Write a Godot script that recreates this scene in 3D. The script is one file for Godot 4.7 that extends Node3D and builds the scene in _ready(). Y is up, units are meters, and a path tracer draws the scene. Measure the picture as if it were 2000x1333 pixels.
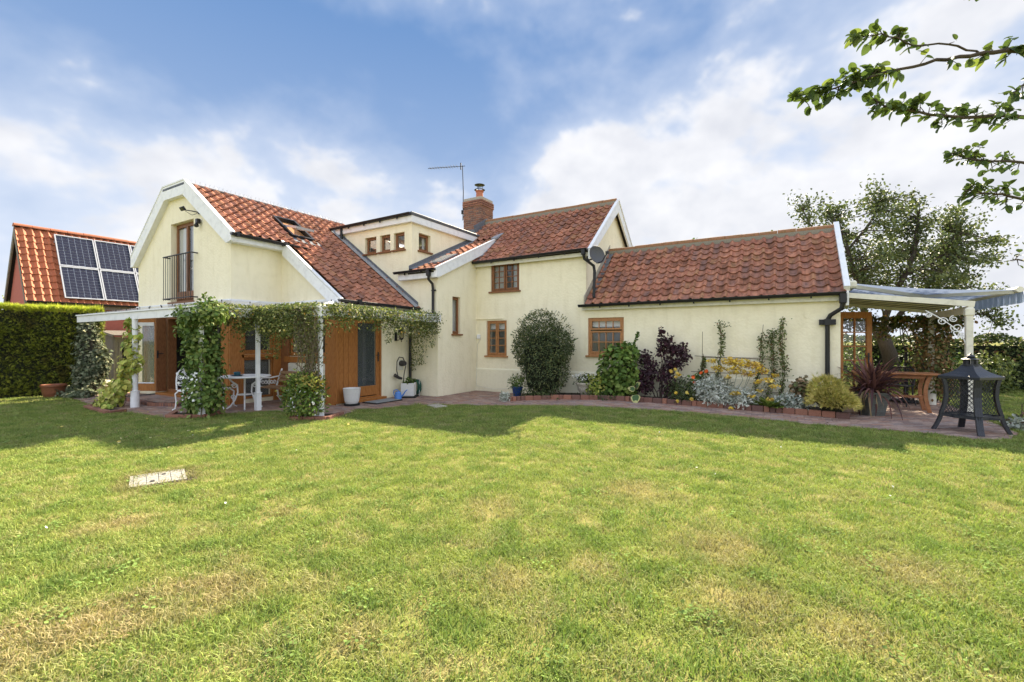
extends Node3D
# A cottage seen from its lawn. x runs along the front walls, y up, -z into the garden; lengths in metres.
# p(u, y, v): u along the front walls (to the right), v away from the camera, square to them.

var rng := RandomNumberGenerator.new()
var M := {}
var taken := {}
var noise_a := FastNoiseLite.new()
var noise_b := FastNoiseLite.new()
const SLOPE := 0.717          # fall of the left wing's roof per metre
const EYE_YAW := 30.85


class MB:
	var V := PackedVector3Array()
	var N := PackedVector3Array()
	var C := PackedColorArray()
	var col := Color.WHITE
	var tinted := false
	var xf := Transform3D.IDENTITY

	func tint(c: Color) -> MB:
		col = c
		tinted = true
		return self

	func tri(a: Vector3, b: Vector3, c: Vector3) -> void:
		var n := (c - a).cross(b - a)
		if n.length_squared() < 1e-16:
			return
		tri_n(a, b, c, n, n, n)

	func tri_n(a: Vector3, b: Vector3, c: Vector3, na: Vector3, nb: Vector3, nc: Vector3) -> void:
		V.append(xf * a); V.append(xf * b); V.append(xf * c)
		N.append((xf.basis * na).normalized()); N.append((xf.basis * nb).normalized()); N.append((xf.basis * nc).normalized())
		C.append(col); C.append(col); C.append(col)

	func quad(a: Vector3, b: Vector3, c: Vector3, d: Vector3) -> void:
		tri(a, b, c)
		tri(a, c, d)

	func fquad(a: Vector3, b: Vector3, c: Vector3, d: Vector3, out: Vector3) -> void:
		if (c - a).cross(b - a).dot(out) + (d - a).cross(c - a).dot(out) >= 0.0:
			quad(a, b, c, d)
		else:
			quad(a, d, c, b)

	func ftri(a: Vector3, b: Vector3, c: Vector3, out: Vector3) -> void:
		if (c - a).cross(b - a).dot(out) >= 0.0:
			tri(a, b, c)
		else:
			tri(a, c, b)

	func box(c: Vector3, s: Vector3, b := Basis()) -> MB:
		var h := s * 0.5
		var q := []
		for i in 8:
			q.append(c + b * Vector3(h.x if i & 1 else -h.x, h.y if i & 2 else -h.y, h.z if i & 4 else -h.z))
		for f in [[0, 1, 3, 2, -b.z], [4, 5, 7, 6, b.z], [0, 2, 6, 4, -b.x], [1, 3, 7, 5, b.x], [0, 1, 5, 4, -b.y], [2, 3, 7, 6, b.y]]:
			fquad(q[f[0]], q[f[1]], q[f[2]], q[f[3]], f[4])
		return self

	# a box whose upper and outer edges are chamfered by e
	func cbox(c: Vector3, s: Vector3, e: float, b := Basis()) -> MB:
		var h := s * 0.5
		var pts := []
		for i in 8:
			var sg := Vector3(1 if i & 1 else -1, 1 if i & 2 else -1, 1 if i & 4 else -1)
			var w := h - Vector3(e, e, e)
			pts.append([c + b * Vector3(sg.x * h.x, sg.y * w.y, sg.z * w.z), c + b * Vector3(sg.x * w.x, sg.y * h.y, sg.z * w.z), c + b * Vector3(sg.x * w.x, sg.y * w.y, sg.z * h.z)])
		for f in [[0, 2, 6, 4, 0], [1, 3, 7, 5, 0], [0, 1, 5, 4, 1], [2, 3, 7, 6, 1], [0, 1, 3, 2, 2], [4, 5, 7, 6, 2]]:
			var m: Vector3 = (pts[f[0]][f[4]] + pts[f[2]][f[4]]) * 0.5 - c
			fquad(pts[f[0]][f[4]], pts[f[1]][f[4]], pts[f[2]][f[4]], pts[f[3]][f[4]], m)
		for e2 in [[0, 1, 1, 2], [2, 3, 1, 2], [4, 5, 1, 2], [6, 7, 1, 2], [0, 2, 0, 2], [1, 3, 0, 2], [4, 6, 0, 2], [5, 7, 0, 2], [0, 4, 0, 1], [1, 5, 0, 1], [2, 6, 0, 1], [3, 7, 0, 1]]:
			var m2: Vector3 = (pts[e2[0]][e2[2]] + pts[e2[1]][e2[3]]) * 0.5 - c
			fquad(pts[e2[0]][e2[2]], pts[e2[1]][e2[2]], pts[e2[1]][e2[3]], pts[e2[0]][e2[3]], m2)
		for i in 8:
			ftri(pts[i][0], pts[i][1], pts[i][2], pts[i][0] - c)
		return self

	# a squared bar from a to b: w across, h towards up
	func beam(a: Vector3, b: Vector3, w: float, h: float, up := Vector3.UP) -> MB:
		var d := b - a
		var l := d.length()
		if l < 1e-6:
			return self
		var x := d / l
		var side := x.cross(up)
		if side.length() < 1e-4:
			side = x.cross(Vector3.RIGHT)
		side = side.normalized()
		var u2 := side.cross(x).normalized()
		box((a + b) * 0.5, Vector3(l, h, w), Basis(x, u2, x.cross(u2)))
		return self

	func tube(pts: Array, r0: float, r1: float, n := 6, caps := true) -> MB:
		var rings := []
		var prev := Vector3.ZERO
		for i in pts.size():
			var t: Vector3
			if i == 0:
				t = pts[1] - pts[0]
			elif i == pts.size() - 1:
				t = pts[i] - pts[i - 1]
			else:
				t = (pts[i + 1] - pts[i]).normalized() + (pts[i] - pts[i - 1]).normalized()
			t = t.normalized()
			var s := prev - t * prev.dot(t)
			if s.length() < 1e-3:
				s = t.cross(Vector3.UP if absf(t.y) < 0.9 else Vector3.RIGHT)
			s = s.normalized()
			prev = s
			var o := t.cross(s)
			var r := lerpf(r0, r1, float(i) / (pts.size() - 1))
			var ring := []
			for k in n:
				var a := TAU * k / n
				var d := s * cos(a) + o * sin(a)
				ring.append([pts[i] + d * r, d])
			rings.append(ring)
		for i in rings.size() - 1:
			for k in n:
				var a: Array = rings[i][k]
				var b: Array = rings[i][(k + 1) % n]
				var c: Array = rings[i + 1][(k + 1) % n]
				var d: Array = rings[i + 1][k]
				tri_n(a[0], c[0], b[0], a[1], c[1], b[1])
				tri_n(a[0], d[0], c[0], a[1], d[1], c[1])
		if caps:
			for e in [0, rings.size() - 1]:
				var out: Vector3 = (pts[0] - pts[1]) if e == 0 else (pts[-1] - pts[-2])
				for k in range(1, n - 1):
					ftri(rings[e][0][0], rings[e][k][0], rings[e][k + 1][0], out)
		return self

	# turned shape: prof holds (radius, height)
	func lathe(at: Vector3, prof: Array, n := 16, smooth := true, b := Basis()) -> MB:
		for i in prof.size() - 1:
			var p0: Vector2 = prof[i]
			var p1: Vector2 = prof[i + 1]
			var nn := Vector2(p1.y - p0.y, p0.x - p1.x).normalized()
			for k in n:
				var a0 := TAU * k / n
				var a1 := TAU * (k + 1) / n
				var d0 := Vector3(cos(a0), 0, sin(a0))
				var d1 := Vector3(cos(a1), 0, sin(a1))
				var q := [d0 * p0.x + Vector3(0, p0.y, 0), d1 * p0.x + Vector3(0, p0.y, 0), d1 * p1.x + Vector3(0, p1.y, 0), d0 * p1.x + Vector3(0, p1.y, 0)]
				for j in 4:
					q[j] = at + b * q[j]
				if smooth:
					var n0 := b * (d0 * nn.x + Vector3(0, nn.y, 0))
					var n1 := b * (d1 * nn.x + Vector3(0, nn.y, 0))
					if p0.x > 1e-5:
						tri_n(q[0], q[1], q[2], n0, n1, n1)
					if p1.x > 1e-5:
						tri_n(q[0], q[2], q[3], n0, n1, n0)
				else:
					quad(q[0], q[1], q[2], q[3])
		return self

	# flat outline in t's xy plane (front at z = 0), thickened backwards
	func prism(poly: PackedVector2Array, t: Transform3D, depth: float) -> MB:
		var idx := Geometry2D.triangulate_polygon(poly)
		var z := t.basis.z
		for i in range(0, idx.size(), 3):
			var a := Vector3(poly[idx[i]].x, poly[idx[i]].y, 0)
			var b := Vector3(poly[idx[i + 1]].x, poly[idx[i + 1]].y, 0)
			var c := Vector3(poly[idx[i + 2]].x, poly[idx[i + 2]].y, 0)
			ftri(t * a, t * b, t * c, z)
			var dz := Vector3(0, 0, -depth)
			ftri(t * (a + dz), t * (b + dz), t * (c + dz), -z)
		var turn := -1.0 if Geometry2D.is_polygon_clockwise(poly) else 1.0
		for i in poly.size():
			var a2 := poly[i]
			var b2 := poly[(i + 1) % poly.size()]
			var out := t.basis * (Vector3(b2.y - a2.y, a2.x - b2.x, 0) * turn)
			fquad(t * Vector3(a2.x, a2.y, 0), t * Vector3(b2.x, b2.y, 0), t * Vector3(b2.x, b2.y, -depth), t * Vector3(a2.x, a2.y, -depth), out)
		return self

	func done() -> ArrayMesh:
		var a := []
		a.resize(Mesh.ARRAY_MAX)
		a[Mesh.ARRAY_VERTEX] = V
		a[Mesh.ARRAY_NORMAL] = N
		if tinted:
			a[Mesh.ARRAY_COLOR] = C
		var m := ArrayMesh.new()
		if V.size():
			m.add_surface_from_arrays(Mesh.PRIMITIVE_TRIANGLES, a)
		return m


func p(u: float, y: float, v: float) -> Vector3:
	return Vector3(u, y, -v)


func gh(u: float, v: float) -> float:
	return 0.09 * smoothstep(-6.5, -3.5, u) * smoothstep(5.0, 8.5, v)


func R(a: float, b: float) -> float:
	return rng.randf_range(a, b)


func lin(r: float, g: float, b: float) -> Color:
	return Color(r, g, b)


func numbered(called: String, parent: Node) -> String:
	var key := str(parent.get_instance_id()) + called
	var n: int = taken.get(key, 0)
	taken[key] = n + 1
	return called if n == 0 else "%s_%03d" % [called, n]


func thing(called: String, label: String, category: String, at := Vector3.ZERO, turn := 0.0, group := "") -> Node3D:
	var o := Node3D.new()
	o.name = numbered(called, self)
	add_child(o, true)
	o.position = at
	o.rotation.y = turn
	return tag(o, label, category, group)


func tag(o: Node3D, label: String, category: String, group := "") -> Node3D:
	o.set_meta("label", label)
	o.set_meta("category", category)
	if group:
		o.set_meta("group", group)
	return o


func part(called: String, shape: Variant, m: Material, parent: Node, label := "") -> MeshInstance3D:
	var o := MeshInstance3D.new()
	o.mesh = shape.done() if shape is MB else shape
	o.material_override = m
	o.name = numbered(called, parent)
	parent.add_child(o, true)
	if label:
		o.set_meta("label", label)
	return o


func struct(called: String, shape: Variant, m: Material) -> MeshInstance3D:
	var o := part(called, shape, m, self)
	o.set_meta("kind", "structure")
	return o


func single(called: String, shape: Variant, m: Material, label: String, category: String, group := "") -> MeshInstance3D:
	var o := part(called, shape, m, self)
	tag(o, label, category, group)
	return o


func copy_of(o: Node3D, label: String, at: Vector3, turn := 0.0) -> Node3D:
	var c: Node3D = o.duplicate()
	c.name = numbered(String(o.name), self)
	add_child(c, true)
	c.position = at
	c.rotation.y = turn
	c.set_meta("label", label)
	return c


func scatter(called: String, mesh: Mesh, m: Material, xfs: Array, cols: PackedColorArray, parent: Node, stuff := true) -> MultiMeshInstance3D:
	var mm := MultiMesh.new()
	mm.transform_format = MultiMesh.TRANSFORM_3D
	mm.use_colors = true
	mm.mesh = mesh
	mm.instance_count = xfs.size()
	for i in xfs.size():
		mm.set_instance_transform(i, xfs[i])
		mm.set_instance_color(i, cols[i])
	var o := MultiMeshInstance3D.new()
	o.multimesh = mm
	o.material_override = m
	o.name = numbered(called, parent)
	parent.add_child(o, true)
	if stuff:
		o.set_meta("kind", "stuff")
	return o


func noise_tex(freq: float, ramp: Array, size := 512, type := FastNoiseLite.TYPE_SIMPLEX_SMOOTH, octaves := 4, normal := false, bump := 4.0, sd := 1) -> NoiseTexture2D:
	var n := FastNoiseLite.new()
	n.noise_type = type
	n.frequency = freq
	n.fractal_octaves = octaves
	n.seed = sd
	var t := NoiseTexture2D.new()
	t.width = size
	t.height = size
	t.seamless = true
	t.noise = n
	if normal:
		t.as_normal_map = true
		t.bump_strength = bump
	elif ramp.size():
		var g := Gradient.new()
		var offs := PackedFloat32Array()
		var cs := PackedColorArray()
		for r in ramp:
			offs.append(r[0])
			cs.append(r[1].linear_to_srgb() if r[1] is Color else Color(r[1], r[1], r[1]).linear_to_srgb())
		g.offsets = offs
		g.colors = cs
		t.color_ramp = g
	return t


func mat(called: String, c: Color, rough := 0.8, tex: Texture2D = null, scale := Vector3.ONE, normal: Texture2D = null, nscale := 1.0) -> StandardMaterial3D:
	var m := StandardMaterial3D.new()
	m.resource_name = called
	m.albedo_color = c.linear_to_srgb()
	m.roughness = rough
	m.metallic_specular = 0.4
	if tex or normal:
		m.uv1_triplanar = true
		m.uv1_world_triplanar = true
		m.uv1_scale = scale
	if tex:
		m.albedo_texture = tex
	if normal:
		m.normal_enabled = true
		m.normal_texture = normal
		m.normal_scale = nscale
	M[called] = m
	return m


func tinted(called: String, rough := 0.7, back := Color.BLACK, tex: Texture2D = null, scale := Vector3.ONE) -> StandardMaterial3D:
	var m := mat(called, Color.WHITE, rough, tex, scale)
	m.vertex_color_use_as_albedo = true
	if back != Color.BLACK:
		m.backlight_enabled = true
		m.backlight = back.linear_to_srgb()
		m.metallic_specular = 0.3
		m.cull_mode = BaseMaterial3D.CULL_DISABLED
	return m


func _ready() -> void:
	rng.seed = 20240611
	noise_a.seed = 5
	noise_a.frequency = 0.35
	noise_a.fractal_octaves = 4
	noise_b.seed = 11
	noise_b.frequency = 1.6
	noise_b.fractal_octaves = 3
	var cam := Camera3D.new()
	cam.name = "camera"
	add_child(cam)
	cam.position = Vector3(0, 1.5, 0)
	cam.rotation_degrees = Vector3(0, EYE_YAW, 0)
	cam.keep_aspect = Camera3D.KEEP_HEIGHT
	cam.fov = rad_to_deg(2.0 * atan(666.5 / 879.0))
	cam.near = 0.05
	cam.far = 900.0
	cam.current = true
	var env := Environment.new()
	env.background_mode = Environment.BG_SKY
	env.tonemap_mode = Environment.TONE_MAPPER_LINEAR
	env.tonemap_exposure = 6.3
	env.sdfgi_enabled = true
	env.ssao_enabled = true
	env.ssil_enabled = true
	var sky := Sky.new()
	var pano := PanoramaSkyMaterial.new()
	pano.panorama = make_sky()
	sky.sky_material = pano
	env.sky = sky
	var we := WorldEnvironment.new()
	we.name = "sky"
	we.environment = env
	add_child(we)
	var sun := DirectionalLight3D.new()
	sun.name = "sun"
	sun.light_energy = 1.0
	sun.light_color = Color(1.0, 0.94, 0.83)
	sun.light_angular_distance = 0.6
	sun.shadow_enabled = true
	add_child(sun)
	sun.look_at_from_position(Vector3.ZERO, Vector3(0.06, -1.0, 1.3), Vector3.UP)
	make_materials()
	make_meshes()
	build_ground()
	build_paving()
	build_left_wing()
	build_main()
	build_extension()
	build_outbuilding()
	build_pergola()
	build_veranda()
	build_fixtures()
	build_furniture()
	build_pots()
	build_fire_pit()
	build_hedges()
	build_trees()
	build_plants()
	build_climbers()
	build_near_branches()
	build_grass()


# Air and clouds, plus fill light added outside the view. Values are what the sky gives off before the exposure.
func make_sky() -> ImageTexture:
	var w := 2048
	var h := 1024
	var im := Image.create(w, h, false, Image.FORMAT_RGBF)
	var f1 := FastNoiseLite.new()
	f1.seed = 3
	f1.frequency = 1.5
	f1.fractal_octaves = 7
	f1.fractal_gain = 0.57
	var f2 := FastNoiseLite.new()
	f2.seed = 21
	f2.frequency = 0.9
	f2.fractal_octaves = 4
	# banks of cloud and clear gaps: azimuth, height, half width, half height (degrees), weight
	var lobes := [
		[8, 12, 24, 13, 0.55], [12, 30, 9, 6, 0.3], [-22, 21, 8, 5, 0.42], [-10, 16, 14, 9, 0.4], [-52, 6, 30, 9, 0.42], [-66, 14, 14, 6, 0.24], [-84, 17, 9, 4, 0.16], [-56, 20, 15, 6, 0.20], [-66, 30, 22, 9, -0.24], [-36, 13, 18, 6, 0.20],
		[-41, 27, 13, 9, -0.34], [-33, 17, 7, 6, -0.28], [-66, 34, 16, 8, -0.25], [-75, 28, 8, 6, -0.18], [-14, 36, 7, 5, -0.25], [16, 37, 10, 5, -0.16], [-50, 38, 9, 4, 0.16],
	]
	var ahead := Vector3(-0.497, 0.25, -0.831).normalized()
	var top := Color(0.022, 0.0475, 0.099)
	var low := Color(0.110, 0.131, 0.162)
	for y in h:
		var el := 90.0 - (y + 0.5) / h * 180.0
		if el < -2.0:
			im.fill_rect(Rect2i(0, y, w, h - y), Color(0.10, 0.11, 0.05))
			break
		var e := deg_to_rad(maxf(el, 0.0))
		var base := low.lerp(top, pow(clampf(sin(e) / 0.62, 0.0, 1.0), 0.62))
		for x in w:
			var az := (x + 0.5) / w * 360.0
			if az > 180.0:
				az -= 360.0
			var a := deg_to_rad(az)
			var d := Vector3(sin(a) * cos(e), sin(e), -cos(a) * cos(e))
			# clouds lie on a layer: stretched towards the horizon
			var q := Vector3(d.x, 0.0, d.z) / (d.y + 0.28)
			var warp := f2.get_noise_2d(q.x * 1.6, q.z * 1.6) * 0.35
			var puff := f1.get_noise_3d(d.x * 3.2 + warp * 0.4, d.y * 5.0, d.z * 3.2)
			var n := f1.get_noise_3d(q.x * 1.1 + warp, 4.0, q.z * 1.1 - warp) * 0.36 + puff * 0.85
			var cover := 0.40
			for l in lobes:
				var dx: float = (az - l[0]) / l[2]
				var dy: float = (el - l[1]) / l[3]
				var g := dx * dx + dy * dy
				if g < 9.0:
					cover += l[4] * exp(-g)
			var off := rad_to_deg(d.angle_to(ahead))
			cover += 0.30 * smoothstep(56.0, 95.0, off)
			var veil := smoothstep(0.06, 0.95, cover + 0.06 + n * 0.42)
			var thick := smoothstep(0.52, 0.92, cover + n * 0.85)
			var haze := exp(-el / 11.0) * 0.85
			var c := base.lerp(Color(0.140, 0.149, 0.167), clampf(veil * 0.62 + haze * 0.5, 0.0, 0.95))
			var grain := clampf(0.5 + 0.9 * f1.get_noise_3d(d.x * 4.0, d.y * 6.0, d.z * 4.0), 0.0, 1.0)
			c = c.lerp(Color(0.166, 0.166, 0.169).lerp(Color(0.124, 0.127, 0.137), grain), thick * 0.92)
			c *= 1.0 + 0.72 * smoothstep(52.0, 92.0, off)  # sky raised overhead and behind the camera, added fill for shaded walls and lawn
			im.set_pixel(x, y, c)
	return ImageTexture.create_from_image(im)


func make_materials() -> void:
	var fine := noise_tex(0.05, [], 512, FastNoiseLite.TYPE_SIMPLEX_SMOOTH, 5, true, 6.0, 4)
	var blot := noise_tex(0.012, [[0.0, lin(0.93, 0.92, 0.90)], [0.3, lin(0.98, 0.98, 0.97)], [0.55, 1.0], [1.0, 1.0]], 512, FastNoiseLite.TYPE_SIMPLEX_SMOOTH, 5)
	mat("render", lin(0.885, 0.81, 0.60), 0.9, blot, Vector3.ONE * 0.45, fine, 0.22)
	var streak := noise_tex(0.02, [[0.0, lin(0.93, 0.925, 0.90)], [0.30, lin(0.985, 0.98, 0.97)], [0.5, 1.0], [1.0, 1.0]], 512, FastNoiseLite.TYPE_SIMPLEX_SMOOTH, 5, false, 0.0, 51)
	M.render.detail_enabled = true
	M.render.detail_albedo = streak
	M.render.detail_blend_mode = BaseMaterial3D.BLEND_MODE_MUL
	M.render.detail_uv_layer = BaseMaterial3D.DETAIL_UV_2
	M.render.uv2_triplanar = true
	M.render.uv2_world_triplanar = true
	M.render.uv2_scale = Vector3(0.45, 0.07, 0.45)
	mat("render_plinth", lin(0.83, 0.78, 0.59), 0.92, blot, Vector3.ONE * 1.3, fine, 0.6)
	mat("white", lin(0.82, 0.82, 0.82), 0.55, noise_tex(0.02, [[0.0, 0.86], [0.5, 1.0], [1.0, 1.0]], 256), Vector3.ONE * 0.8)
	mat("white_iron", lin(0.80, 0.80, 0.80), 0.45)
	mat("cream_paint", lin(0.72, 0.69, 0.58), 0.6, noise_tex(0.02, [[0.0, 0.8], [0.5, 1.0], [1.0, 1.0]], 256), Vector3.ONE)
	var grain := noise_tex(0.02, [[0.0, lin(0.55, 0.45, 0.38)], [0.42, lin(0.85, 0.8, 0.76)], [0.6, 1.0], [1.0, lin(1.1, 1.12, 1.1)]], 512, FastNoiseLite.TYPE_SIMPLEX_SMOOTH, 5, false, 0.0, 8)
	mat("oak", lin(0.40, 0.165, 0.045), 0.42, grain, Vector3(5.0, 0.5, 5.0))
	mat("oak_pale", lin(0.44, 0.215, 0.085), 0.5, grain, Vector3(5.0, 0.6, 5.0))
	mat("oak_dark", lin(0.25, 0.11, 0.045), 0.5, grain, Vector3(5.0, 0.6, 5.0))
	mat("teak", lin(0.38, 0.17, 0.075), 0.5, grain, Vector3(0.8, 4.0, 4.0))
	mat("bench_wood", lin(0.30, 0.185, 0.10), 0.7, grain, Vector3(0.8, 5.0, 5.0))
	mat("old_wood", lin(0.23, 0.20, 0.165), 0.9, noise_tex(0.03, [[0.0, 0.45], [0.5, 0.9], [1.0, 1.25]], 256, FastNoiseLite.TYPE_SIMPLEX_SMOOTH, 4), Vector3(6.0, 0.6, 6.0))
	mat("black_plastic", lin(0.018, 0.018, 0.02), 0.35)
	mat("black_iron", lin(0.022, 0.023, 0.026), 0.5)
	mat("cast_iron", lin(0.05, 0.052, 0.06), 0.42, noise_tex(0.06, [[0.0, 0.6], [0.5, 1.0], [1.0, 1.4]], 256), Vector3.ONE * 3.0, noise_tex(0.2, [], 256, FastNoiseLite.TYPE_SIMPLEX, 3, true, 3.0), 0.3)
	M.cast_iron.metallic = 0.35
	mat("lead", lin(0.15, 0.16, 0.18), 0.55, noise_tex(0.03, [[0.0, 0.6], [0.6, 1.0], [1.0, 1.5]], 256), Vector3.ONE * 2.0)
	mat("lead_pale", lin(0.34, 0.35, 0.37), 0.5, noise_tex(0.03, [[0.0, 0.6], [0.6, 1.0], [1.0, 1.2]], 256), Vector3.ONE * 2.0)
	mat("mortar", lin(0.27, 0.245, 0.20), 0.95, noise_tex(0.06, [[0.0, lin(0.5, 0.45, 0.3)], [0.5, 1.0], [1.0, 1.2]], 256), Vector3.ONE * 3.0)
	var lichen := noise_tex(0.022, [[0.0, lin(0.30, 0.32, 0.36)], [0.28, lin(0.52, 0.56, 0.62)], [0.45, lin(0.88, 0.92, 0.96)], [0.6, 1.0], [0.76, lin(1.0, 1.08, 1.06)], [0.88, lin(1.0, 1.35, 1.1)], [1.0, lin(1.0, 1.6, 1.15)]], 512, FastNoiseLite.TYPE_SIMPLEX_SMOOTH, 6, false, 0.0, 14)
	tinted("tile", 0.95, Color.BLACK, lichen, Vector3.ONE * 0.55)
	tinted("tile_clean", 0.7, Color.BLACK, noise_tex(0.02, [[0.0, 0.75], [0.5, 1.0], [1.0, 1.08]], 256, FastNoiseLite.TYPE_SIMPLEX_SMOOTH, 4), Vector3.ONE * 0.8)
	M.tile.metallic_specular = 0.15
	mat("underlay", lin(0.03, 0.025, 0.022), 0.9)
	tinted("brick", 0.9, Color.BLACK, noise_tex(0.05, [[0.0, 0.6], [0.5, 1.0], [1.0, 1.25]], 256), Vector3.ONE * 4.0)
	tinted("paver", 0.85, Color.BLACK, noise_tex(0.03, [[0.0, lin(0.6, 0.6, 0.58)], [0.5, 1.0], [1.0, lin(1.3, 1.28, 1.25)]], 512, FastNoiseLite.TYPE_SIMPLEX_SMOOTH, 5), Vector3.ONE * 1.1)
	mat("joint", lin(0.085, 0.07, 0.058), 0.95, noise_tex(0.05, [[0.0, 0.5], [1.0, 1.4]], 256), Vector3.ONE * 2.0)
	mat("soil", lin(0.045, 0.032, 0.022), 0.95, noise_tex(0.05, [[0.0, 0.4], [1.0, 1.6]], 256), Vector3.ONE * 3.0)
	var turf := noise_tex(0.018, [[0.0, lin(0.10, 0.14, 0.03)], [0.4, lin(0.19, 0.21, 0.055)], [0.62, lin(0.27, 0.25, 0.09)], [1.0, lin(0.34, 0.28, 0.13)]], 1024, FastNoiseLite.TYPE_SIMPLEX_SMOOTH, 6, false, 0.0, 33)
	mat("turf", lin(0.72, 0.72, 0.72), 1.0, turf, Vector3.ONE * 0.13)
	M.turf.metallic_specular = 0.1
	tinted("blade", 0.75, lin(0.55, 0.6, 0.4))
	tinted("leaf", 0.55, lin(0.42, 0.46, 0.3))
	tinted("leaf_dull", 0.8, lin(0.25, 0.25, 0.2))
	tinted("clover", 1.0, lin(0.3, 0.32, 0.2))
	M.clover.metallic_specular = 0.0
	tinted("petal", 0.7, lin(0.3, 0.3, 0.3))
	tinted("bark", 0.95, Color.BLACK, noise_tex(0.04, [[0.0, 0.4], [0.5, 1.0], [1.0, 1.5]], 256), Vector3(3.0, 0.8, 3.0))
	var gl := mat("glass", lin(0.6, 0.7, 0.7), 0.02)
	gl.albedo_color = Color(0.75, 0.8, 0.8, 0.06)
	gl.transparency = BaseMaterial3D.TRANSPARENCY_ALPHA
	gl.metallic_specular = 0.5
	var pc := mat("polycarbonate", lin(0.8, 0.82, 0.82), 0.55)
	pc.backlight_enabled = true
	pc.backlight = Color(0.9, 0.9, 0.9)
	var rg := mat("roof_glass", lin(0.6, 0.7, 0.7), 0.08)
	rg.albedo_color = Color(0.85, 0.88, 0.88, 0.10)
	rg.transparency = BaseMaterial3D.TRANSPARENCY_ALPHA
	mat("room_shade", lin(0.055, 0.05, 0.045), 0.95)  # near-black: the dimness indoors is put into this colour
	mat("blind", lin(0.72, 0.72, 0.70), 0.9)
	mat("curtain", lin(0.45, 0.45, 0.42), 0.95)
	mat("red_render", lin(0.42, 0.13, 0.10), 0.9, blot, Vector3.ONE * 0.7, fine, 0.3)
	mat("solar_cell", lin(0.016, 0.017, 0.036), 0.3)
	mat("alu", lin(0.48, 0.49, 0.51), 0.4)
	M.alu.metallic = 0.4
	mat("terracotta", lin(0.24, 0.09, 0.045), 0.45, noise_tex(0.03, [[0.0, 0.6], [1.0, 1.2]], 256), Vector3.ONE * 2.0)
	mat("chimney_pot", lin(0.40, 0.15, 0.09), 0.8)
	mat("blue_plastic", lin(0.10, 0.25, 0.62), 0.4)
	mat("blue_glaze", lin(0.02, 0.05, 0.16), 0.3)
	mat("teal_glaze", lin(0.02, 0.10, 0.14), 0.3)
	mat("green_hose", lin(0.01, 0.07, 0.045), 0.4)
	mat("hose_brown", lin(0.05, 0.045, 0.042), 0.5)
	mat("stone", lin(0.42, 0.38, 0.31), 0.95, noise_tex(0.04, [[0.0, lin(0.45, 0.42, 0.36)], [0.5, 1.0], [1.0, 1.15]], 256), Vector3.ONE * 3.0)
	mat("concrete", lin(0.32, 0.305, 0.27), 0.95, noise_tex(0.04, [[0.0, lin(0.35, 0.34, 0.26)], [0.5, 0.9], [1.0, 1.15]], 256), Vector3.ONE * 3.0)
	mat("zinc", lin(0.16, 0.17, 0.155), 0.5, noise_tex(0.03, [[0.0, 0.6], [1.0, 1.3]], 256), Vector3.ONE * 3.0)
	M.zinc.metallic = 0.3
	mat("white_glaze", lin(0.70, 0.69, 0.66), 0.5, noise_tex(0.03, [[0.0, 0.85], [1.0, 1.0]], 256), Vector3.ONE * 3.0)
	mat("rubber", lin(0.02, 0.02, 0.02), 0.8)
	mat("slate_mat", lin(0.30, 0.31, 0.31), 0.9, noise_tex(0.05, [[0.0, 0.6], [1.0, 1.2]], 256), Vector3.ONE * 4.0)
	mat("ridge", lin(0.30, 0.14, 0.075), 0.9, noise_tex(0.03, [[0.0, lin(0.55, 0.75, 0.5)], [0.4, lin(0.85, 0.95, 0.8)], [0.6, 1.0], [1.0, lin(1.2, 1.0, 0.95)]], 256), Vector3.ONE * 1.5)
	mat("ridge_clean", lin(0.36, 0.125, 0.065), 0.8)
	var aw := mat("awning_cloth", lin(0.15, 0.18, 0.23), 0.85)
	aw.backlight_enabled = true
	aw.backlight = Color(0.45, 0.5, 0.6)
	var aw2 := mat("awning_stripe", lin(0.28, 0.32, 0.38), 0.85)
	aw2.backlight_enabled = true
	aw2.backlight = Color(0.45, 0.5, 0.6)
	var ls := mat("canopy_panel", lin(0.075, 0.095, 0.085), 0.6)
	ls.backlight_enabled = true
	ls.backlight = Color(0.1, 0.11, 0.1)
	mat("cane", lin(0.16, 0.12, 0.08), 0.8)
	var lamp := mat("lantern_glass", lin(0.7, 0.6, 0.4), 0.15)
	lamp.albedo_color = Color(0.85, 0.78, 0.6, 0.25)
	lamp.transparency = BaseMaterial3D.TRANSPARENCY_ALPHA


var tiles := []
var tiles_clean := []
var ridge_mesh := []
var bricks := []
var pavers := []
var leafs := {}
var tufts := []
var house: Node3D


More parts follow.
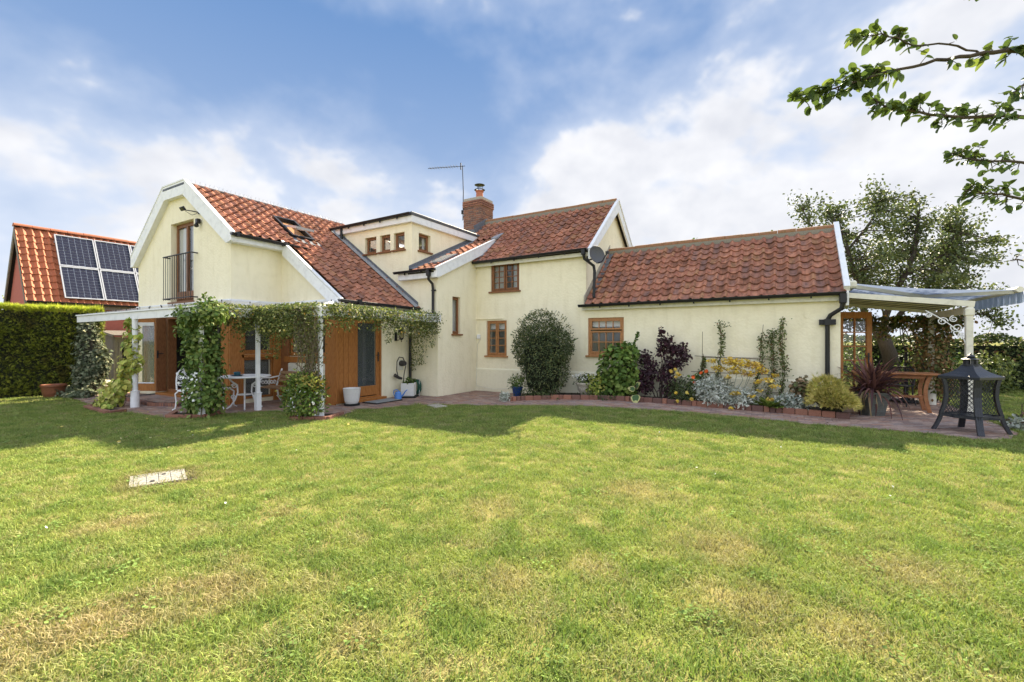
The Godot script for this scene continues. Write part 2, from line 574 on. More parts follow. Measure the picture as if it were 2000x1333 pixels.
func tile_mesh(pitch: float, length: float, amp: float, base: Color, alt: Color) -> ArrayMesh:
	var b := MB.new().tint(base)
	var ts := [-0.05, 0.05, 0.13, 0.22, 0.34, 0.48, 0.62, 0.76, 0.9, 1.02]
	var z := []
	for t in ts:
		z.append(amp * cos(TAU * (t - 0.13)) + amp * 0.3 * cos(2.0 * TAU * (t - 0.13)) + 0.010 * (1.0 - smoothstep(0.15, 0.5, t)) + R(-0.001, 0.001))
	z[0] -= 0.006
	var lift := 0.040
	var ph := R(0, 10)
	for i in ts.size() - 1:
		var x0: float = ts[i] * pitch
		var x1: float = ts[i + 1] * pitch
		b.col = base.lerp(alt, clampf(0.5 + 0.8 * sin(ph + i * 0.8), 0.0, 1.0) * 0.6) * R(0.93, 1.07)
		b.fquad(Vector3(x0, -0.02, z[i]), Vector3(x1, -0.02, z[i + 1]), Vector3(x1, length, z[i + 1] + lift), Vector3(x0, length, z[i] + lift), Vector3(0, 0, 1))
		b.fquad(Vector3(x0, length, z[i] + lift), Vector3(x1, length, z[i + 1] + lift), Vector3(x1, length - 0.004, z[i + 1] + lift - 0.023), Vector3(x0, length - 0.004, z[i] + lift - 0.023), Vector3(0, 1, 0))
	b.fquad(Vector3(ts[0] * pitch, 0, z[0]), Vector3(ts[0] * pitch, length, z[0] + lift), Vector3(ts[0] * pitch, length, z[0] + lift - 0.016), Vector3(ts[0] * pitch, 0, z[0] - 0.016), Vector3(-1, 0, 0))
	return b.done()


# a leaf along +y, face to +z: rows of (along, half width)
func leaf_mesh(rows: Array, fold := 0.12, droop := 0.1, sd := 1.0) -> ArrayMesh:
	var b := MB.new().tint(Color.WHITE)
	for i in rows.size() - 1:
		var q := []
		for k in 2:
			var r: Array = rows[i + k]
			var zz: float = -droop * r[0] * r[0]
			q.append([Vector3(-r[1], r[0], zz + fold * r[1]), Vector3(0, r[0], zz), Vector3(r[1] * sd, r[0], zz + fold * r[1])])
		var sh := 1.0 - 0.06 * (i % 2)
		b.col = Color(sh, sh, sh)
		b.fquad(q[0][0], q[0][1], q[1][1], q[1][0], Vector3(0, 0, 1))
		b.col = Color(sh * 0.92, sh * 0.92, sh * 0.92)
		b.fquad(q[0][1], q[0][2], q[1][2], q[1][1], Vector3(0, 0, 1))
	return b.done()


func make_meshes() -> void:
	var pal := []
	for k in 12:
		var v := [1.0, 0.86, 1.12, 0.68, 1.05, 0.82, 1.16, 0.95, 0.62, 1.06, 0.9, 1.0][k] as float
		var c0 := lin(0.43, 0.196, 0.122) * v
		pal.append([c0, [lin(0.37, 0.145, 0.095), lin(0.27, 0.145, 0.115), lin(0.44, 0.185, 0.11), lin(0.22, 0.14, 0.12), lin(0.37, 0.20, 0.10), lin(0.33, 0.13, 0.09)][k % 6]])
	for c in pal:
		tiles.append(tile_mesh(0.235, 0.31, 0.023, c[0], c[1]))
	for k in 4:
		tiles_clean.append(tile_mesh(0.27, 0.31, 0.024, lin(0.42, 0.135, 0.062) * R(0.9, 1.1), lin(0.36, 0.115, 0.055)))
	for k in 4:
		var b := MB.new()
		var q := []
		for i in 9:
			var a := PI * i / 8.0
			q.append(Vector3(cos(a) * 0.125, sin(a) * 0.11 * R(0.96, 1.04), 0))
		for i in 8:
			var n0 := Vector3(q[i].x, q[i].y, 0).normalized()
			var n1 := Vector3(q[i + 1].x, q[i + 1].y, 0).normalized()
			var o := Vector3(0, 0, 0.34)
			b.tri_n(q[i], q[i] + o, q[i + 1] + o, n0, n0, n1)
			b.tri_n(q[i], q[i + 1] + o, q[i + 1], n0, n1, n1)
			b.ftri(Vector3.ZERO, q[i], q[i + 1], Vector3(0, 0, -1))
			b.ftri(o, q[i] + o, q[i + 1] + o, Vector3(0, 0, 1))
		ridge_mesh.append(b.done())
	for c in [lin(0.244, 0.114, 0.079), lin(0.195, 0.101, 0.075), lin(0.281, 0.134, 0.088), lin(0.159, 0.087, 0.071), lin(0.317, 0.147, 0.095)]:
		bricks.append(MB.new().tint(c).cbox(Vector3.ZERO, Vector3(1, 1, 1), 0.06).done())
	for c in [lin(0.329, 0.221, 0.170), lin(0.281, 0.188, 0.152), lin(0.378, 0.268, 0.218), lin(0.244, 0.172, 0.147), lin(0.342, 0.201, 0.147), lin(0.305, 0.234, 0.204)]:
		pavers.append(MB.new().tint(c).cbox(Vector3.ZERO, Vector3(0.206, 0.03, 0.097), 0.006).done())
	leafs.small = leaf_mesh([[0.0, 0.02], [0.45, 0.24], [1.0, 0.0]])
	leafs.oval = leaf_mesh([[0.0, 0.03], [0.2, 0.26], [0.55, 0.36], [0.85, 0.2], [1.0, 0.0]], 0.2, 0.18)
	leafs.broad = leaf_mesh([[0.0, 0.05], [0.08, 0.30], [0.35, 0.46], [0.65, 0.36], [0.88, 0.15], [1.0, 0.0]], 0.18, 0.25)
	leafs.heart = leaf_mesh([[-0.12, 0.2], [0.1, 0.46], [0.35, 0.44], [0.6, 0.3], [0.62, 0.38], [0.8, 0.16], [1.0, 0.0]], 0.2, 0.3)
	leafs.strap = leaf_mesh([[0.0, 0.02], [0.25, 0.05], [0.5, 0.055], [0.75, 0.04], [1.0, 0.0]], 0.4, 0.35)
	leafs.fern = leaf_mesh([[0.0, 0.02], [0.2, 0.26], [0.3, 0.07], [0.5, 0.24], [0.6, 0.06], [0.78, 0.16], [0.85, 0.05], [1.0, 0.0]], 0.2, 0.2)
	var ap := []
	for k in 5:
		var w := R(0.31, 0.41)
		ap.append(leaf_mesh([[-0.22, 0.012], [0.0, 0.02], [0.1, w * 0.62], [0.28, w * 0.97], [0.34, w * 0.93], [0.5, w], [0.56, w * 0.92], [0.72, w * 0.84], [0.77, w * 0.74], [0.9, w * 0.45], [1.0, 0.0]], R(0.15, 0.45), R(0.05, 0.4), R(0.85, 1.1)))
	leafs.apple = ap
	var nb := MB.new().tint(Color.WHITE)
	for k in 5:
		var a := -0.8 + 0.4 * k
		var d := Vector3(sin(a) * 0.7, cos(a), R(-0.25, 0.25))
		var s := Vector3(cos(a), -sin(a), 0) * 0.055
		nb.tri(-s, d * R(0.75, 1.0), s)
	leafs.spray = nb.done()
	var fb := MB.new().tint(Color.WHITE)
	for k in 6:
		var a := TAU * k / 6.0
		var d := Vector3(cos(a), sin(a), 0.15)
		var s := Vector3(-sin(a), cos(a), 0) * 0.35
		fb.fquad(Vector3.ZERO, d * 0.6 - s, d, d * 0.6 + s, Vector3(0, 0, 1))
	leafs.flower = fb.done()
	for k in 5:
		var b := MB.new().tint(Color.WHITE)
		for i in 24:
			var a := R(0, TAU)
			var at := Vector3(cos(a), 0, sin(a)) * sqrt(rng.randf()) * 0.085
			var hh := R(0.018, 0.048)
			var w := R(0.0016, 0.003)
			var lean := Vector3(R(-1, 1), 0, R(-1, 1)) * hh * 0.95
			var f := R(0, TAU)
			var s := Vector3(cos(f), 0, sin(f)) * w
			var mid := at + Vector3(0, hh * 0.6, 0) + lean * 0.35
			var tip := at + Vector3(0, hh * R(0.75, 1.0), 0) + lean
			var t := R(0.6, 1.4)
			b.col = Color(t * R(0.92, 1.12), t, t * R(0.8, 1.1))
			if rng.randf() < 0.22:
				b.col = Color(1.7, 1.35, 1.75) * R(0.7, 1.0)
			b.quad(at - s, mid - s * 0.9, mid + s * 0.9, at + s)
			b.tri(mid - s * 0.9, tip, mid + s * 0.9)
		tufts.append(b.done())


func face_front(u: float, y: float, v: float) -> Transform3D:
	return Transform3D(Basis.IDENTITY, p(u, y, v))


func face_right(u: float, y: float, v: float) -> Transform3D:
	return Transform3D(Basis(Vector3(0, 0, -1), Vector3.UP, Vector3.RIGHT), p(u, y, v))


func face_left(u: float, y: float, v: float) -> Transform3D:
	return Transform3D(Basis(Vector3(0, 0, 1), Vector3.UP, Vector3.LEFT), p(u, y, v))


func face_back(u: float, y: float, v: float) -> Transform3D:
	return Transform3D(Basis(Vector3.LEFT, Vector3.UP, Vector3(0, 0, -1)), p(u, y, v))


# wall in t's xy plane: prof is its upper edge from left to right, holes are openings with reveals
func wall(t: Transform3D, prof: Array, y0: float, holes: Array, thick: float, parent: Node, m: Material = null, called := "wall") -> MeshInstance3D:
	var b := MB.new()
	b.xf = t
	var xs := []
	for q in prof:
		xs.append(q.x)
	for h in holes:
		xs.append(h.position.x)
		xs.append(h.end.x)
	xs.sort()
	var top := func(x: float) -> float:
		for i in prof.size() - 1:
			if x <= prof[i + 1].x + 1e-6:
				return lerpf(prof[i].y, prof[i + 1].y, clampf((x - prof[i].x) / maxf(prof[i + 1].x - prof[i].x, 1e-6), 0, 1))
		return prof[-1].y
	for i in xs.size() - 1:
		var x0: float = xs[i]
		var x1: float = xs[i + 1]
		if x1 - x0 < 1e-5:
			continue
		var cuts := []
		for h in holes:
			if h.position.x < x0 + 1e-5 and h.end.x > x1 - 1e-5:
				cuts.append(h)
		cuts.sort_custom(func(a, c): return a.position.y < c.position.y)
		var yb := y0
		for h in cuts:
			if h.position.y - yb > 1e-5:
				both(b, x0, x1, yb, yb, h.position.y, h.position.y, thick)
			yb = h.end.y
		both(b, x0, x1, yb, yb, top.call(x0 + 1e-5), top.call(x1 - 1e-5), thick)
	for h in holes:
		var a := Vector3(h.position.x, h.position.y, 0)
		var c := Vector3(h.end.x, h.end.y, 0)
		var d := Vector3(0, 0, -thick)
		b.fquad(a, Vector3(a.x, c.y, 0), Vector3(a.x, c.y, -thick), a + d, Vector3.RIGHT)
		b.fquad(c, Vector3(c.x, a.y, 0), Vector3(c.x, a.y, -thick), c + d, Vector3.LEFT)
		b.fquad(a, Vector3(c.x, a.y, 0), Vector3(c.x, a.y, -thick), a + d, Vector3.UP)
		b.fquad(c, Vector3(a.x, c.y, 0), Vector3(a.x, c.y, -thick), c + d, Vector3.DOWN)
	for i in prof.size() - 1:
		var a := Vector3(prof[i].x, prof[i].y, 0)
		var c := Vector3(prof[i + 1].x, prof[i + 1].y, 0)
		b.fquad(a, c, c - Vector3(0, 0, thick), a - Vector3(0, 0, thick), Vector3(a.y - c.y, c.x - a.x, 0))
	for e in [[prof[0], Vector3.LEFT], [prof[-1], Vector3.RIGHT]]:
		b.fquad(Vector3(e[0].x, y0, 0), Vector3(e[0].x, e[0].y, 0), Vector3(e[0].x, e[0].y, -thick), Vector3(e[0].x, y0, -thick), e[1])
	return part(called, b, m if m else M.render, parent)


func both(b: MB, x0: float, x1: float, ya0: float, ya1: float, yb0: float, yb1: float, thick: float) -> void:
	var z := Vector3(0, 0, -thick)
	var q := [Vector3(x0, ya0, 0), Vector3(x1, ya1, 0), Vector3(x1, yb1, 0), Vector3(x0, yb0, 0)]
	b.fquad(q[0], q[1], q[2], q[3], Vector3(0, 0, 1))
	b.fquad(q[0] + z, q[1] + z, q[2] + z, q[3] + z, Vector3(0, 0, -1))


# bars of a frame in t's plane round (0,0)-(w,h): width bw, depth d, front at z
func frame_bars(b: MB, x0: float, y0: float, x1: float, y1: float, bw: float, d: float, z: float) -> void:
	var zc := z - d * 0.5
	b.cbox(Vector3(x0 + bw * 0.5, (y0 + y1) * 0.5, zc), Vector3(bw, y1 - y0, d), 0.004)
	b.cbox(Vector3(x1 - bw * 0.5, (y0 + y1) * 0.5, zc), Vector3(bw, y1 - y0, d), 0.004)
	b.cbox(Vector3((x0 + x1) * 0.5, y0 + bw * 0.5, zc), Vector3(x1 - x0 - 2 * bw, bw, d), 0.004)
	b.cbox(Vector3((x0 + x1) * 0.5, y1 - bw * 0.5, zc), Vector3(x1 - x0 - 2 * bw, bw, d), 0.004)


# lights: [x0, y0, x1, y1, columns, rows] within the frame
func window(t: Transform3D, w: float, h: float, lights: Array, m: Material, parent: Node, deep := 0.07, sill := true, fw := 0.05, back: Array = []) -> MeshInstance3D:
	var b := MB.new()
	b.xf = t
	frame_bars(b, 0, 0, w, h, fw, 0.07, -deep)
	var o := part("window", b, m, parent)
	for l in lights:
		var s := MB.new()
		s.xf = t
		frame_bars(s, l[0], l[1], l[2], l[3], 0.042, 0.05, -deep + 0.012)
		part("casement", s, m, o)
		var x0: float = l[0] + 0.042
		var y0: float = l[1] + 0.042
		var x1: float = l[2] - 0.042
		var y1: float = l[3] - 0.042
		for i in range(1, l[4]):
			var g := MB.new()
			g.xf = t
			g.box(Vector3(lerpf(x0, x1, float(i) / l[4]), (y0 + y1) * 0.5, -deep - 0.012), Vector3(0.022, y1 - y0, 0.034))
			part("glazing_bar", g, m, o)
		for j in range(1, l[5]):
			var g := MB.new()
			g.xf = t
			g.box(Vector3((x0 + x1) * 0.5, lerpf(y0, y1, float(j) / l[5]), -deep - 0.013), Vector3(x1 - x0, 0.022, 0.034))
			part("glazing_bar", g, m, o)
		for i in int(l[4]):
			for j in int(l[5]):
				var g := MB.new()
				g.xf = t
				var a := lerpf(x0, x1, float(i) / l[4])
				var c := lerpf(x0, x1, float(i + 1) / l[4])
				var d := lerpf(y0, y1, float(j) / l[5])
				var e := lerpf(y0, y1, float(j + 1) / l[5])
				var k := R(-0.003, 0.003)
				g.fquad(Vector3(a, d, -deep - 0.02 + k), Vector3(c, d, -deep - 0.02 - k), Vector3(c, e, -deep - 0.02 - k), Vector3(a, e, -deep - 0.02 + k), Vector3(0, 0, 1))
				part("pane", g, M.glass, o)
	if sill:
		var s2 := MB.new()
		s2.xf = t
		s2.cbox(Vector3(w * 0.5, -0.022, 0.0), Vector3(w + 0.10, 0.045, 0.13), 0.006)
		part("sill", s2, m, o)
	for k in back:
		var c2 := MB.new()
		c2.xf = t
		var n := maxi(2, int((k[2] - k[0]) / 0.04)) if k[4] == "curtain" else 1
		for i in n:
			var xa := lerpf(k[0], k[2], float(i) / n)
			var xb := lerpf(k[0], k[2], float(i + 1) / n)
			var za := -0.16 - (0.02 if i % 2 else 0.0)
			var zb := -0.16 - (0.0 if i % 2 else 0.02)
			if k[4] != "curtain":
				zb = za
			c2.fquad(Vector3(xa, k[1], za), Vector3(xb, k[1], zb), Vector3(xb, k[3], zb), Vector3(xa, k[3], za), Vector3(0, 0, 1))
		part(k[4], c2, M[k[4]], o)
	return o


func roof_tiles(roof: Node, origin: Vector3, across: Vector3, down: Vector3, cols: int, rows: int, pitch: float, gauge: float, skip: Callable, set: Array, m: Material) -> void:
	var n := across.cross(down).normalized()
	for r in rows:
		for c in cols:
			var at := origin + across * (c * pitch) + down * (r * gauge)
			if skip.call(at + across * pitch * 0.5 + down * gauge * 0.5):
				continue
			var o := MeshInstance3D.new()
			var k := rng.randi() % set.size()
			o.mesh = set[k]
			o.material_override = m
			o.name = numbered("roof_tile", roof)
			roof.add_child(o, true)
			var slip := R(0.008, 0.03) if rng.randf() < 0.03 else 0.0
			var j := Basis(n, R(-0.022, 0.022)) * Basis(across, R(-0.012, 0.012)) * Basis(down, R(-0.02, 0.02))
			o.transform = Transform3D(j * Basis(across, down, n), at + n * R(-0.003, 0.006) + across * R(-0.005, 0.005) + down * (slip + R(-0.008, 0.008)) + n * 0.022)


func ridge_row(roof: Node, a: Vector3, b: Vector3, step: float, m: Material, squash := 1.0) -> void:
	var d := (b - a).normalized()
	var count := int(round((b - a).length() / step))
	step = (b - a).length() / count
	for i in count:
		var o := part("ridge_tile", ridge_mesh[rng.randi() % ridge_mesh.size()], m, roof)
		var x := Vector3.UP.cross(d).normalized()
		o.transform = Transform3D(Basis(x, Vector3.UP * squash * R(0.95, 1.05), d * ((step - 0.008) / 0.34)), a + d * (i * step) + Vector3(0, R(-0.006, 0.006), 0))


func gutter(b: MB, a: Vector3, c: Vector3, r := 0.055) -> void:
	# half-round channel with a rolled lip
	var d := (c - a).normalized()
	var s := d.cross(Vector3.UP).normalized()
	var n := 7
	for i in n:
		var a0 := PI * i / n
		var a1 := PI * (i + 1) / n
		var q0 := s * cos(a0) * r - Vector3.UP * sin(a0) * r
		var q1 := s * cos(a1) * r - Vector3.UP * sin(a1) * r
		b.tri_n(a + q0, c + q0, c + q1, q0, q0, q1)
		b.tri_n(a + q0, c + q1, a + q1, q0, q1, q1)
		b.ftri(a, a + q0, a + q1, -d)
		b.ftri(c, c + q0, c + q1, d)
	for k in [-1, 1]:
		b.tube([a + s * r * k, c + s * r * k], 0.009, 0.009, 5)


func bracket_row(roof: Node, a: Vector3, c: Vector3, count: int) -> void:
	for i in count:
		var at := a.lerp(c, (i + 0.5) / count)
		part("gutter_bracket", MB.new().box(at + Vector3(0, -0.06, 0), Vector3(0.03, 0.05, 0.03)).box(at + Vector3(0, -0.02, 0), Vector3(0.022, 0.1, 0.022)), M.black_plastic, roof)


func slope_y(u: float) -> float:
	return 5.50 - SLOPE * (u + 12.94)


func build_left_wing() -> void:
	house = thing("cottage", "cream rendered cottage with red pantile roofs, oak windows and white bargeboards", "house")
	var L := -15.95
	# gable end with the upper French doors and the wide garden doorway
	var prof := [Vector2(0, 3.72), Vector2(1.84, 5.3), Vector2(3.01, 5.3), Vector2(4.966, 3.86)]
	wall(face_front(L, 0, 5.63), prof, 0.0, [Rect2(2.0, 2.52, 1.22, 2.08), Rect2(0.25, 0.14, 4.35, 2.02)], 0.28, house)
	# flank above the terrace
	wall(face_right(-10.98, 0, 5.634), [Vector2(0, 3.88), Vector2(1.24, 3.88)], 0.0, [Rect2(0.24, 1.18, 0.8, 0.95), Rect2(0.24, 0.1, 0.8, 1.0)], 0.25, house)
	# front of the lower, right-hand part
	wall(face_front(-10.98, 0, 6.87), [Vector2(0, slope_y(-10.98) - 0.1), Vector2(2.136, slope_y(-8.84) - 0.1)], 0.0, [Rect2(0.3, 1.12, 1.5, 0.98)], 0.25, house)
	# its flank with the oak door
	wall(face_right(-8.84, 0, 6.874), [Vector2(0, 2.40), Vector2(2.44, 2.40)], 0.0, [Rect2(0.456, 0.06, 0.9, 2.06)], 0.25, house)
	# sides that are not seen close the shell
	wall(face_left(L, 0, 12.2), [Vector2(0, 3.72), Vector2(6.57, 3.72)], 0.0, [], 0.25, house)
	wall(face_back(-8.84, 0, 12.2), [Vector2(0, 4.7), Vector2(3.0, 4.9), Vector2(4.1, 5.4), Vector2(5.2, 5.4), Vector2(7.11, 3.72)], 0.0, [], 0.25, house)
	# roof
	var rb := MB.new()
	var n := Vector3(SLOPE, 1, 0).normalized()
	for q in [[-12.94, -10.72, 5.52, 9.31], [-10.72, -8.62, 6.76, 9.31]]:
		var a := p(q[0], slope_y(q[0]), q[2])
		var b2 := p(q[1], slope_y(q[1]), q[2])
		var c := p(q[1], slope_y(q[1]), q[3])
		var d := p(q[0], slope_y(q[0]), q[3])
		rb.fquad(a, b2, c, d, n)
		var k := -n * 0.09
		rb.fquad(a + k, b2 + k, c + k, d + k, -n)
		rb.fquad(b2, c, c + k, b2 + k, Vector3.RIGHT)
		rb.fquad(a, b2, b2 + k, a + k, Vector3(0, 0, 1))
	var roof := part("roof", rb, M.underlay, house)
	var down := Vector3(1, -SLOPE, 0).normalized()
	var step := 0.26
	var run := step * down.x
	var skip := func(at: Vector3) -> bool:
		var v := -at.z
		if at.x > -10.85 and v < 6.84:
			return true
		return at.x > -12.0 and at.x < -11.22 and v > 7.28 and v < 7.86
	var rows := int(ceil(4.30 / run))
	var cols := 16
	roof_tiles(roof, p(-12.9, slope_y(-12.9), 5.52 + cols * 0.237), Vector3(0, 0, 1), down, cols, rows, 0.237, 4.30 / run / rows * step, skip, tiles, M.tile)
	roof_tiles(roof, p(-12.9, slope_y(-12.9), 5.52 + 21 * 0.237), Vector3(0, 0, 1), down, 5, 4, 0.237, 4.30 / run / rows * step, func(_at): return false, tiles, M.tile)
	# far half of the roof and its flat top
	var fr := MB.new()
	fr.fquad(p(-14.11, 5.5, 5.52), p(-16.1, 3.83, 5.52), p(-16.1, 3.83, 12.3), p(-14.11, 5.5, 12.3), Vector3(-1, 1, 0))
	fr.fquad(p(-12.94, 5.5, 9.3), p(-11.6, slope_y(-11.6), 9.3), p(-11.6, slope_y(-11.6), 12.3), p(-12.94, 5.5, 12.3), Vector3(1, 1, 0))
	part("roof_slope", fr, M.underlay, roof)
	part("flat_top", MB.new().box(p(-13.52, 5.49, 8.9), Vector3(1.18, 0.06, 6.8)), M.lead, roof)
	# pale edging strip and the wire spikes along the flat top
	part("roof_edging", MB.new().box(p(-12.90, 5.515, 7.9), Vector3(0.16, 0.035, 4.7), Basis(Vector3(0, 0, 1), -0.35)), M.lead_pale, roof)
	var sp := MB.new()
	var v := 5.65
	while v < 10.3:
		for k in 3:
			sp.beam(p(-12.95, 5.53, v), p(-12.95 + (k - 1) * 0.06, 5.62, v + R(-0.03, 0.03)), 0.004, 0.004)
		v += 0.11
	part("bird_spikes", sp, M.alu, roof)
	# bargeboards on the gable
	var t := face_front(0, 0, 5.50)
	for q in [[Vector2(-16.12, 3.90), Vector2(-14.11, 5.57), Vector2(-14.03, 5.22), Vector2(-15.97, 3.62), Vector2(-16.12, 3.62)], [Vector2(-14.11, 5.57), Vector2(-12.94, 5.57), Vector2(-13.02, 5.22), Vector2(-14.03, 5.22)], [Vector2(-12.94, 5.57), Vector2(-10.72, 3.97), Vector2(-10.72, 3.80), Vector2(-10.95, 3.76), Vector2(-13.02, 5.22)]]:
		part("bargeboard", MB.new().prism(PackedVector2Array(q), t, 0.13), M.white, house)
		var cap := PackedVector2Array([q[0], q[1], q[1] + Vector2(0, 0.035), q[0] + Vector2(0, 0.035)])
		part("barge_capping", MB.new().prism(cap, Transform3D(Basis.IDENTITY, t.origin + Vector3(0, 0, 0.012)), 0.07), M.white, house)
	# eaves box, gutter of the short upper eave
	part("fascia", MB.new().box(p(-10.74, 3.865, 6.24), Vector3(0.03, 0.15, 1.3)), M.white, house)
	part("soffit", MB.new().box(p(-10.85, 3.785, 6.2), Vector3(0.24, 0.016, 1.35)), M.white, house)
	var g := MB.new()
	gutter(g, p(-10.66, 3.955, 5.47), p(-10.62, 3.915, 7.32))
	g.box(p(-10.66, 3.94, 5.6), Vector3(0.13, 0.1, 0.06)).box(p(-10.645, 3.92, 6.75), Vector3(0.13, 0.1, 0.08))
	part("gutter", g, M.black_plastic, house)
	# bargeboard of the lower part
	var t2 := face_front(0, 0, 6.74)
	part("bargeboard", MB.new().prism(PackedVector2Array([Vector2(-10.80, 3.99), Vector2(-8.56, 2.44), Vector2(-8.56, 2.36), Vector2(-8.95, 2.40), Vector2(-10.76, 3.66)]), t2, 0.12), M.white, house)
	part("barge_capping", MB.new().prism(PackedVector2Array([Vector2(-10.78, 4.0), Vector2(-8.52, 2.435), Vector2(-8.52, 2.47), Vector2(-10.78, 4.035)]), Transform3D(Basis.IDENTITY, t2.origin + Vector3(0, 0, 0.014)), 0.08), M.white, house)
	var g2 := MB.new()
	gutter(g2, p(-8.53, 2.44, 6.70), p(-8.53, 2.40, 9.42))
	g2.box(p(-8.53, 2.42, 7.25), Vector3(0.13, 0.12, 0.09))
	part("gutter", g2, M.black_plastic, house)
	part("fascia", MB.new().box(p(-8.66, 2.385, 8.03), Vector3(0.03, 0.13, 2.5)), M.cream_paint, house)
	# lead flashing up the rake against the box dormer
	var fl := PackedVector2Array([Vector2(-12.1, slope_y(-12.1) + 0.03), Vector2(-8.57, slope_y(-8.57) + 0.03), Vector2(-8.57, slope_y(-8.57) + 0.20), Vector2(-12.1, slope_y(-12.1) + 0.19)])
	part("flashing", MB.new().prism(fl, face_front(0, 0, 9.295), 0.012), M.lead, house)
	var fl2 := MB.new()
	var kk := n * 0.075
	fl2.fquad(p(-12.1, slope_y(-12.1), 9.14) + kk, p(-8.57, slope_y(-8.57), 9.14) + kk, p(-8.57, slope_y(-8.57) + 0.03, 9.29) + kk, p(-12.1, slope_y(-12.1) + 0.03, 9.29) + kk, n)
	part("flashing", fl2, M.lead_pale, house)
	skylight()
	# upper French doors
	var d := window(face_front(L + 2.0, 2.52, 5.63), 1.22, 2.08, [[0.06, 0.06, 0.605, 2.02, 1, 1], [0.615, 0.06, 1.16, 2.02, 1, 1]], M.oak_dark, house, 0.13, true, 0.06, [[0.1, 0.1, 0.5, 1.95, "curtain"], [0.8, 0.1, 1.12, 1.95, "curtain"]])
	d.name = "french_door"
	for x in [0.11, 0.62]:
		part("bottom_rail", MB.new().cbox(p(L + 2.0 + x + 0.24, 2.70, 5.735), Vector3(0.45, 0.2, 0.04), 0.006), M.oak_dark, d)
	# railing across the doors
	var rl := MB.new()
	var ra := -13.98
	var rz := 5.47
	var re := -12.52
	rl.beam(p(ra, 3.70, rz), p(re, 3.70, rz), 0.04, 0.02)
	var rl2 := MB.new().beam(p(ra, 2.60, rz), p(re, 2.60, rz), 0.04, 0.02)
	for x in [ra, re]:
		rl.beam(p(x, 3.70, rz), p(x, 3.70, 5.64), 0.02, 0.03)
		rl2.beam(p(x, 2.60, rz), p(x, 2.60, 5.64), 0.02, 0.03)
	var railing := part("balcony_railing", rl, M.black_iron, house)
	part("bottom_rail", rl2, M.black_iron, railing)
	for i in 13:
		var x := lerpf(ra + 0.01, re - 0.01, i / 12.0)
		part("bar", MB.new().tube([p(x, 2.56, rz), p(x, 3.70, rz)], 0.008, 0.008, 6), M.black_iron, railing)
	# oak cladding and glazing of the ground floor
	for q in [[-11.33, 5.62, 0.17], [-11.15, 5.615, 0.17]]:
		part("oak_post", MB.new().cbox(p(q[0] + 0.07, 1.12, q[1] - 0.012), Vector3(q[2], 2.28, 0.05), 0.006), M.oak, house)
	part("oak_post", MB.new().cbox(p(-10.955, 1.12, 5.745), Vector3(0.05, 2.28, 0.33), 0.006), M.oak, house)
	part("oak_post", MB.new().cbox(p(-10.96, 1.12, 6.755), Vector3(0.045, 2.28, 0.23), 0.006), M.oak, house)
	part("oak_rail", MB.new().cbox(p(-10.955, 1.14, 6.27), Vector3(0.05, 0.085, 0.84), 0.006), M.oak, house)
	window(face_right(-10.98, 1.19, 5.87), 0.8, 0.94, [[0.05, 0.05, 0.75, 0.89, 1, 1]], M.oak, house, 0.02, false)
	window(face_right(-10.98, 0.11, 5.87), 0.8, 0.98, [], M.oak, house, 0.03, false, 0.05)
	part("pane", MB.new().box(p(-11.08, 0.6, 6.27), Vector3(0.006, 0.94, 0.76)), M.glass, house)
	window(face_front(-10.68, 1.13, 6.87), 1.5, 0.96, [[0.05, 0.05, 0.74, 0.91, 1, 1], [0.76, 0.05, 1.45, 0.91, 1, 1]], M.oak, house, 0.03, false, 0.05, [[0.06, 0.3, 0.5, 0.95, "blind"]])
	part("oak_rail", MB.new().cbox(p(-9.95, 1.04, 6.85), Vector3(1.72, 0.15, 0.05), 0.006), M.oak, house)
	part("oak_post", MB.new().cbox(p(-10.79, 1.1, 6.852), Vector3(0.30, 2.24, 0.05), 0.006), M.oak_dark, house)
	part("oak_post", MB.new().cbox(p(-9.03, 1.1, 6.852), Vector3(0.36, 2.24, 0.05), 0.006), M.oak, house)
	part("wall_panel", MB.new().cbox(p(-9.93, 0.52, 6.85), Vector3(1.56, 0.86, 0.04), 0.01), M.cream_paint, house)
	# oak side boards and the half-glazed door
	part("oak_post", MB.new().cbox(p(-8.835, 1.09, 6.868), Vector3(0.07, 2.10, 0.06), 0.006), M.oak, house)
	for q in [[6.965, 0.13], [7.10, 0.14], [7.245, 0.15]]:
		part("oak_board", MB.new().cbox(p(-8.825, 1.09, q[0]), Vector3(0.05, 2.10, q[1] - 0.006), 0.006), M.oak, house)
	var fd := MB.new()
	fd.xf = face_right(-8.84, 0.06, 7.33)
	frame_bars(fd, 0, 0, 0.9, 2.06, 0.06, 0.08, 0.01)
	var door := part("door", fd, M.oak, house)
	var lf := MB.new()
	lf.xf = face_right(-8.84, 0.12, 7.33)
	lf.cbox(Vector3(0.11, 0.97, -0.03), Vector3(0.09, 1.94, 0.045), 0.006).cbox(Vector3(0.785, 0.97, -0.03), Vector3(0.105, 1.94, 0.045), 0.006)
	lf.cbox(Vector3(0.45, 0.14, -0.03), Vector3(0.58, 0.24, 0.045), 0.006).cbox(Vector3(0.45, 1.88, -0.03), Vector3(0.58, 0.11, 0.045), 0.006)
	part("leaf", lf, M.oak, door)
	part("pane", MB.new().box(p(-8.872, 1.13, 7.78), Vector3(0.008, 1.66, 0.58)), M.glass, door)
	part("door_handle", MB.new().box(p(-8.83, 1.1, 8.115), Vector3(0.012, 0.24, 0.03)).tube([p(-8.83, 1.14, 8.115), p(-8.78, 1.14, 8.115), p(-8.78, 1.14, 8.01)], 0.01, 0.01, 6), M.black_iron, door)
	part("door_sill", MB.new().cbox(p(-8.80, 0.045, 7.78), Vector3(0.16, 0.07, 1.06), 0.008), M.oak, door)
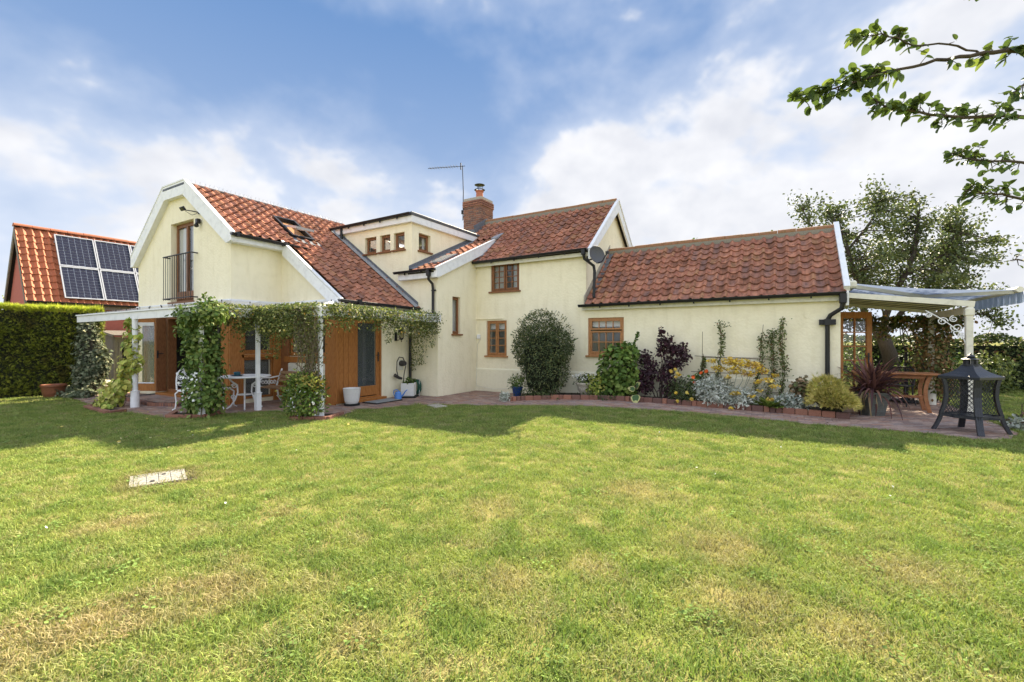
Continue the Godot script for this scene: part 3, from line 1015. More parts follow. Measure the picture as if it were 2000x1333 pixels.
	# garden doorway: frame, opened leaf
	var fg := MB.new()
	fg.xf = face_front(L + 1.75, 0.14, 5.63)
	frame_bars(fg, 0, 0, 2.85, 2.02, 0.08, 0.2, 0.0)
	var gd := part("garden_door", fg, M.oak_dark, house)
	var leaf_t := Transform3D(Basis(Vector3.UP, deg_to_rad(28.0)), p(-14.98, 0.17, 5.06))
	var ol := MB.new()
	ol.xf = leaf_t
	ol.cbox(Vector3(0.05, 0.97, 0), Vector3(0.1, 1.94, 0.05), 0.006).cbox(Vector3(0.80, 0.97, 0), Vector3(0.1, 1.94, 0.05), 0.006)
	ol.cbox(Vector3(0.425, 0.1, 0), Vector3(0.66, 0.2, 0.05), 0.006).cbox(Vector3(0.425, 1.88, 0), Vector3(0.66, 0.12, 0.05), 0.006)
	part("leaf", ol, M.oak, gd)
	var pl := MB.new()
	pl.xf = leaf_t
	pl.box(Vector3(0.425, 1.01, 0), Vector3(0.65, 1.62, 0.012))
	part("pane", pl, M.glass, gd)
	var wf := MB.new()
	wf.xf = leaf_t
	wf.box(Vector3(0.425, 0.215, 0.022), Vector3(0.65, 0.025, 0.02)).box(Vector3(0.425, 1.78, 0.024), Vector3(0.65, 0.09, 0.03))
	part("blind", wf, M.white, gd)
	var rj := MB.new()
	rj.cbox(p(-14.16, 1.15, 5.48), Vector3(0.05, 1.98, 0.22), 0.006)
	part("leaf", rj, M.oak_dark, gd)
	var sg := MB.new()
	sg.xf = face_front(L + 0.26, 0.15, 5.63)
	frame_bars(sg, 0, 0, 1.46, 2.0, 0.08, 0.12, -0.02)
	sg.box(Vector3(0.73, 1.0, -0.09), Vector3(0.07, 1.84, 0.06))
	var swd := part("side_light", sg, M.oak_dark, house)
	part("pane", MB.new().box(p(L + 0.99, 1.15, 5.72), Vector3(1.3, 1.84, 0.008)), M.glass, swd)
	part("door_handle", MB.new().box(p(-14.13, 1.15, 5.40), Vector3(0.02, 0.2, 0.03)).beam(p(-14.1, 1.17, 5.40), p(-14.1, 1.17, 5.52), 0.018, 0.018), M.black_iron, gd)
	part("door_sill", MB.new().cbox(p(-12.8, 0.105, 5.52), Vector3(2.9, 0.07, 0.26), 0.008), M.oak, gd)
	# seen through the doorway: a dresser with pale fronts
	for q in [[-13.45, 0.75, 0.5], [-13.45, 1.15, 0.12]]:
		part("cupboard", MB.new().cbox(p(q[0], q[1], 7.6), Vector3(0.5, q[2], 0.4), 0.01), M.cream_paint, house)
	part("floor", MB.new().box(p(-13.45, 0.07, 7.9), Vector3(4.4, 0.12, 3.9)).box(p(-10.1, 0.07, 8.1), Vector3(2.2, 0.11, 1.9)), M.room_shade, house)
	part("ceiling", MB.new().box(p(-13.45, 2.38, 7.9), Vector3(4.4, 0.1, 3.9)).box(p(-10.1, 2.3, 8.1), Vector3(2.2, 0.09, 1.9)), M.room_shade, house)
	part("dark_screen", MB.new().box(p(-13.45, 1.2, 8.6), Vector3(4.6, 2.3, 0.1)), M.room_shade, house)  # these dark screens are added so the rooms look dim through the glass
	part("dark_screen", MB.new().box(p(-10.3, 1.2, 8.2), Vector3(0.1, 2.2, 2.3)).box(p(-9.9, 1.2, 7.9), Vector3(1.6, 2.2, 0.1)), M.room_shade, house)
	part("dark_screen", MB.new().box(p(-15.65, 1.2, 7.12), Vector3(0.05, 2.3, 2.94)), M.room_shade, house)
	part("dark_screen", MB.new().box(p(-11.9, 1.2, 6.9), Vector3(0.1, 2.2, 2.2)), M.room_shade, house)


func skylight() -> void:
	var n := Vector3(SLOPE, 1, 0).normalized()
	var d := Vector3(1, -SLOPE, 0).normalized()
	var z := Vector3(0, 0, 1)
	var c := p(-11.6, slope_y(-11.6), 7.57)
	var b := Basis(z, d, z.cross(d))       # x towards the garden, y down the slope
	var t := Transform3D(b, c + n * 0.05)
	var f := MB.new()
	f.xf = t
	for s in [-1, 1]:
		f.box(Vector3(s * 0.30, 0, 0.02), Vector3(0.06, 1.12, 0.10))
		f.box(Vector3(0, s * 0.54, 0.02), Vector3(0.54, 0.06, 0.10))
	var o := part("skylight", f, M.black_plastic, house)
	# the sash hangs open on its middle pivots
	var s2 := MB.new()
	s2.xf = t * Transform3D(Basis(Vector3.RIGHT, 0.42), Vector3(0, 0, 0.06))
	for s in [-1, 1]:
		s2.box(Vector3(s * 0.24, 0, 0), Vector3(0.055, 1.04, 0.06))
		s2.box(Vector3(0, s * 0.49, 0), Vector3(0.43, 0.06, 0.06))
	part("sash", s2, M.alu, o)
	var s3 := MB.new()
	s3.xf = s2.xf
	s3.box(Vector3.ZERO, Vector3(0.43, 0.93, 0.012))
	part("pane", s3, M.glass, o)
	var s4 := MB.new()
	s4.xf = t
	s4.box(Vector3(0, 0, -0.05), Vector3(0.5, 1.0, 0.02))
	part("lining", s4, M.oak_pale, o)
	var s5 := MB.new()
	s5.xf = t
	s5.box(Vector3(0, 0.68, 0.0), Vector3(0.86, 0.22, 0.012))
	part("flashing", s5, M.lead, o)


func build_main() -> void:
	var vm := 11.1
	# box dormer and the front of the lean-to: one face
	wall(face_front(-11.7, 0, 9.32), [Vector2(0, 4.86), Vector2(2.876, 4.86)], 0.0, [Rect2(1.0, 4.09, 0.48, 0.49), Rect2(1.63, 4.09, 0.42, 0.49), Rect2(2.19, 4.09, 0.42, 0.49)], 0.22, house)
	wall(face_front(-8.821, 0, 9.321), [Vector2(0.0, 3.32), Vector2(0.936, 3.32)], 0.0, [], 0.22, house)
	wall(face_right(-8.82, 0, 9.325), [Vector2(0, 4.86), Vector2(3.6, 4.86)], 2.4, [Rect2(0.28, 4.08, 0.5, 0.5)], 0.22, house)
	wall(face_right(-7.88, 0, 9.325), [Vector2(0, 3.32), Vector2(1.95, 4.2)], 0.0, [Rect2(0.62, 1.70, 0.36, 1.05)], 0.22, house)
	for q in [[-10.7, 0.48], [-10.07, 0.42], [-9.51, 0.42]]:
		window(face_front(q[0], 4.09, 9.32), q[1], 0.49, [[0.035, 0.035, q[1] - 0.035, 0.455, 1, 1]], M.oak_dark, house, 0.08, true, 0.035)
	window(face_right(-8.82, 4.08, 9.605), 0.5, 0.5, [[0.035, 0.035, 0.465, 0.465, 1, 1]], M.oak_dark, house, 0.1, true, 0.035, [[0.3, 0.02, 0.4, 0.48, "curtain"]])
	window(face_right(-7.88, 1.70, 9.945), 0.36, 1.05, [[0.035, 0.035, 0.325, 1.015, 1, 1]], M.oak_dark, house, 0.07, true, 0.035, [[0.05, 0.05, 0.31, 1.0, "curtain"]])
	# flat roof of the box, fascias, gutter
	var flat := part("flat_roof", MB.new().box(p(-10.2, 5.0, 10.9), Vector3(2.98, 0.05, 3.4)), M.lead, house)
	part("fascia", MB.new().cbox(p(-10.33, 4.885, 9.235), Vector3(3.2, 0.17, 0.03), 0.004), M.white, flat)
	part("fascia", MB.new().cbox(p(-8.735, 4.885, 10.92), Vector3(0.03, 0.19, 3.38), 0.004), M.white, flat)
	part("soffit", MB.new().box(p(-10.3, 4.80, 9.285), Vector3(3.1, 0.012, 0.08)).box(p(-8.78, 4.798, 10.9), Vector3(0.075, 0.012, 3.3)), M.white, flat)
	part("roof_edging", MB.new().cbox(p(-8.75, 5.035, 10.9), Vector3(0.12, 0.07, 3.42), 0.015), M.lead, flat)
	var g := MB.new()
	gutter(g, p(-12.25, 5.0, 9.16), p(-8.72, 5.03, 9.16))
	part("gutter", g, M.black_plastic, house)
	bracket_row(house, p(-11.6, 4.99, 9.17), p(-8.9, 5.0, 9.17), 4)
	part("downpipe", MB.new().box(p(-12.2, 4.94, 9.17), Vector3(0.12, 0.14, 0.12)).tube([p(-11.62, 4.98, 9.19), p(-11.62, 4.72, 9.21), p(-11.62, 4.62, 9.2)], 0.04, 0.04, 8), M.black_plastic, house)
	# lean-to roof
	var lt := MB.new()
	var a := p(-8.82, 3.36, 9.16)
	var b2 := p(-7.80, 3.36, 9.16)
	var c := p(-7.80, 4.78, 12.28)
	var d := p(-8.82, 4.78, 12.28)
	var n := Vector3(0, 1, 0.454).normalized()
	lt.fquad(a, b2, c, d, n)
	lt.fquad(a - n * 0.1, b2 - n * 0.1, c - n * 0.1, d - n * 0.1, -n)
	lt.fquad(a, b2, b2 - n * 0.1, a - n * 0.1, Vector3(0, 0, 1))
	var lroof := part("lean_to_roof", lt, M.underlay, house)
	var down := Vector3(0, -0.454, 1).normalized()
	roof_tiles(lroof, p(-7.86, 4.78, 12.28), Vector3(-1, 0, 0), down, 4, 13, 0.235, 0.262, func(_at): return false, tiles, M.tile)
	var lf := part("flashing", MB.new().prism(PackedVector2Array([Vector2(0, 3.43), Vector2(3.1, 4.84), Vector2(3.1, 5.0), Vector2(0, 3.58)]), face_right(-8.805, 0, 9.2), 0.012), M.lead, lroof)
	lf.name = "flashing"
	var fl := MB.new()
	fl.fquad(p(-8.81, 3.50, 9.2), p(-8.62, 3.47, 9.2), p(-8.62, 4.88, 12.3), p(-8.81, 4.92, 12.3), n)
	part("flashing", fl, M.lead, lroof)
	part("roof_light", MB.new().box(p(-8.30, 3.85, 10.05), Vector3(0.46, 0.05, 0.85), Basis(Vector3.RIGHT, 0.426)), M.lead, lroof)
	part("pane", MB.new().box(p(-8.30, 3.885, 10.05), Vector3(0.38, 0.02, 0.74), Basis(Vector3.RIGHT, 0.426)), M.roof_glass, lroof)
	part("bargeboard", MB.new().prism(PackedVector2Array([Vector2(0, 3.42), Vector2(3.2, 4.87), Vector2(3.2, 4.80), Vector2(2.2, 4.15), Vector2(0.08, 3.19), Vector2(0, 3.19)]), face_right(-7.76, 0, 9.14), 0.1), M.white, lroof)
	part("barge_capping", MB.new().prism(PackedVector2Array([Vector2(0, 3.42), Vector2(3.2, 4.87), Vector2(3.2, 4.91), Vector2(0, 3.46)]), face_right(-7.75, 0, 9.14), 0.09), M.white, lroof)
	part("flashing", MB.new().box(p(-7.8, 4.86, 12.15), Vector3(0.2, 0.05, 0.5), Basis(Vector3.RIGHT, 0.5)), M.lead_pale, lroof)
	part("fascia", MB.new().cbox(p(-8.5, 3.285, 9.19), Vector3(1.40, 0.19, 0.03), 0.004), M.white, lroof)
	part("soffit", MB.new().box(p(-8.5, 3.195, 9.25), Vector3(1.38, 0.012, 0.12)), M.white, lroof)
	var g2 := MB.new()
	gutter(g2, p(-9.28, 3.41, 9.11), p(-7.80, 3.42, 9.11))
	part("gutter", g2, M.black_plastic, lroof)
	bracket_row(lroof, p(-9.2, 3.40, 9.12), p(-8.0, 3.40, 9.12), 2)
	part("downpipe", MB.new().cbox(p(-8.03, 3.33, 9.11), Vector3(0.1, 0.2, 0.1), 0.01).tube([p(-8.03, 3.25, 9.12), p(-8.03, 3.14, 9.12), p(-8.0, 3.03, 9.24), p(-8.0, 2.9, 9.26), p(-8.0, 2.3, 9.26), p(-8.0, 2.05, 9.26)], 0.036, 0.036, 8).box(p(-8.0, 2.86, 9.29), Vector3(0.13, 0.035, 0.05)).box(p(-8.0, 2.2, 9.29), Vector3(0.13, 0.035, 0.05)), M.black_plastic, house)
	# pipe in the corner by the oak door
	part("downpipe", MB.new().tube([p(-8.76, 2.36, 9.2), p(-8.76, 0.2, 9.2), p(-8.76, 0.02, 9.2)], 0.04, 0.04, 8).box(p(-8.76, 0.85, 9.24), Vector3(0.13, 0.035, 0.06)), M.black_plastic, house)
	# main block
	wall(face_front(-7.98, 0, vm), [Vector2(0, 3.9), Vector2(3.606, 3.9)], 0.0, [Rect2(0.62, 2.95, 0.97, 0.84), Rect2(0.47, 1.07, 0.70, 1.03)], 0.3, house)
	var gp := [Vector2(0, 3.86), Vector2(2.25, 5.62), Vector2(4.5, 3.86)]
	wall(face_right(-4.37, 0, vm + 0.005), gp, 0.0, [], 0.3, house)
	wall(face_left(-8.9, 0, vm + 4.5), gp, 0.0, [], 0.3, house)
	wall(face_back(-4.37, 0, 15.6), [Vector2(0, 3.86), Vector2(4.5, 3.86)], 0.0, [], 0.3, house)
	part("wall_edge", MB.new().cbox(p(-7.45, 2.155, vm - 0.012), Vector3(1.05, 0.03, 0.05), 0.01), M.render, house)
	window(face_front(-7.36, 2.95, vm), 0.97, 0.84, [[0.05, 0.05, 0.475, 0.79, 2, 4], [0.495, 0.05, 0.92, 0.79, 2, 4]], M.oak_dark, house, 0.04, true, 0.05, [[0.06, 0.05, 0.36, 0.8, "curtain"], [0.7, 0.05, 0.92, 0.8, "curtain"]])
	window(face_front(-7.51, 1.07, vm), 0.70, 1.03, [[0.045, 0.045, 0.34, 0.985, 1, 4], [0.36, 0.045, 0.655, 0.985, 1, 4]], M.oak_pale, house, 0.04, true, 0.045, [[0.05, 0.78, 0.66, 1.0, "blind"]])
	# roof of the main block
	var s := 0.787
	var mr := MB.new()
	var nf := Vector3(0, 1, s).normalized()
	var nk := Vector3(0, 1, -s).normalized()
	mr.fquad(p(-9.1, 3.83, 10.95), p(-4.24, 3.83, 10.95), p(-4.24, 5.68, 13.3), p(-9.1, 5.68, 13.3), nf)
	mr.fquad(p(-9.1, 3.83, 15.7), p(-4.24, 3.83, 15.7), p(-4.24, 5.68, 13.3), p(-9.1, 5.68, 13.3), nk)
	mr.fquad(p(-9.1, 3.83, 10.95) - nf * 0.1, p(-4.24, 3.83, 10.95) - nf * 0.1, p(-4.24, 5.68, 13.3) - nf * 0.1, p(-9.1, 5.68, 13.3) - nf * 0.1, -nf)
	mr.fquad(p(-9.1, 3.83, 15.7) - nk * 0.1, p(-4.24, 3.83, 15.7) - nk * 0.1, p(-4.24, 5.68, 13.3) - nk * 0.1, p(-9.1, 5.68, 13.3) - nk * 0.1, -nk)
	mr.fquad(p(-9.1, 3.83, 10.95), p(-4.24, 3.83, 10.95), p(-4.24, 3.83, 10.95) - nf * 0.1, p(-9.1, 3.83, 10.95) - nf * 0.1, Vector3(0, 0, 1))
	var mroof := part("roof", mr, M.underlay, house)
	var md := Vector3(0, -s, 1).normalized()
	var skip := func(at: Vector3) -> bool: return at.x < -8.0 and -at.z < 12.1
	roof_tiles(mroof, p(-4.28, 5.62, 13.23), Vector3(-1, 0, 0), md, 20, 11, 0.236, 0.2625, skip, tiles, M.tile)
	part("mortar_bed", MB.new().box(p(-6.67, 5.655, 13.3), Vector3(4.80, 0.10, 0.27)), M.mortar, mroof)
	ridge_row(mroof, p(-9.05, 5.70, 13.3), p(-4.25, 5.70, 13.3), 0.40, M.ridge, 1.0)
	for q in [[10.93, 3.86, 13.3, 5.75], [15.68, 3.86, 13.3, 5.75]]:
		var poly := PackedVector2Array([Vector2(q[0], q[1]), Vector2(q[2], q[3]), Vector2(q[2], q[3] - 0.36), Vector2(q[0], q[1] - 0.24)])
		part("bargeboard", MB.new().prism(poly, face_right(-4.2, 0, 0), 0.05), M.white, mroof)
		part("barge_capping", MB.new().beam(p(-4.22, q[1] + 0.01, q[0]), p(-4.22, q[3] + 0.01, q[2]), 0.09, 0.035), M.white, mroof)
	part("lead_valley", MB.new().box(p(-7.68, 4.30, 11.52), Vector3(0.16, 0.03, 1.5), Basis(Vector3.RIGHT, 0.667)), M.lead, mroof)
	part("fascia", MB.new().cbox(p(-6.1, 3.77, 10.99), Vector3(3.75, 0.14, 0.03), 0.004), M.cream_paint, mroof)
	var g3 := MB.new()
	gutter(g3, p(-7.86, 3.84, 10.88), p(-4.26, 3.88, 10.88))
	part("gutter", g3, M.black_plastic, house)
	bracket_row(mroof, p(-7.6, 3.83, 10.89), p(-4.5, 3.86, 10.89), 4)
	part("downpipe", MB.new().cbox(p(-4.36, 3.80, 10.88), Vector3(0.1, 0.16, 0.1), 0.01).tube([p(-4.36, 3.75, 10.88), p(-4.34, 3.62, 10.9), p(-4.14, 3.44, 11.04), p(-4.12, 3.3, 11.05), p(-4.14, 2.62, 11.05)], 0.04, 0.04, 8), M.black_plastic, house)
	# plinth along the front of the main block and the extension
	var pb := MB.new()
	pb.fquad(p(-7.88, 0, 11.06), p(1.04, 0, 11.06), p(1.04, 0.66, 11.07), p(-7.88, 0.66, 11.07), Vector3(0, 0, 1))
	pb.fquad(p(-7.88, 0.66, 11.07), p(1.04, 0.66, 11.07), p(1.04, 0.70, 11.101), p(-7.88, 0.70, 11.101), Vector3(0, 1, 0.5))
	pb.fquad(p(1.055, 0, 11.06), p(1.055, 0, 14.9), p(1.05, 0.66, 14.9), p(1.05, 0.66, 11.07), Vector3.RIGHT)
	part("plinth", pb, M.render_plinth, house)
	chimney()


func chimney() -> void:
	var u0 := -9.80
	var u1 := -9.02
	var v0 := 13.0
	var v1 := 13.75
	var core := MB.new().box(p((u0 + u1) * 0.5, 5.6, (v0 + v1) * 0.5), Vector3(u1 - u0 - 0.02, 2.0, v1 - v0 - 0.02))
	var o := part("chimney", core, M.stone, house)
	var y := 5.0
	var k := 0
	while y < 6.44:
		var grow := 0.028 if y > 6.26 else 0.0
		var ring := [[p(u0 - grow, y, v0 - grow), Vector3.RIGHT, u1 - u0 + 2 * grow], [p(u1 + grow, y, v0 - grow), Vector3(0, 0, -1), v1 - v0 + 2 * grow], [p(u1 + grow, y, v1 + grow), Vector3.LEFT, u1 - u0 + 2 * grow], [p(u0 - grow, y, v1 + grow), Vector3(0, 0, 1), v1 - v0 + 2 * grow]]
		for s in ring:
			var x := 0.0
			var bl := 0.225 if k % 2 == 0 else 0.11
			while x < s[2] - 0.03:
				var l := minf(bl, s[2] - x)
				var d: Vector3 = s[1]
				var inn := Vector3.UP.cross(d)
				var br := part("brick", bricks[rng.randi() % 4 if y < 6.26 else (rng.randi() % 3) * 2], M.brick, o)
				br.transform = Transform3D(Basis(d * (l - 0.012), Vector3(0, 0.062, 0), -inn * 0.1), s[0] + d * (x + l * 0.5) + inn * (0.045 + R(-0.003, 0.003)) + Vector3(0, 0.036, 0))
				x += l
				bl = 0.225
		y += 0.075
		k += 1
	part("flaunching", MB.new().lathe(p(-9.41, 6.5, 13.37), [Vector2(0.52, 0.0), Vector2(0.46, 0.06), Vector2(0.2, 0.12)], 4, false, Basis(Vector3.UP, PI / 4)), M.mortar, o)
	part("chimney_pot", MB.new().lathe(p(-9.35, 6.58, 13.37), [Vector2(0.135, 0), Vector2(0.125, 0.3), Vector2(0.15, 0.31), Vector2(0.15, 0.35), Vector2(0.11, 0.36), Vector2(0.11, 0.2)], 16), M.chimney_pot, o)
	var cowl := MB.new()
	cowl.lathe(p(-9.35, 6.96, 13.37), [Vector2(0.2, 0.0), Vector2(0.12, 0.04), Vector2(0.12, 0.05), Vector2(0.11, 0.02)], 14)
	cowl.lathe(p(-9.35, 7.14, 13.37), [Vector2(0.0, -0.01), Vector2(0.19, 0.0), Vector2(0.0, 0.05)], 14)
	for s in 3:
		var a2 := TAU * s / 3.0 + 0.4
		cowl.beam(p(-9.35 + cos(a2) * 0.11, 6.98, 13.37 + sin(a2) * 0.11), p(-9.35 + cos(a2) * 0.11, 7.15, 13.37 + sin(a2) * 0.11), 0.012, 0.012)
	part("cowl", cowl, M.black_iron, o)
	part("flashing", MB.new().box(p(-9.0, 5.5, 13.0), Vector3(0.03, 0.35, 0.9), Basis(Vector3.RIGHT, 0.5)).box(p(-9.3, 5.28, 12.88), Vector3(0.8, 0.3, 0.02)), M.lead, o)


func build_extension() -> void:
	var vm := 11.1
	wall(face_front(-4.37, 0, vm), [Vector2(0, 2.48), Vector2(5.396, 2.48)], 0.0, [Rect2(0.05, 1.13, 0.95, 0.97)], 0.3, house)
	var gp := [Vector2(0, 2.48), Vector2(1.85, 4.05), Vector2(3.7, 2.48)]
	wall(face_right(1.03, 0, vm + 0.005), gp, 0.0, [Rect2(1.0, 0.1, 0.9, 2.1)], 0.3, house)
	wall(face_back(1.03, 0, vm + 3.7), [Vector2(0, 2.48), Vector2(5.40, 2.48)], 0.0, [], 0.3, house)
	window(face_front(-4.32, 1.13, vm), 0.95, 0.97, [[0.06, 0.66, 0.89, 0.92, 4, 1], [0.06, 0.06, 0.89, 0.63, 4, 2]], M.oak_pale, house, 0.03, true, 0.065, [[0.06, 0.74, 0.9, 0.92, "blind"]])
	var rise := (4.12 - 2.45) / (12.95 - 10.98)
	var nf := Vector3(0, 1, rise).normalized()
	var nk := Vector3(0, 1, -rise).normalized()
	var er := MB.new()
	for q in [[10.98, nf], [14.92, nk]]:
		var a := p(-4.36, 2.45, q[0])
		var b := p(1.10, 2.45, q[0])
		var c := p(1.10, 4.12, 12.95)
		var d := p(-4.36, 4.12, 12.95)
		var k: Vector3 = q[1] * -0.09
		er.fquad(a, b, c, d, q[1])
		er.fquad(a + k, b + k, c + k, d + k, -q[1])
		er.fquad(a, b, b + k, a + k, Vector3(0, 0, 1 if q[0] < 12 else -1))
	var roof := part("roof", er, M.underlay, house)
	var down := Vector3(0, -rise, 1).normalized()
	roof_tiles(roof, p(1.09, 4.05, 12.87), Vector3(-1, 0, 0), down, 23, 10, 0.2355, 0.2475, func(_at): return false, tiles, M.tile)
	part("mortar_bed", MB.new().box(p(-1.63, 4.085, 12.95), Vector3(5.42, 0.1, 0.27)), M.mortar, roof)
	ridge_row(roof, p(-4.36, 4.125, 12.95), p(1.11, 4.135, 12.95), 0.39, M.ridge, 1.0)
	for q in [[10.90, 12.95], [15.0, 12.95]]:
		var poly := PackedVector2Array([Vector2(q[0], 2.46), Vector2(q[1], 4.20), Vector2(q[1], 3.92), Vector2(q[0], 2.20)])
		part("bargeboard", MB.new().prism(poly, face_right(1.145, 0, 0), 0.05), M.white, roof)
		part("barge_capping", MB.new().beam(p(1.115, 2.53, q[0]), p(1.115, 4.245, q[1]), 0.10, 0.12), M.white, roof)
	# stepped lead flashing against the gable
	for i in 9:
		var f := i / 9.0
		var v := lerpf(11.0, 12.8, f)
		part("flashing", MB.new().box(p(-4.29, lerpf(2.54, 4.10, f) + 0.02 + 0.006 * (i % 2), v + 0.1), Vector3(0.19, 0.02, 0.30), Basis(Vector3.RIGHT, atan(rise))), M.lead, roof)
	part("flashing", MB.new().prism(PackedVector2Array([Vector2(10.95, 2.45), Vector2(13.0, 4.16), Vector2(13.0, 4.36), Vector2(10.95, 2.66)]), face_right(-4.355, 0, 0), 0.02), M.stone, roof)
	part("fascia", MB.new().cbox(p(-1.68, 2.365, 11.02), Vector3(5.56, 0.13, 0.03), 0.004), M.cream_paint, roof)
	var g := MB.new()
	gutter(g, p(-4.50, 2.43, 10.90), p(1.10, 2.46, 10.90), 0.06)
	part("gutter", g, M.black_plastic, house)
	bracket_row(roof, p(-4.3, 2.42, 10.91), p(0.9, 2.45, 10.91), 7)
	part("downpipe", MB.new().cbox(p(1.05, 2.34, 10.90), Vector3(0.12, 0.2, 0.12), 0.012).tube([p(1.05, 2.26, 10.9), p(1.03, 2.14, 10.92), p(0.86, 2.02, 11.02), p(0.81, 1.92, 11.03), p(0.81, 1.2, 11.03), p(0.81, 0.02, 11.03)], 0.042, 0.042, 8).box(p(0.81, 1.88, 11.05), Vector3(0.28, 0.11, 0.06)).box(p(0.81, 1.88, 11.0), Vector3(0.11, 0.12, 0.09)), M.black_plastic, house)
	part("wall_vent", MB.new().lathe(p(0.47, 2.03, 11.098), [Vector2(0.0, 0.008), Vector2(0.06, 0.008), Vector2(0.065, 0.0)], 12, true, Basis(Vector3.RIGHT, PI / 2)), M.render, house)
	# glazed door standing open on the end wall
	var dt := Transform3D(Basis(Vector3.UP, deg_to_rad(EYE_YAW)), p(1.07, 0.14, 12.16))
	var df := MB.new()
	df.xf = dt
	df.cbox(Vector3(0.06, 1.0, 0), Vector3(0.12, 2.0, 0.05), 0.006).cbox(Vector3(0.69, 1.0, 0), Vector3(0.12, 2.0, 0.05), 0.006).cbox(Vector3(0.375, 1.93, 0), Vector3(0.51, 0.14, 0.05), 0.006).cbox(Vector3(0.375, 0.16, 0), Vector3(0.51, 0.32, 0.05), 0.006)
	var door := part("glazed_door", df, M.oak, house)
	for i in 2:
		var vb := MB.new()
		vb.xf = dt
		if i == 0:
			vb.box(Vector3(0.375, 1.09, 0), Vector3(0.024, 1.54, 0.04))
			part("glazing_bar", vb, M.oak, door)
	for j in range(1, 5):
		var hb := MB.new()
		hb.xf = dt
		hb.box(Vector3(0.375, 0.32 + j * 0.308, 0.001), Vector3(0.51, 0.024, 0.04))
		part("glazing_bar", hb, M.oak, door)
	for i in 2:
		for j in 5:
			var pb := MB.new()
			pb.xf = dt
			var k := R(-0.002, 0.002)
			pb.fquad(Vector3(0.12 + i * 0.255, 0.32 + j * 0.308, k), Vector3(0.375 + i * 0.255, 0.32 + j * 0.308, -k), Vector3(0.375 + i * 0.255, 0.628 + j * 0.308, -k), Vector3(0.12 + i * 0.255, 0.628 + j * 0.308, k), Vector3(0, 0, 1))
			part("pane", pb, M.glass, door)
	var hb2 := MB.new()
	hb2.xf = dt
	hb2.box(Vector3(0.665, 0.98, 0.03), Vector3(0.035, 0.24, 0.012)).tube([Vector3(0.665, 1.03, 0.03), Vector3(0.665, 1.03, 0.08), Vector3(0.55, 1.03, 0.08)], 0.009, 0.009, 6)
	part("door_handle", hb2, M.black_iron, door)
	var cf := MB.new()
	cf.xf = face_right(1.03, 0.1, 12.1)
	frame_bars(cf, 0, 0, 0.9, 2.1, 0.06, 0.1, 0.0)
	part("door_frame", cf, M.oak, house)


const LAWN_EDGE := [[-60, 4.3], [-17.2, 4.2], [-16.2, 4.22], [-13.3, 3.95], [-11.9, 3.98], [-10.9, 4.06], [-10.2, 4.05], [-9.6, 4.5], [-9.85, 4.9], [-9.3, 5.6], [-8.7, 5.75], [-8.05, 5.25], [-7.35, 5.55], [-7.7, 6.3], [-7.95, 6.75], [-7.6, 7.0], [-7.35, 7.95], [-6.9, 8.2], [-6.36, 8.43], [-5.75, 8.6], [-5.2, 8.7], [-4.09, 9.03], [-3.02, 9.25], [-2.0, 9.38], [-1.05, 9.36], [0.55, 9.1], [1.97, 9.13], [2.34, 8.86], [2.84, 9.2], [3.1, 9.8], [3.2, 14.6]]
const BED_EDGE := [[-5.72, 9.38], [-5.3, 9.72], [-4.7, 10.0], [-3.6, 10.28], [-2.7, 10.4], [-1.2, 10.3], [0.5, 10.1], [0.98, 10.02]]
var no_grass: PackedVector2Array


func poly(list: Array) -> PackedVector2Array:
	var o := PackedVector2Array()
	for q in list:
		o.append(Vector2(q[0], q[1]))
	return o


func build_ground() -> void:
	var us := [-420.0, -150.0, -60.0, -30.0, -20.0, -12.0]
	var vs := [-200.0, -40.0, -10.0, 0.0, 3.0]
	for i in 25:
		us.append(-8.0 + i * 0.25)
	us.append_array([2.0, 6.0, 12.0, 25.0, 60.0, 150.0, 420.0])
	for i in 20:
		vs.append(4.5 + i * 0.25)
	vs.append_array([12.0, 16.0, 24.0, 40.0, 90.0, 250.0, 640.0])
	var b := MB.new()
	for i in us.size() - 1:
		for j in vs.size() - 1:
			var q := []
			for k in [[0, 0], [1, 0], [1, 1], [0, 1]]:
				q.append(p(us[i + k[0]], gh(us[i + k[0]], vs[j + k[1]]), vs[j + k[1]]))
			b.fquad(q[0], q[1], q[2], q[3], Vector3.UP)
	struct("lawn", b, M.turf)


func sheet(called: String, outline: PackedVector2Array, lift: float, m: Material) -> MeshInstance3D:
	var b := MB.new()
	var lo := outline[0]
	var hi := outline[0]
	for q in outline:
		lo = lo.min(q)
		hi = hi.max(q)
	var x := floorf(lo.x)
	while x < hi.x:
		var y := floorf(lo.y)
		while y < hi.y:
			for g in Geometry2D.intersect_polygons(outline, PackedVector2Array([Vector2(x, y), Vector2(x + 0.5, y), Vector2(x + 0.5, y + 0.5), Vector2(x, y + 0.5)])):
				var idx := Geometry2D.triangulate_polygon(g)
				for i in range(0, idx.size(), 3):
					var q := []
					for k in 3:
						var s := g[idx[i + k]]
						q.append(p(s.x, gh(s.x, s.y) + lift, s.y))
					b.ftri(q[0], q[1], q[2], Vector3.UP)
			y += 0.5
		x += 0.5
	return struct(called, b, m)


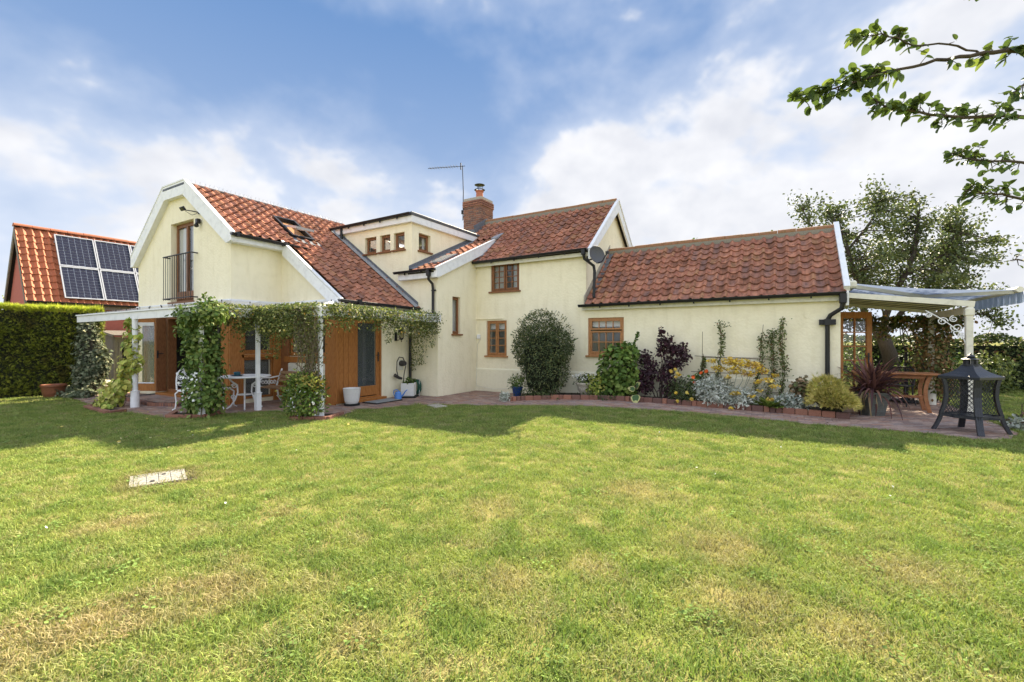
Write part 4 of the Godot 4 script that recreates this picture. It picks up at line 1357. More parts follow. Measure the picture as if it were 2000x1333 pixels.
# bricks laid in running bond at an angle; the nearest 300 are parts of their own
func pave(called: String, outline: PackedVector2Array, angle: float, lift := 0.0) -> void:
	var base := sheet(called, outline, 0.004 + lift, M.joint)
	var t := Transform2D(angle, Vector2.ZERO)
	var inv := t.affine_inverse()
	var lo := Vector2(1e9, 1e9)
	var hi := -lo
	for q in outline:
		lo = lo.min(inv * q)
		hi = hi.max(inv * q)
	var cells := []
	var row := 0
	var y := lo.y
	while y < hi.y:
		var x := lo.x - 0.21 * (0.5 if row % 2 else 1.0)
		while x < hi.x:
			var w := Vector2(0.206, 0.097)
			var jx := Vector2(R(-0.002, 0.002), R(-0.002, 0.002))
			var rc := PackedVector2Array()
			for k in [Vector2(0, 0), Vector2(1, 0), Vector2(1, 1), Vector2(0, 1)]:
				rc.append(t * (Vector2(x, y) + jx + w * k))
			var full := true
			for q in rc:
				if not Geometry2D.is_point_in_polygon(q, outline):
					full = false
			var mid := (rc[0] + rc[2]) * 0.5
			if full:
				cells.append([mid.length(), rc, true])
			else:
				for g in Geometry2D.intersect_polygons(outline, rc):
					if g.size() > 2 and absf(area(g)) > 0.002:
						cells.append([mid.length(), g, false])
			x += 0.211
		y += 0.102
		row += 1
	cells.sort_custom(func(a, c): return a[0] < c[0])
	var rest := MB.new().tint(Color.WHITE)
	for i in cells.size():
		var g: PackedVector2Array = cells[i][1]
		var c := (g[0] + g[2]) * 0.5
		var top := gh(c.x, c.y) + 0.014 + lift + R(-0.003, 0.003)
		if i < 300 and cells[i][2]:
			var o := part("brick_paver", pavers[rng.randi() % pavers.size()], M.paver, base)
			var yaw := Basis(Vector3.UP, -angle + PI)
			o.transform = Transform3D(Basis(Vector3(0, 0, 1), R(-0.012, 0.012)) * Basis(Vector3.UP, angle), p(c.x, top - 0.015, c.y))
		else:
			rest.col = [lin(0.33, 0.22, 0.17), lin(0.28, 0.188, 0.152), lin(0.378, 0.268, 0.218), lin(0.244, 0.172, 0.147), lin(0.34, 0.20, 0.147)][rng.randi() % 5]
			# the outline lies in (u, v); the prism's own y runs towards the camera
			var f := PackedVector2Array()
			for q in g:
				f.append(Vector2(q.x, -(-q.y)))
			var tt := Transform3D(Basis(Vector3(1, 0, 0), Vector3(0, 0, -1), Vector3(0, 1, 0)), Vector3(0, top, 0))
			if i < 300:
				part("brick_paver", MB.new().tint(rest.col).prism(f, tt, 0.03), M.paver, base)
			else:
				rest.prism(f, tt, 0.03)
	if cells.size() > 300:
		part("brick_pavers", rest, M.paver, base).set_meta("kind", "stuff")


func area(g: PackedVector2Array) -> float:
	var s := 0.0
	for i in g.size():
		s += g[i].cross(g[(i + 1) % g.size()])
	return s * 0.5


func build_paving() -> void:
	var edge := []
	for q in LAWN_EDGE:
		edge.append(Vector2(q[0], q[1]))
	var whole := PackedVector2Array(edge)
	whole.append_array([Vector2(3.2, 30), Vector2(-60, 30)])
	no_grass = poly(LAWN_EDGE.slice(2) + [[3.2, 14.8], [-16.2, 14.8]])
	var patio := poly(LAWN_EDGE.slice(2, 20) + [[-5.72, 9.38], [-5.95, 11.05], [-7.86, 11.05], [-7.86, 9.30], [-8.82, 9.30], [-8.82, 6.85], [-10.96, 6.85], [-10.96, 5.60], [-16.2, 5.60]])
	pave("patio", patio, 0.0)
	var back := BED_EDGE.duplicate()
	back.reverse()
	pave("garden_path", poly(LAWN_EDGE.slice(19, 26) + back), 0.0)
	pave("terrace", poly(LAWN_EDGE.slice(25) + [[1.06, 14.6], [1.06, 10.9], [0.98, 10.02]]), 0.72)
	# low brick step before the garden doors
	var st := poly([[-14.7, 4.9], [-14.2, 4.72], [-12.4, 4.62], [-11.75, 4.9], [-11.5, 5.58], [-14.7, 5.58]])
	var sb := MB.new()
	sb.prism(st, Transform3D(Basis(Vector3(1, 0, 0), Vector3(0, 0, -1), Vector3(0, 1, 0)), Vector3(0, 0.07, 0)), 0.07)
	var step := struct("brick_step", sb, M.joint)
	for i in 24:
		for q in [[-14.2 + i * 0.075, 4.72 - i * 0.0042], [-12.4 + i * 0.027, 4.62 + i * 0.0117]]:
			var br := part("brick", bricks[rng.randi() % 5], M.brick, step)
			br.transform = Transform3D(Basis(Vector3.UP, 0.05 if q[0] < -12.41 else 0.4).scaled_local(Vector3(0.068, 0.085, 0.11)), p(q[0], 0.045, q[1]))
	var rowv := 4.80
	while rowv < 5.55:
		var u := -14.1 + R(0, 0.1)
		while u < -11.9:
			if Geometry2D.is_point_in_polygon(Vector2(u, rowv), st) and Geometry2D.is_point_in_polygon(Vector2(u + 0.11, rowv - 0.05), st):
				var o := part("brick_paver", pavers[rng.randi() % pavers.size()], M.paver, step)
				o.position = p(u, 0.072, rowv)
			u += 0.211
		rowv += 0.102
	# flower bed and its brick edging
	var bed := poly(BED_EDGE + [[1.02, 11.05], [-5.9, 11.05]])
	sheet("flower_bed", bed, 0.07, M.soil)
	var eb := thing("brick_edging", "single row of upright red bricks edging the flower bed", "edging")
	var x := 0.0
	var pts := []
	for q in BED_EDGE:
		pts.append(Vector2(q[0], q[1]))
	for i in pts.size() - 1:
		var d: Vector2 = (pts[i + 1] - pts[i])
		var l := d.length()
		d /= l
		while x < l:
			var w := [0.105, 0.105, 0.21, 0.21][rng.randi() % 4] as float
			var at: Vector2 = pts[i] + d * (x + w * 0.5)
			var br := part("brick", bricks[rng.randi() % 5], M.brick, eb)
			br.transform = Transform3D(Basis(Vector3(d.x, 0, -d.y), Vector3.UP, Vector3(d.y, 0, d.x)).scaled_local(Vector3(w - 0.012, 0.125, 0.085)) * Basis(Vector3.UP, R(-0.02, 0.02)), p(at.x, gh(at.x, at.y) + 0.06 + R(-0.006, 0.006), at.y))
			x += w
		x -= l
	# little brick borders round the posts
	border([[-13.25, 3.95], [-13.3, 3.74], [-11.82, 3.66], [-11.9, 3.98]], "low brick border round the yellow hop by the left post")
	border([[-10.6, 4.35], [-10.2, 4.06], [-9.6, 4.46], [-9.88, 4.88]], "low brick border under the green climber left of the metal table")
	border([[-8.2, 5.5], [-7.95, 5.18], [-7.36, 5.5], [-7.62, 6.05]], "low brick border round the white-flowered bush beside the bench")
	# inspection cover, stepping stone
	var mt := Transform3D(Basis(Vector3.UP, -0.35), p(-5.82, -0.004, 2.23))
	var mc := thing("inspection_cover", "pale weathered inspection cover set in the lawn", "manhole cover", mt.origin, -0.35)
	part("frame", MB.new().box(Vector3(0, 0.004, 0.225), Vector3(0.49, 0.03, 0.03)).box(Vector3(0, 0.004, -0.225), Vector3(0.49, 0.03, 0.03)).box(Vector3(0.23, 0.004, 0), Vector3(0.03, 0.03, 0.42)).box(Vector3(-0.23, 0.004, 0), Vector3(0.03, 0.03, 0.42)), M.concrete, mc)
	part("soil", MB.new().box(Vector3(0.03, 0.0, -0.06), Vector3(0.52, 0.016, 0.54)), M.soil, mc)
	part("bed_plate", MB.new().box(Vector3(0, -0.001, 0), Vector3(0.44, 0.022, 0.43)), M.concrete, mc)
	for i in 5:
		for j in 4:
			part("tread_plate", MB.new().cbox(Vector3(-0.172 + i * 0.086, 0.007 + R(-0.002, 0.002), -0.157 + j * 0.105), Vector3(0.084, 0.02, 0.103), 0.006), M.concrete, mc)
	for s in [-1, 1]:
		part("lifting_eye", MB.new().box(Vector3(s * 0.12, 0.018, 0.05 * s), Vector3(0.06, 0.006, 0.035)), M.rubber, mc)
	single("stepping_stone", MB.new().cbox(p(-6.72, 0.015, 7.93), Vector3(0.44, 0.04, 0.3), 0.012, Basis(Vector3.UP, -0.4)), M.stone, "flat stone slab in the grass before the wall corner", "stone")


func border(list: Array, label: String) -> void:
	var o := thing("brick_border", label, "edging", Vector3.ZERO, 0.0, "brick borders round the pergola posts")
	for i in list.size() - 1:
		var a := Vector2(list[i][0], list[i][1])
		var c := Vector2(list[i + 1][0], list[i + 1][1])
		var d := (c - a).normalized()
		var l := (c - a).length()
		var n := maxi(1, int(round(l / 0.22)))
		for k in n:
			var at := a.lerp(c, (k + 0.5) / n)
			var br := part("brick", bricks[[2, 4, 0][rng.randi() % 3]], M.brick, o)
			br.transform = Transform3D(Basis(Vector3(d.x, 0, -d.y), Vector3.UP, Vector3(d.y, 0, d.x)).scaled_local(Vector3(l / n - 0.01, 0.075, 0.1)), p(at.x, 0.035 + R(-0.005, 0.005), at.y))
	var g := poly(list)
	if absf(area(g)) > 0.02:
		var b := MB.new()
		b.prism(g, Transform3D(Basis(Vector3(1, 0, 0), Vector3(0, 0, -1), Vector3(0, 1, 0)), Vector3(0, 0.04, 0)), 0.05)
		part("soil", b, M.soil, o)


func build_outbuilding() -> void:
	var o := thing("outbuilding", "red rendered outbuilding with orange pantiles and solar panels beyond the hedge", "outbuilding")
	var ue := -21.0
	var ur := -22.25
	var he := 2.86
	var hr := 5.42
	var v0 := 4.42
	var v1 := 12.0
	wall(face_right(ue - 0.12, 0, v0 + 0.1), [Vector2(0, he - 0.1), Vector2(v1 - v0 - 0.1, he - 0.1)], 0.0, [], 0.25, o, M.red_render)
	var gt := face_front(2 * ur - ue + 0.12, 0, v0 + 0.12)
	var w := (ue - ur - 0.12) * 2.0
	wall(gt, [Vector2(0, he - 0.1), Vector2(w * 0.5, hr - 0.2), Vector2(w, he - 0.1)], 0.0, [], 0.25, o, M.red_render)
	wall(face_left(2 * ur - ue + 0.12, 0, v1), [Vector2(0, he - 0.1), Vector2(v1 - v0 - 0.1, he - 0.1)], 0.0, [], 0.25, o, M.red_render)
	var run := ue - ur
	var rise := hr - he
	var n := Vector3(rise, run, 0).normalized()
	var down := Vector3(run, -rise, 0).normalized()
	var rb := MB.new()
	for s in [1, -1]:
		var nn := Vector3(n.x * s, n.y, 0)
		rb.fquad(p(ur, hr, v0), p(ur + run * s, he, v0), p(ur + run * s, he, v1), p(ur, hr, v1), nn)
		rb.fquad(p(ur, hr - 0.2, v0), p(ur + run * s, he - 0.1, v0), p(ur + run * s, he - 0.1, v1), p(ur, hr - 0.2, v1), -nn)
		rb.fquad(p(ur, hr, v0), p(ur + run * s, he, v0), p(ur + run * s, he - 0.1, v0), p(ur, hr - 0.2, v0), Vector3(0, 0, 1))
	var roof := part("roof", rb, M.underlay, o)
	var sl := Vector2(run, rise).length()
	var skip := func(at: Vector3) -> bool:
		var v := -at.z
		var y := at.y
		return v > 5.55 and y < hr - 0.42 and y > he + 0.36
	var clean := []
	for k in 4:
		clean.append(tile_mesh(0.206, sl / 11.0 + 0.05, 0.022, lin(0.46, 0.15, 0.068) * R(0.88, 1.1), lin(0.40, 0.13, 0.062)))
	roof_tiles(roof, p(ur + 0.03, hr - 0.06, v0 + 0.206 * 22), Vector3(0, 0, 1), down, 22, 11, 0.206, sl / 11.0 * 0.985, skip, clean, M.tile_clean)
	ridge_row(roof, p(ur, hr - 0.03, v1 - 0.1), p(ur, hr - 0.03, v0 - 0.03), 0.45, M.ridge_clean)
	for s in [1, -1]:
		var q := PackedVector2Array([Vector2(0, hr), Vector2(run * s, he), Vector2(run * s, he - 0.22), Vector2(0, hr - 0.36)])
		part("bargeboard", MB.new().prism(q, face_front(ur, 0, v0 - 0.01), 0.04), M.old_wood, roof)
	var g := MB.new()
	gutter(g, p(ue + 0.08, he - 0.05, v0), p(ue + 0.08, he - 0.05, v1), 0.06)
	part("gutter", g, M.black_plastic, o)
	part("fascia", MB.new().box(p(ue - 0.03, he - 0.14, 8.2), Vector3(0.03, 0.2, 7.5)), M.old_wood, o)
	# panels: two rows, three columns
	var b := Basis(Vector3(0, 0, -1), -down, n)
	for c in 3:
		for r in 2:
			var v := 5.34 + c * 1.075
			var mid := p(ur, hr, v + 0.525) + down * (0.20 + 0.66 + r * 1.29) + n * 0.11
			var pt := Transform3D(b, mid)
			var f := MB.new()
			f.xf = pt
			f.box(Vector3(0, 0, -0.01), Vector3(1.04, 1.26, 0.025))
			f.box(Vector3(0, 0.62, 0.008), Vector3(1.05, 0.035, 0.045)).box(Vector3(0, -0.62, 0.008), Vector3(1.05, 0.035, 0.045)).box(Vector3(0.51, 0, 0.008), Vector3(0.035, 1.21, 0.045)).box(Vector3(-0.51, 0, 0.008), Vector3(0.035, 1.21, 0.045))
			var pn := part("solar_panel", f, M.alu, roof)
			var cells := MB.new()
			cells.xf = pt
			for i in 6:
				for j in 10:
					var off := 0.018 if i % 2 else 0.0
					cells.box(Vector3(-0.415 + i * 0.166, -0.535 + j * 0.1185 + off, 0.006), Vector3(0.151, 0.104, 0.01))
			part("solar_cells", cells, M.solar_cell, pn)
			part("rail", MB.new().box(pt * Vector3(0, 0.35, -0.045), Vector3(0.03, 0.05, 1.08), Basis.IDENTITY), M.alu, pn)
	# a lower roof edge behind
	part("rear_gable", MB.new().prism(PackedVector2Array([Vector2(-0.4, 4.4), Vector2(0.5, 2.4), Vector2(0.5, 0.0), Vector2(-2.4, 0.0), Vector2(-2.4, 2.4), Vector2(-1.4, 4.4)]), face_front(-25.2, 0, 5.6), 3.0), M.old_wood, o)


func rafter_bay(o: Node, a: Vector3, b2: Vector3, c: Vector3, d: Vector3, n: int) -> void:
	# a-b2: upper edge along the wall, d-c: lower edge on the beam
	for i in n + 1:
		var f := float(i) / n
		var x := a.lerp(b2, f)
		var y := d.lerp(c, f)
		if (x - y).length() > 0.05:
			part("rafter", MB.new().beam(x, y, 0.05, 0.06), M.white, o)
			part("clip", MB.new().beam(x.lerp(y, 0.86) + Vector3(0, 0.02, 0), x.lerp(y, 0.86) + Vector3(0, 0.075, 0), 0.014, 0.02, Vector3.RIGHT).beam(x.lerp(y, 0.3) + Vector3(0, 0.02, 0), x.lerp(y, 0.3) + Vector3(0, 0.07, 0), 0.012, 0.02, Vector3.RIGHT), M.black_plastic, o)
	for i in n:
		var f0 := (i + 0.04) / n
		var f1 := (i + 0.96) / n
		var g := MB.new()
		var up := Vector3(0, 0.038, 0)
		var q := [a.lerp(b2, f0) + up, a.lerp(b2, f1) + up, d.lerp(c, f1) + up, d.lerp(c, f0) + up]
		g.fquad(q[0], q[1], q[2], q[3], Vector3.UP)
		part("roof_panel", g, M.roof_glass, o)


func build_pergola() -> void:
	var o := thing("pergola", "white glazed pergola with slim posts wrapped round the left wing", "pergola")
	var yb := 2.10
	var hi := 2.42
	# outer beams
	for q in [[-15.95, 4.33, -9.62, 4.33], [-9.65, 4.33, -9.65, 5.55], [-9.65, 5.55, -7.62, 5.55], [-7.65, 5.55, -7.70, 9.2]]:
		part("beam", MB.new().beam(p(q[0], yb - 0.03, q[1]), p(q[2], yb - 0.03, q[3]), 0.055, 0.16), M.white, o)
		part("gutter_lip", MB.new().beam(p(q[0], yb + 0.07, q[1] - 0.01), p(q[2], yb + 0.07, q[3] - 0.01), 0.09, 0.03), M.white, o)
	# plates on the walls
	for q in [[-15.95, 5.60, -10.95, 5.60], [-10.95, 5.60, -10.95, 6.84], [-10.95, 6.84, -8.81, 6.84]]:
		part("wall_plate", MB.new().beam(p(q[0], hi, q[1]), p(q[2], hi, q[3]), 0.05, 0.12), M.white, o)
	part("wall_plate", MB.new().beam(p(-8.81, 2.27, 6.9), p(-8.81, 2.27, 9.28), 0.04, 0.07), M.white, o)
	rafter_bay(o, p(-15.9, hi, 5.58), p(-10.98, hi, 5.58), p(-10.98, yb + 0.06, 4.33), p(-15.9, yb + 0.06, 4.33), 8)
	rafter_bay(o, p(-10.98, hi, 5.58), p(-10.95, hi, 5.60), p(-9.65, yb + 0.06, 4.33), p(-10.98, yb + 0.06, 4.33), 1)
	rafter_bay(o, p(-10.95, hi, 5.60), p(-10.95, hi, 6.84), p(-9.65, yb + 0.06, 5.55), p(-9.65, yb + 0.06, 4.33), 2)
	rafter_bay(o, p(-10.95, hi, 6.84), p(-8.84, hi, 6.84), p(-7.65, yb + 0.06, 5.55), p(-9.65, yb + 0.06, 5.55), 4)
	rafter_bay(o, p(-8.81, 2.28, 6.9), p(-8.81, 2.28, 9.25), p(-7.70, yb + 0.06, 9.2), p(-7.65, yb + 0.06, 5.55), 5)
	# posts
	part("post", MB.new().lathe(p(-12.45, 0, 4.33), [Vector2(0.085, 0), Vector2(0.082, 0.36), Vector2(0.09, 0.365), Vector2(0.09, 0.38), Vector2(0.055, 0.385), Vector2(0.055, 2.02)], 16), M.white, o)
	for q in [[-9.65, 5.5], [-9.70, 4.42], [-7.66, 5.58]]:
		part("post", MB.new().cbox(p(q[0], 0.19, q[1]), Vector3(0.105, 0.4, 0.105), 0.006).cbox(p(q[0], 0.385, q[1]), Vector3(0.125, 0.02, 0.125), 0.004).cbox(p(q[0], 1.2, q[1]), Vector3(0.072, 1.65, 0.072), 0.005), M.white, o)
	part("corner_plate", MB.new().box(p(-7.66, 2.06, 5.52), Vector3(0.24, 0.18, 0.02)), M.white, o)


func build_veranda() -> void:
	var o := thing("veranda", "cream lean-to veranda with ribbed roof panels on the end wall", "veranda")
	var a0 := p(1.08, 2.42, 11.12)
	var a1 := p(2.97, 2.16, 11.12)
	var b0 := p(1.08, 2.40, 13.25)
	var b1 := p(2.92, 2.13, 13.25)
	part("rail", MB.new().beam(a0, a1, 0.05, 0.10), M.cream_paint, o)
	part("rail", MB.new().beam(b0, b1, 0.05, 0.07), M.white, o)
	part("beam", MB.new().beam(p(2.92, 2.06, 11.1), p(2.88, 2.05, 13.3), 0.07, 0.13), M.cream_paint, o)
	for i in 5:
		var f := (i + 1) / 6.0
		part("rafter", MB.new().beam(a0.lerp(b0, f) + Vector3(0, 0.032, 0), a1.lerp(b1, f) + Vector3(0, 0.032, 0), 0.035, 0.022), M.cream_paint, o)
	for i in 6:
		var g := MB.new()
		var f0 := (i + 0.05) / 6.0
		var f1 := (i + 0.95) / 6.0
		var up := Vector3(0, 0.035, 0)
		g.fquad(a0.lerp(b0, f0) + up, a0.lerp(b0, f1) + up, a1.lerp(b1, f1) + up, a1.lerp(b1, f0) + up, Vector3.UP)
		part("roof_panel", g, M.canopy_panel, o)
	part("post", MB.new().cbox(p(2.9, 1.05, 11.13), Vector3(0.095, 2.1, 0.095), 0.006).cbox(p(2.9, 2.02, 11.13), Vector3(0.125, 0.12, 0.125), 0.006), M.cream_paint, o)
	part("post", MB.new().lathe(p(2.84, 0, 13.2), [Vector2(0.085, 0), Vector2(0.085, 0.42), Vector2(0.095, 0.43), Vector2(0.06, 0.44), Vector2(0.055, 2.05)], 14), M.cream_paint, o)
	# scrolls of the corner bracket
	for q in [[2.55, 1.86, 0.075, 0.0], [2.70, 1.90, 0.06, 1.6], [2.74, 1.74, 0.085, 2.8], [2.36, 1.99, 0.05, 4.0], [2.80, 1.60, 0.05, 0.8]]:
		var pts := []
		for i in 22:
			var t := i / 21.0
			var an: float = q[3] + t * TAU * 1.6
			var r: float = q[2] * (1.0 - 0.75 * t)
			pts.append(p(q[0] + cos(an) * r, q[1] + sin(an) * r, 11.13))
		part("scroll", MB.new().tube(pts, 0.010, 0.008, 5), M.white_iron, o)
	var arc := []
	for i in 12:
		var t := i / 11.0
		arc.append(p(2.86 - 0.55 * t, 1.45 + 0.62 * pow(t, 0.6), 11.13))
	part("scroll", MB.new().tube(arc, 0.010, 0.010, 5), M.white_iron, o)
	# folding-arm awning above
	var w := thing("awning", "blue-grey striped folding awning open above the veranda", "awning")
	var y0 := 2.66
	var y1 := 2.40
	var ux := 3.58
	part("cassette", MB.new().cbox(p(1.22, y0 - 0.02, 12.6), Vector3(0.18, 0.15, 2.75), 0.03), M.cream_paint, w)
	var n := 26
	for i in n:
		var va := lerpf(11.3, 13.9, float(i) / n)
		var vb := lerpf(11.3, 13.9, float(i + 1) / n)
		var g := MB.new()
		for k in 6:
			var f0 := k / 6.0
			var f1 := (k + 1) / 6.0
			var s0 := -0.05 * sin(PI * f0)
			var s1 := -0.05 * sin(PI * f1)
			g.fquad(p(lerpf(1.25, ux, f0), lerpf(y0, y1, f0) + s0, va), p(lerpf(1.25, ux, f1), lerpf(y0, y1, f1) + s1, va), p(lerpf(1.25, ux, f1), lerpf(y0, y1, f1) + s1, vb), p(lerpf(1.25, ux, f0), lerpf(y0, y1, f0) + s0, vb), Vector3.UP)
		# the scalloped valance under the front bar
		for k in 6:
			var x0 := lerpf(va, vb, k / 6.0)
			var x1 := lerpf(va, vb, (k + 1) / 6.0)
			var d0 := 0.19 + 0.05 * absf(sin((x0 - 11.3) / 0.26 * PI))
			var d1 := 0.19 + 0.05 * absf(sin((x1 - 11.3) / 0.26 * PI))
			var wv := 0.03
			g.fquad(p(ux + 0.045, y1 - 0.02, x0), p(ux + 0.045, y1 - 0.02, x1), p(ux + 0.05 + wv * sin(x1 * 24.0), y1 - d1, x1), p(ux + 0.05 + wv * sin(x0 * 24.0), y1 - d0, x0), Vector3.RIGHT)
		part("stripe", g, M.awning_cloth if i % 3 else M.awning_stripe, w)
	part("front_bar", MB.new().tube([p(ux, y1, 11.26), p(ux, y1, 13.94)], 0.05, 0.05, 10), M.cream_paint, w)
	for s in [[11.42, 12.3], [13.78, 12.9]]:
		part("arm", MB.new().beam(p(1.3, y0 - 0.06, s[0]), p(2.5, 2.42, s[1]), 0.05, 0.07).beam(p(2.5, 2.42, s[1]), p(ux - 0.02, y1 - 0.03, s[0]), 0.045, 0.06), M.cream_paint, w)
		part("elbow", MB.new().lathe(p(2.5, 2.37, s[1]), [Vector2(0, 0), Vector2(0.04, 0.0), Vector2(0.04, 0.1), Vector2(0, 0.1)], 10), M.alu, w)


func build_fixtures() -> void:
	# aerial on the chimney
	var o := thing("tv_aerial", "slim grey television aerial on a mast strapped to the chimney", "aerial", p(-9.84, 5.85, 13.02))
	part("mast", MB.new().tube([Vector3(0, 0, 0), Vector3(0.02, 1.0, 0), Vector3(-0.02, 1.98, 0)], 0.017, 0.014, 6), M.black_iron, o)
	part("bracket", MB.new().beam(Vector3(0, 0.12, 0), Vector3(0.08, 0.12, 0), 0.03, 0.03).beam(Vector3(0, 0.5, 0), Vector3(0.08, 0.5, 0), 0.03, 0.03).box(Vector3(-0.03, 0.3, 0), Vector3(0.05, 0.14, 0.05)), M.black_iron, o)
	var d := Vector3(-0.93, 0, 0.36).normalized()
	var s := Vector3(-d.z, 0, d.x)
	var b := MB.new()
	var top := Vector3(-0.02, 1.96, 0)
	b.beam(top - d * 0.1, top + d * 1.3, 0.016, 0.016)
	for i in 11:
		var at := top + d * (0.2 + i * 0.1)
		b.beam(at - s * (0.16 - i * 0.004), at + s * (0.16 - i * 0.004), 0.008, 0.008)
		b.beam(at + Vector3(0, -0.03, 0), at + Vector3(0, 0.03, 0), 0.008, 0.008, s)
	b.beam(top + d * 0.06 + Vector3(0, -0.12, 0), top + d * 0.06 + Vector3(0, 0.12, 0), 0.03, 0.05, s)
	part("boom", b, M.black_iron, o)
	part("cable", MB.new().tube([Vector3(0.02, 0.6, 0), Vector3(0.14, 0.45, 0.02), Vector3(0.16, 0.2, 0.0), Vector3(0.05, 0.05, 0.01)], 0.006, 0.006, 5), M.black_plastic, o)
	# dish
	var c := p(-4.02, 3.66, 10.86)
	var n := Vector3(0.80, 0.22, 0.50).normalized()
	var x := Vector3.UP.cross(n).normalized()
	var bb := Basis(x, n, x.cross(n))
	var ds := thing("satellite_dish", "dark grey satellite dish on the corner of the upper gable", "satellite dish", c)
	part("dish", MB.new().lathe(Vector3.ZERO, [Vector2(0.0, 0.0), Vector2(0.1, 0.012), Vector2(0.18, 0.042), Vector2(0.235, 0.075), Vector2(0.24, 0.07), Vector2(0.18, 0.034), Vector2(0.0, -0.008)], 24, true, bb), mat("dish_grey", lin(0.09, 0.09, 0.095), 0.6), ds)
	part("arm", MB.new().tube([bb * Vector3(0, 0, 0.2), bb * Vector3(0, 0.2, 0.24), bb * Vector3(0, 0.42, 0.12)], 0.014, 0.012, 6).box(bb * Vector3(0, 0.44, 0.10), Vector3(0.07, 0.06, 0.06)), M.black_plastic, ds)
	part("bracket", MB.new().beam(bb * Vector3(0, -0.02, 0.05), Vector3(-0.28, -0.06, -0.22), 0.03, 0.03).beam(bb * Vector3(0, -0.02, -0.05), Vector3(-0.28, 0.06, -0.22), 0.02, 0.02).box(Vector3(-0.3, 0, -0.22), Vector3(0.04, 0.22, 0.08)), M.black_iron, ds)
	# lamp and camera on the gable
	var fl := thing("floodlight", "small black floodlight on an arm above the upper French doors", "floodlight", p(-12.62, 4.72, 5.6))
	part("head", MB.new().cbox(Vector3(-0.1, 0.06, 0.22), Vector3(0.17, 0.1, 0.06), 0.01, Basis(Vector3.RIGHT, 0.6)), M.black_plastic, fl)
	part("arm", MB.new().tube([Vector3(0.22, -0.03, 0.02), Vector3(0.1, 0.0, 0.12), Vector3(-0.08, 0.03, 0.2)], 0.014, 0.012, 6).tube([Vector3(0.2, -0.06, 0.03), Vector3(0.1, -0.1, 0.1), Vector3(-0.05, 0.0, 0.18)], 0.006, 0.006, 5).box(Vector3(0.23, -0.03, 0.0), Vector3(0.06, 0.08, 0.04)), M.black_plastic, fl)
	var cm := thing("motion_sensor", "small black sensor box mounted below the floodlight", "sensor", p(-12.36, 4.44, 5.6))
	part("body", MB.new().cbox(Vector3(0, 0.02, 0.04), Vector3(0.1, 0.12, 0.09), 0.012), M.black_plastic, cm)
	part("head", MB.new().lathe(Vector3(-0.01, -0.14, 0.07), [Vector2(0, 0), Vector2(0.045, 0.02), Vector2(0.055, 0.06), Vector2(0.03, 0.1), Vector2(0, 0.11)], 12), M.black_plastic, cm)
	# lantern by the oak door
	var la := thing("wall_lantern", "black wall lantern hanging right of the oak door", "lantern", p(-8.82, 1.42, 8.72))
	part("bracket", MB.new().tube([Vector3(0.0, 0.1, 0), Vector3(0.1, 0.1, 0), Vector3(0.2, 0.22, 0), Vector3(0.2, 0.42, 0), Vector3(0.12, 0.46, 0)], 0.01, 0.01, 6).box(Vector3(0, 0.2, 0), Vector3(0.02, 0.24, 0.08)), M.black_iron, la)
	part("glass", MB.new().lathe(Vector3(0.2, 0.15, 0), [Vector2(0.05, 0.0), Vector2(0.085, 0.16)], 6, false), M.lantern_glass, la)
	var cage := MB.new()
	for k in 6:
		var a := TAU * k / 6.0
		cage.beam(Vector3(0.2 + cos(a) * 0.052, 0.15, sin(a) * 0.052), Vector3(0.2 + cos(a) * 0.088, 0.31, sin(a) * 0.088), 0.01, 0.01)
	cage.lathe(Vector3(0.2, 0, 0), [Vector2(0, 0.05), Vector2(0.014, 0.06), Vector2(0.008, 0.1), Vector2(0.05, 0.13), Vector2(0.058, 0.155)], 12).lathe(Vector3(0.2, 0.31, 0), [Vector2(0.1, 0), Vector2(0.08, 0.03), Vector2(0.03, 0.1), Vector2(0, 0.12)], 12)
	part("cage", cage, M.black_iron, la)
	single("junction_box", MB.new().cbox(p(-7.78, 1.63, 11.07), Vector3(0.11, 0.13, 0.06), 0.012), M.white, "small white box on the wall left of the lower cottage window", "junction box")
	var cb := MB.new().tube([p(-7.72, 1.56, 11.09), p(-7.84, 1.4, 11.09), p(-7.85, 0.8, 11.08), p(-7.84, 0.16, 11.05), p(-7.2, 0.10, 10.98), p(-6.6, 0.14, 11.0), p(-6.2, 0.08, 10.96)], 0.008, 0.008, 5)
	single("wall_cable", cb, M.cream_paint, "thin cream cable running down and along the foot of the wall", "cable")


func scroll_pts(c: Vector3, r: float, a0: float, turns: float, x: Vector3, y: Vector3) -> Array:
	var pts := []
	for i in 16:
		var t := i / 15.0
		var a := a0 + t * TAU * turns
		pts.append(c + (x * cos(a) + y * sin(a)) * r * (1.0 - 0.7 * t))
	return pts


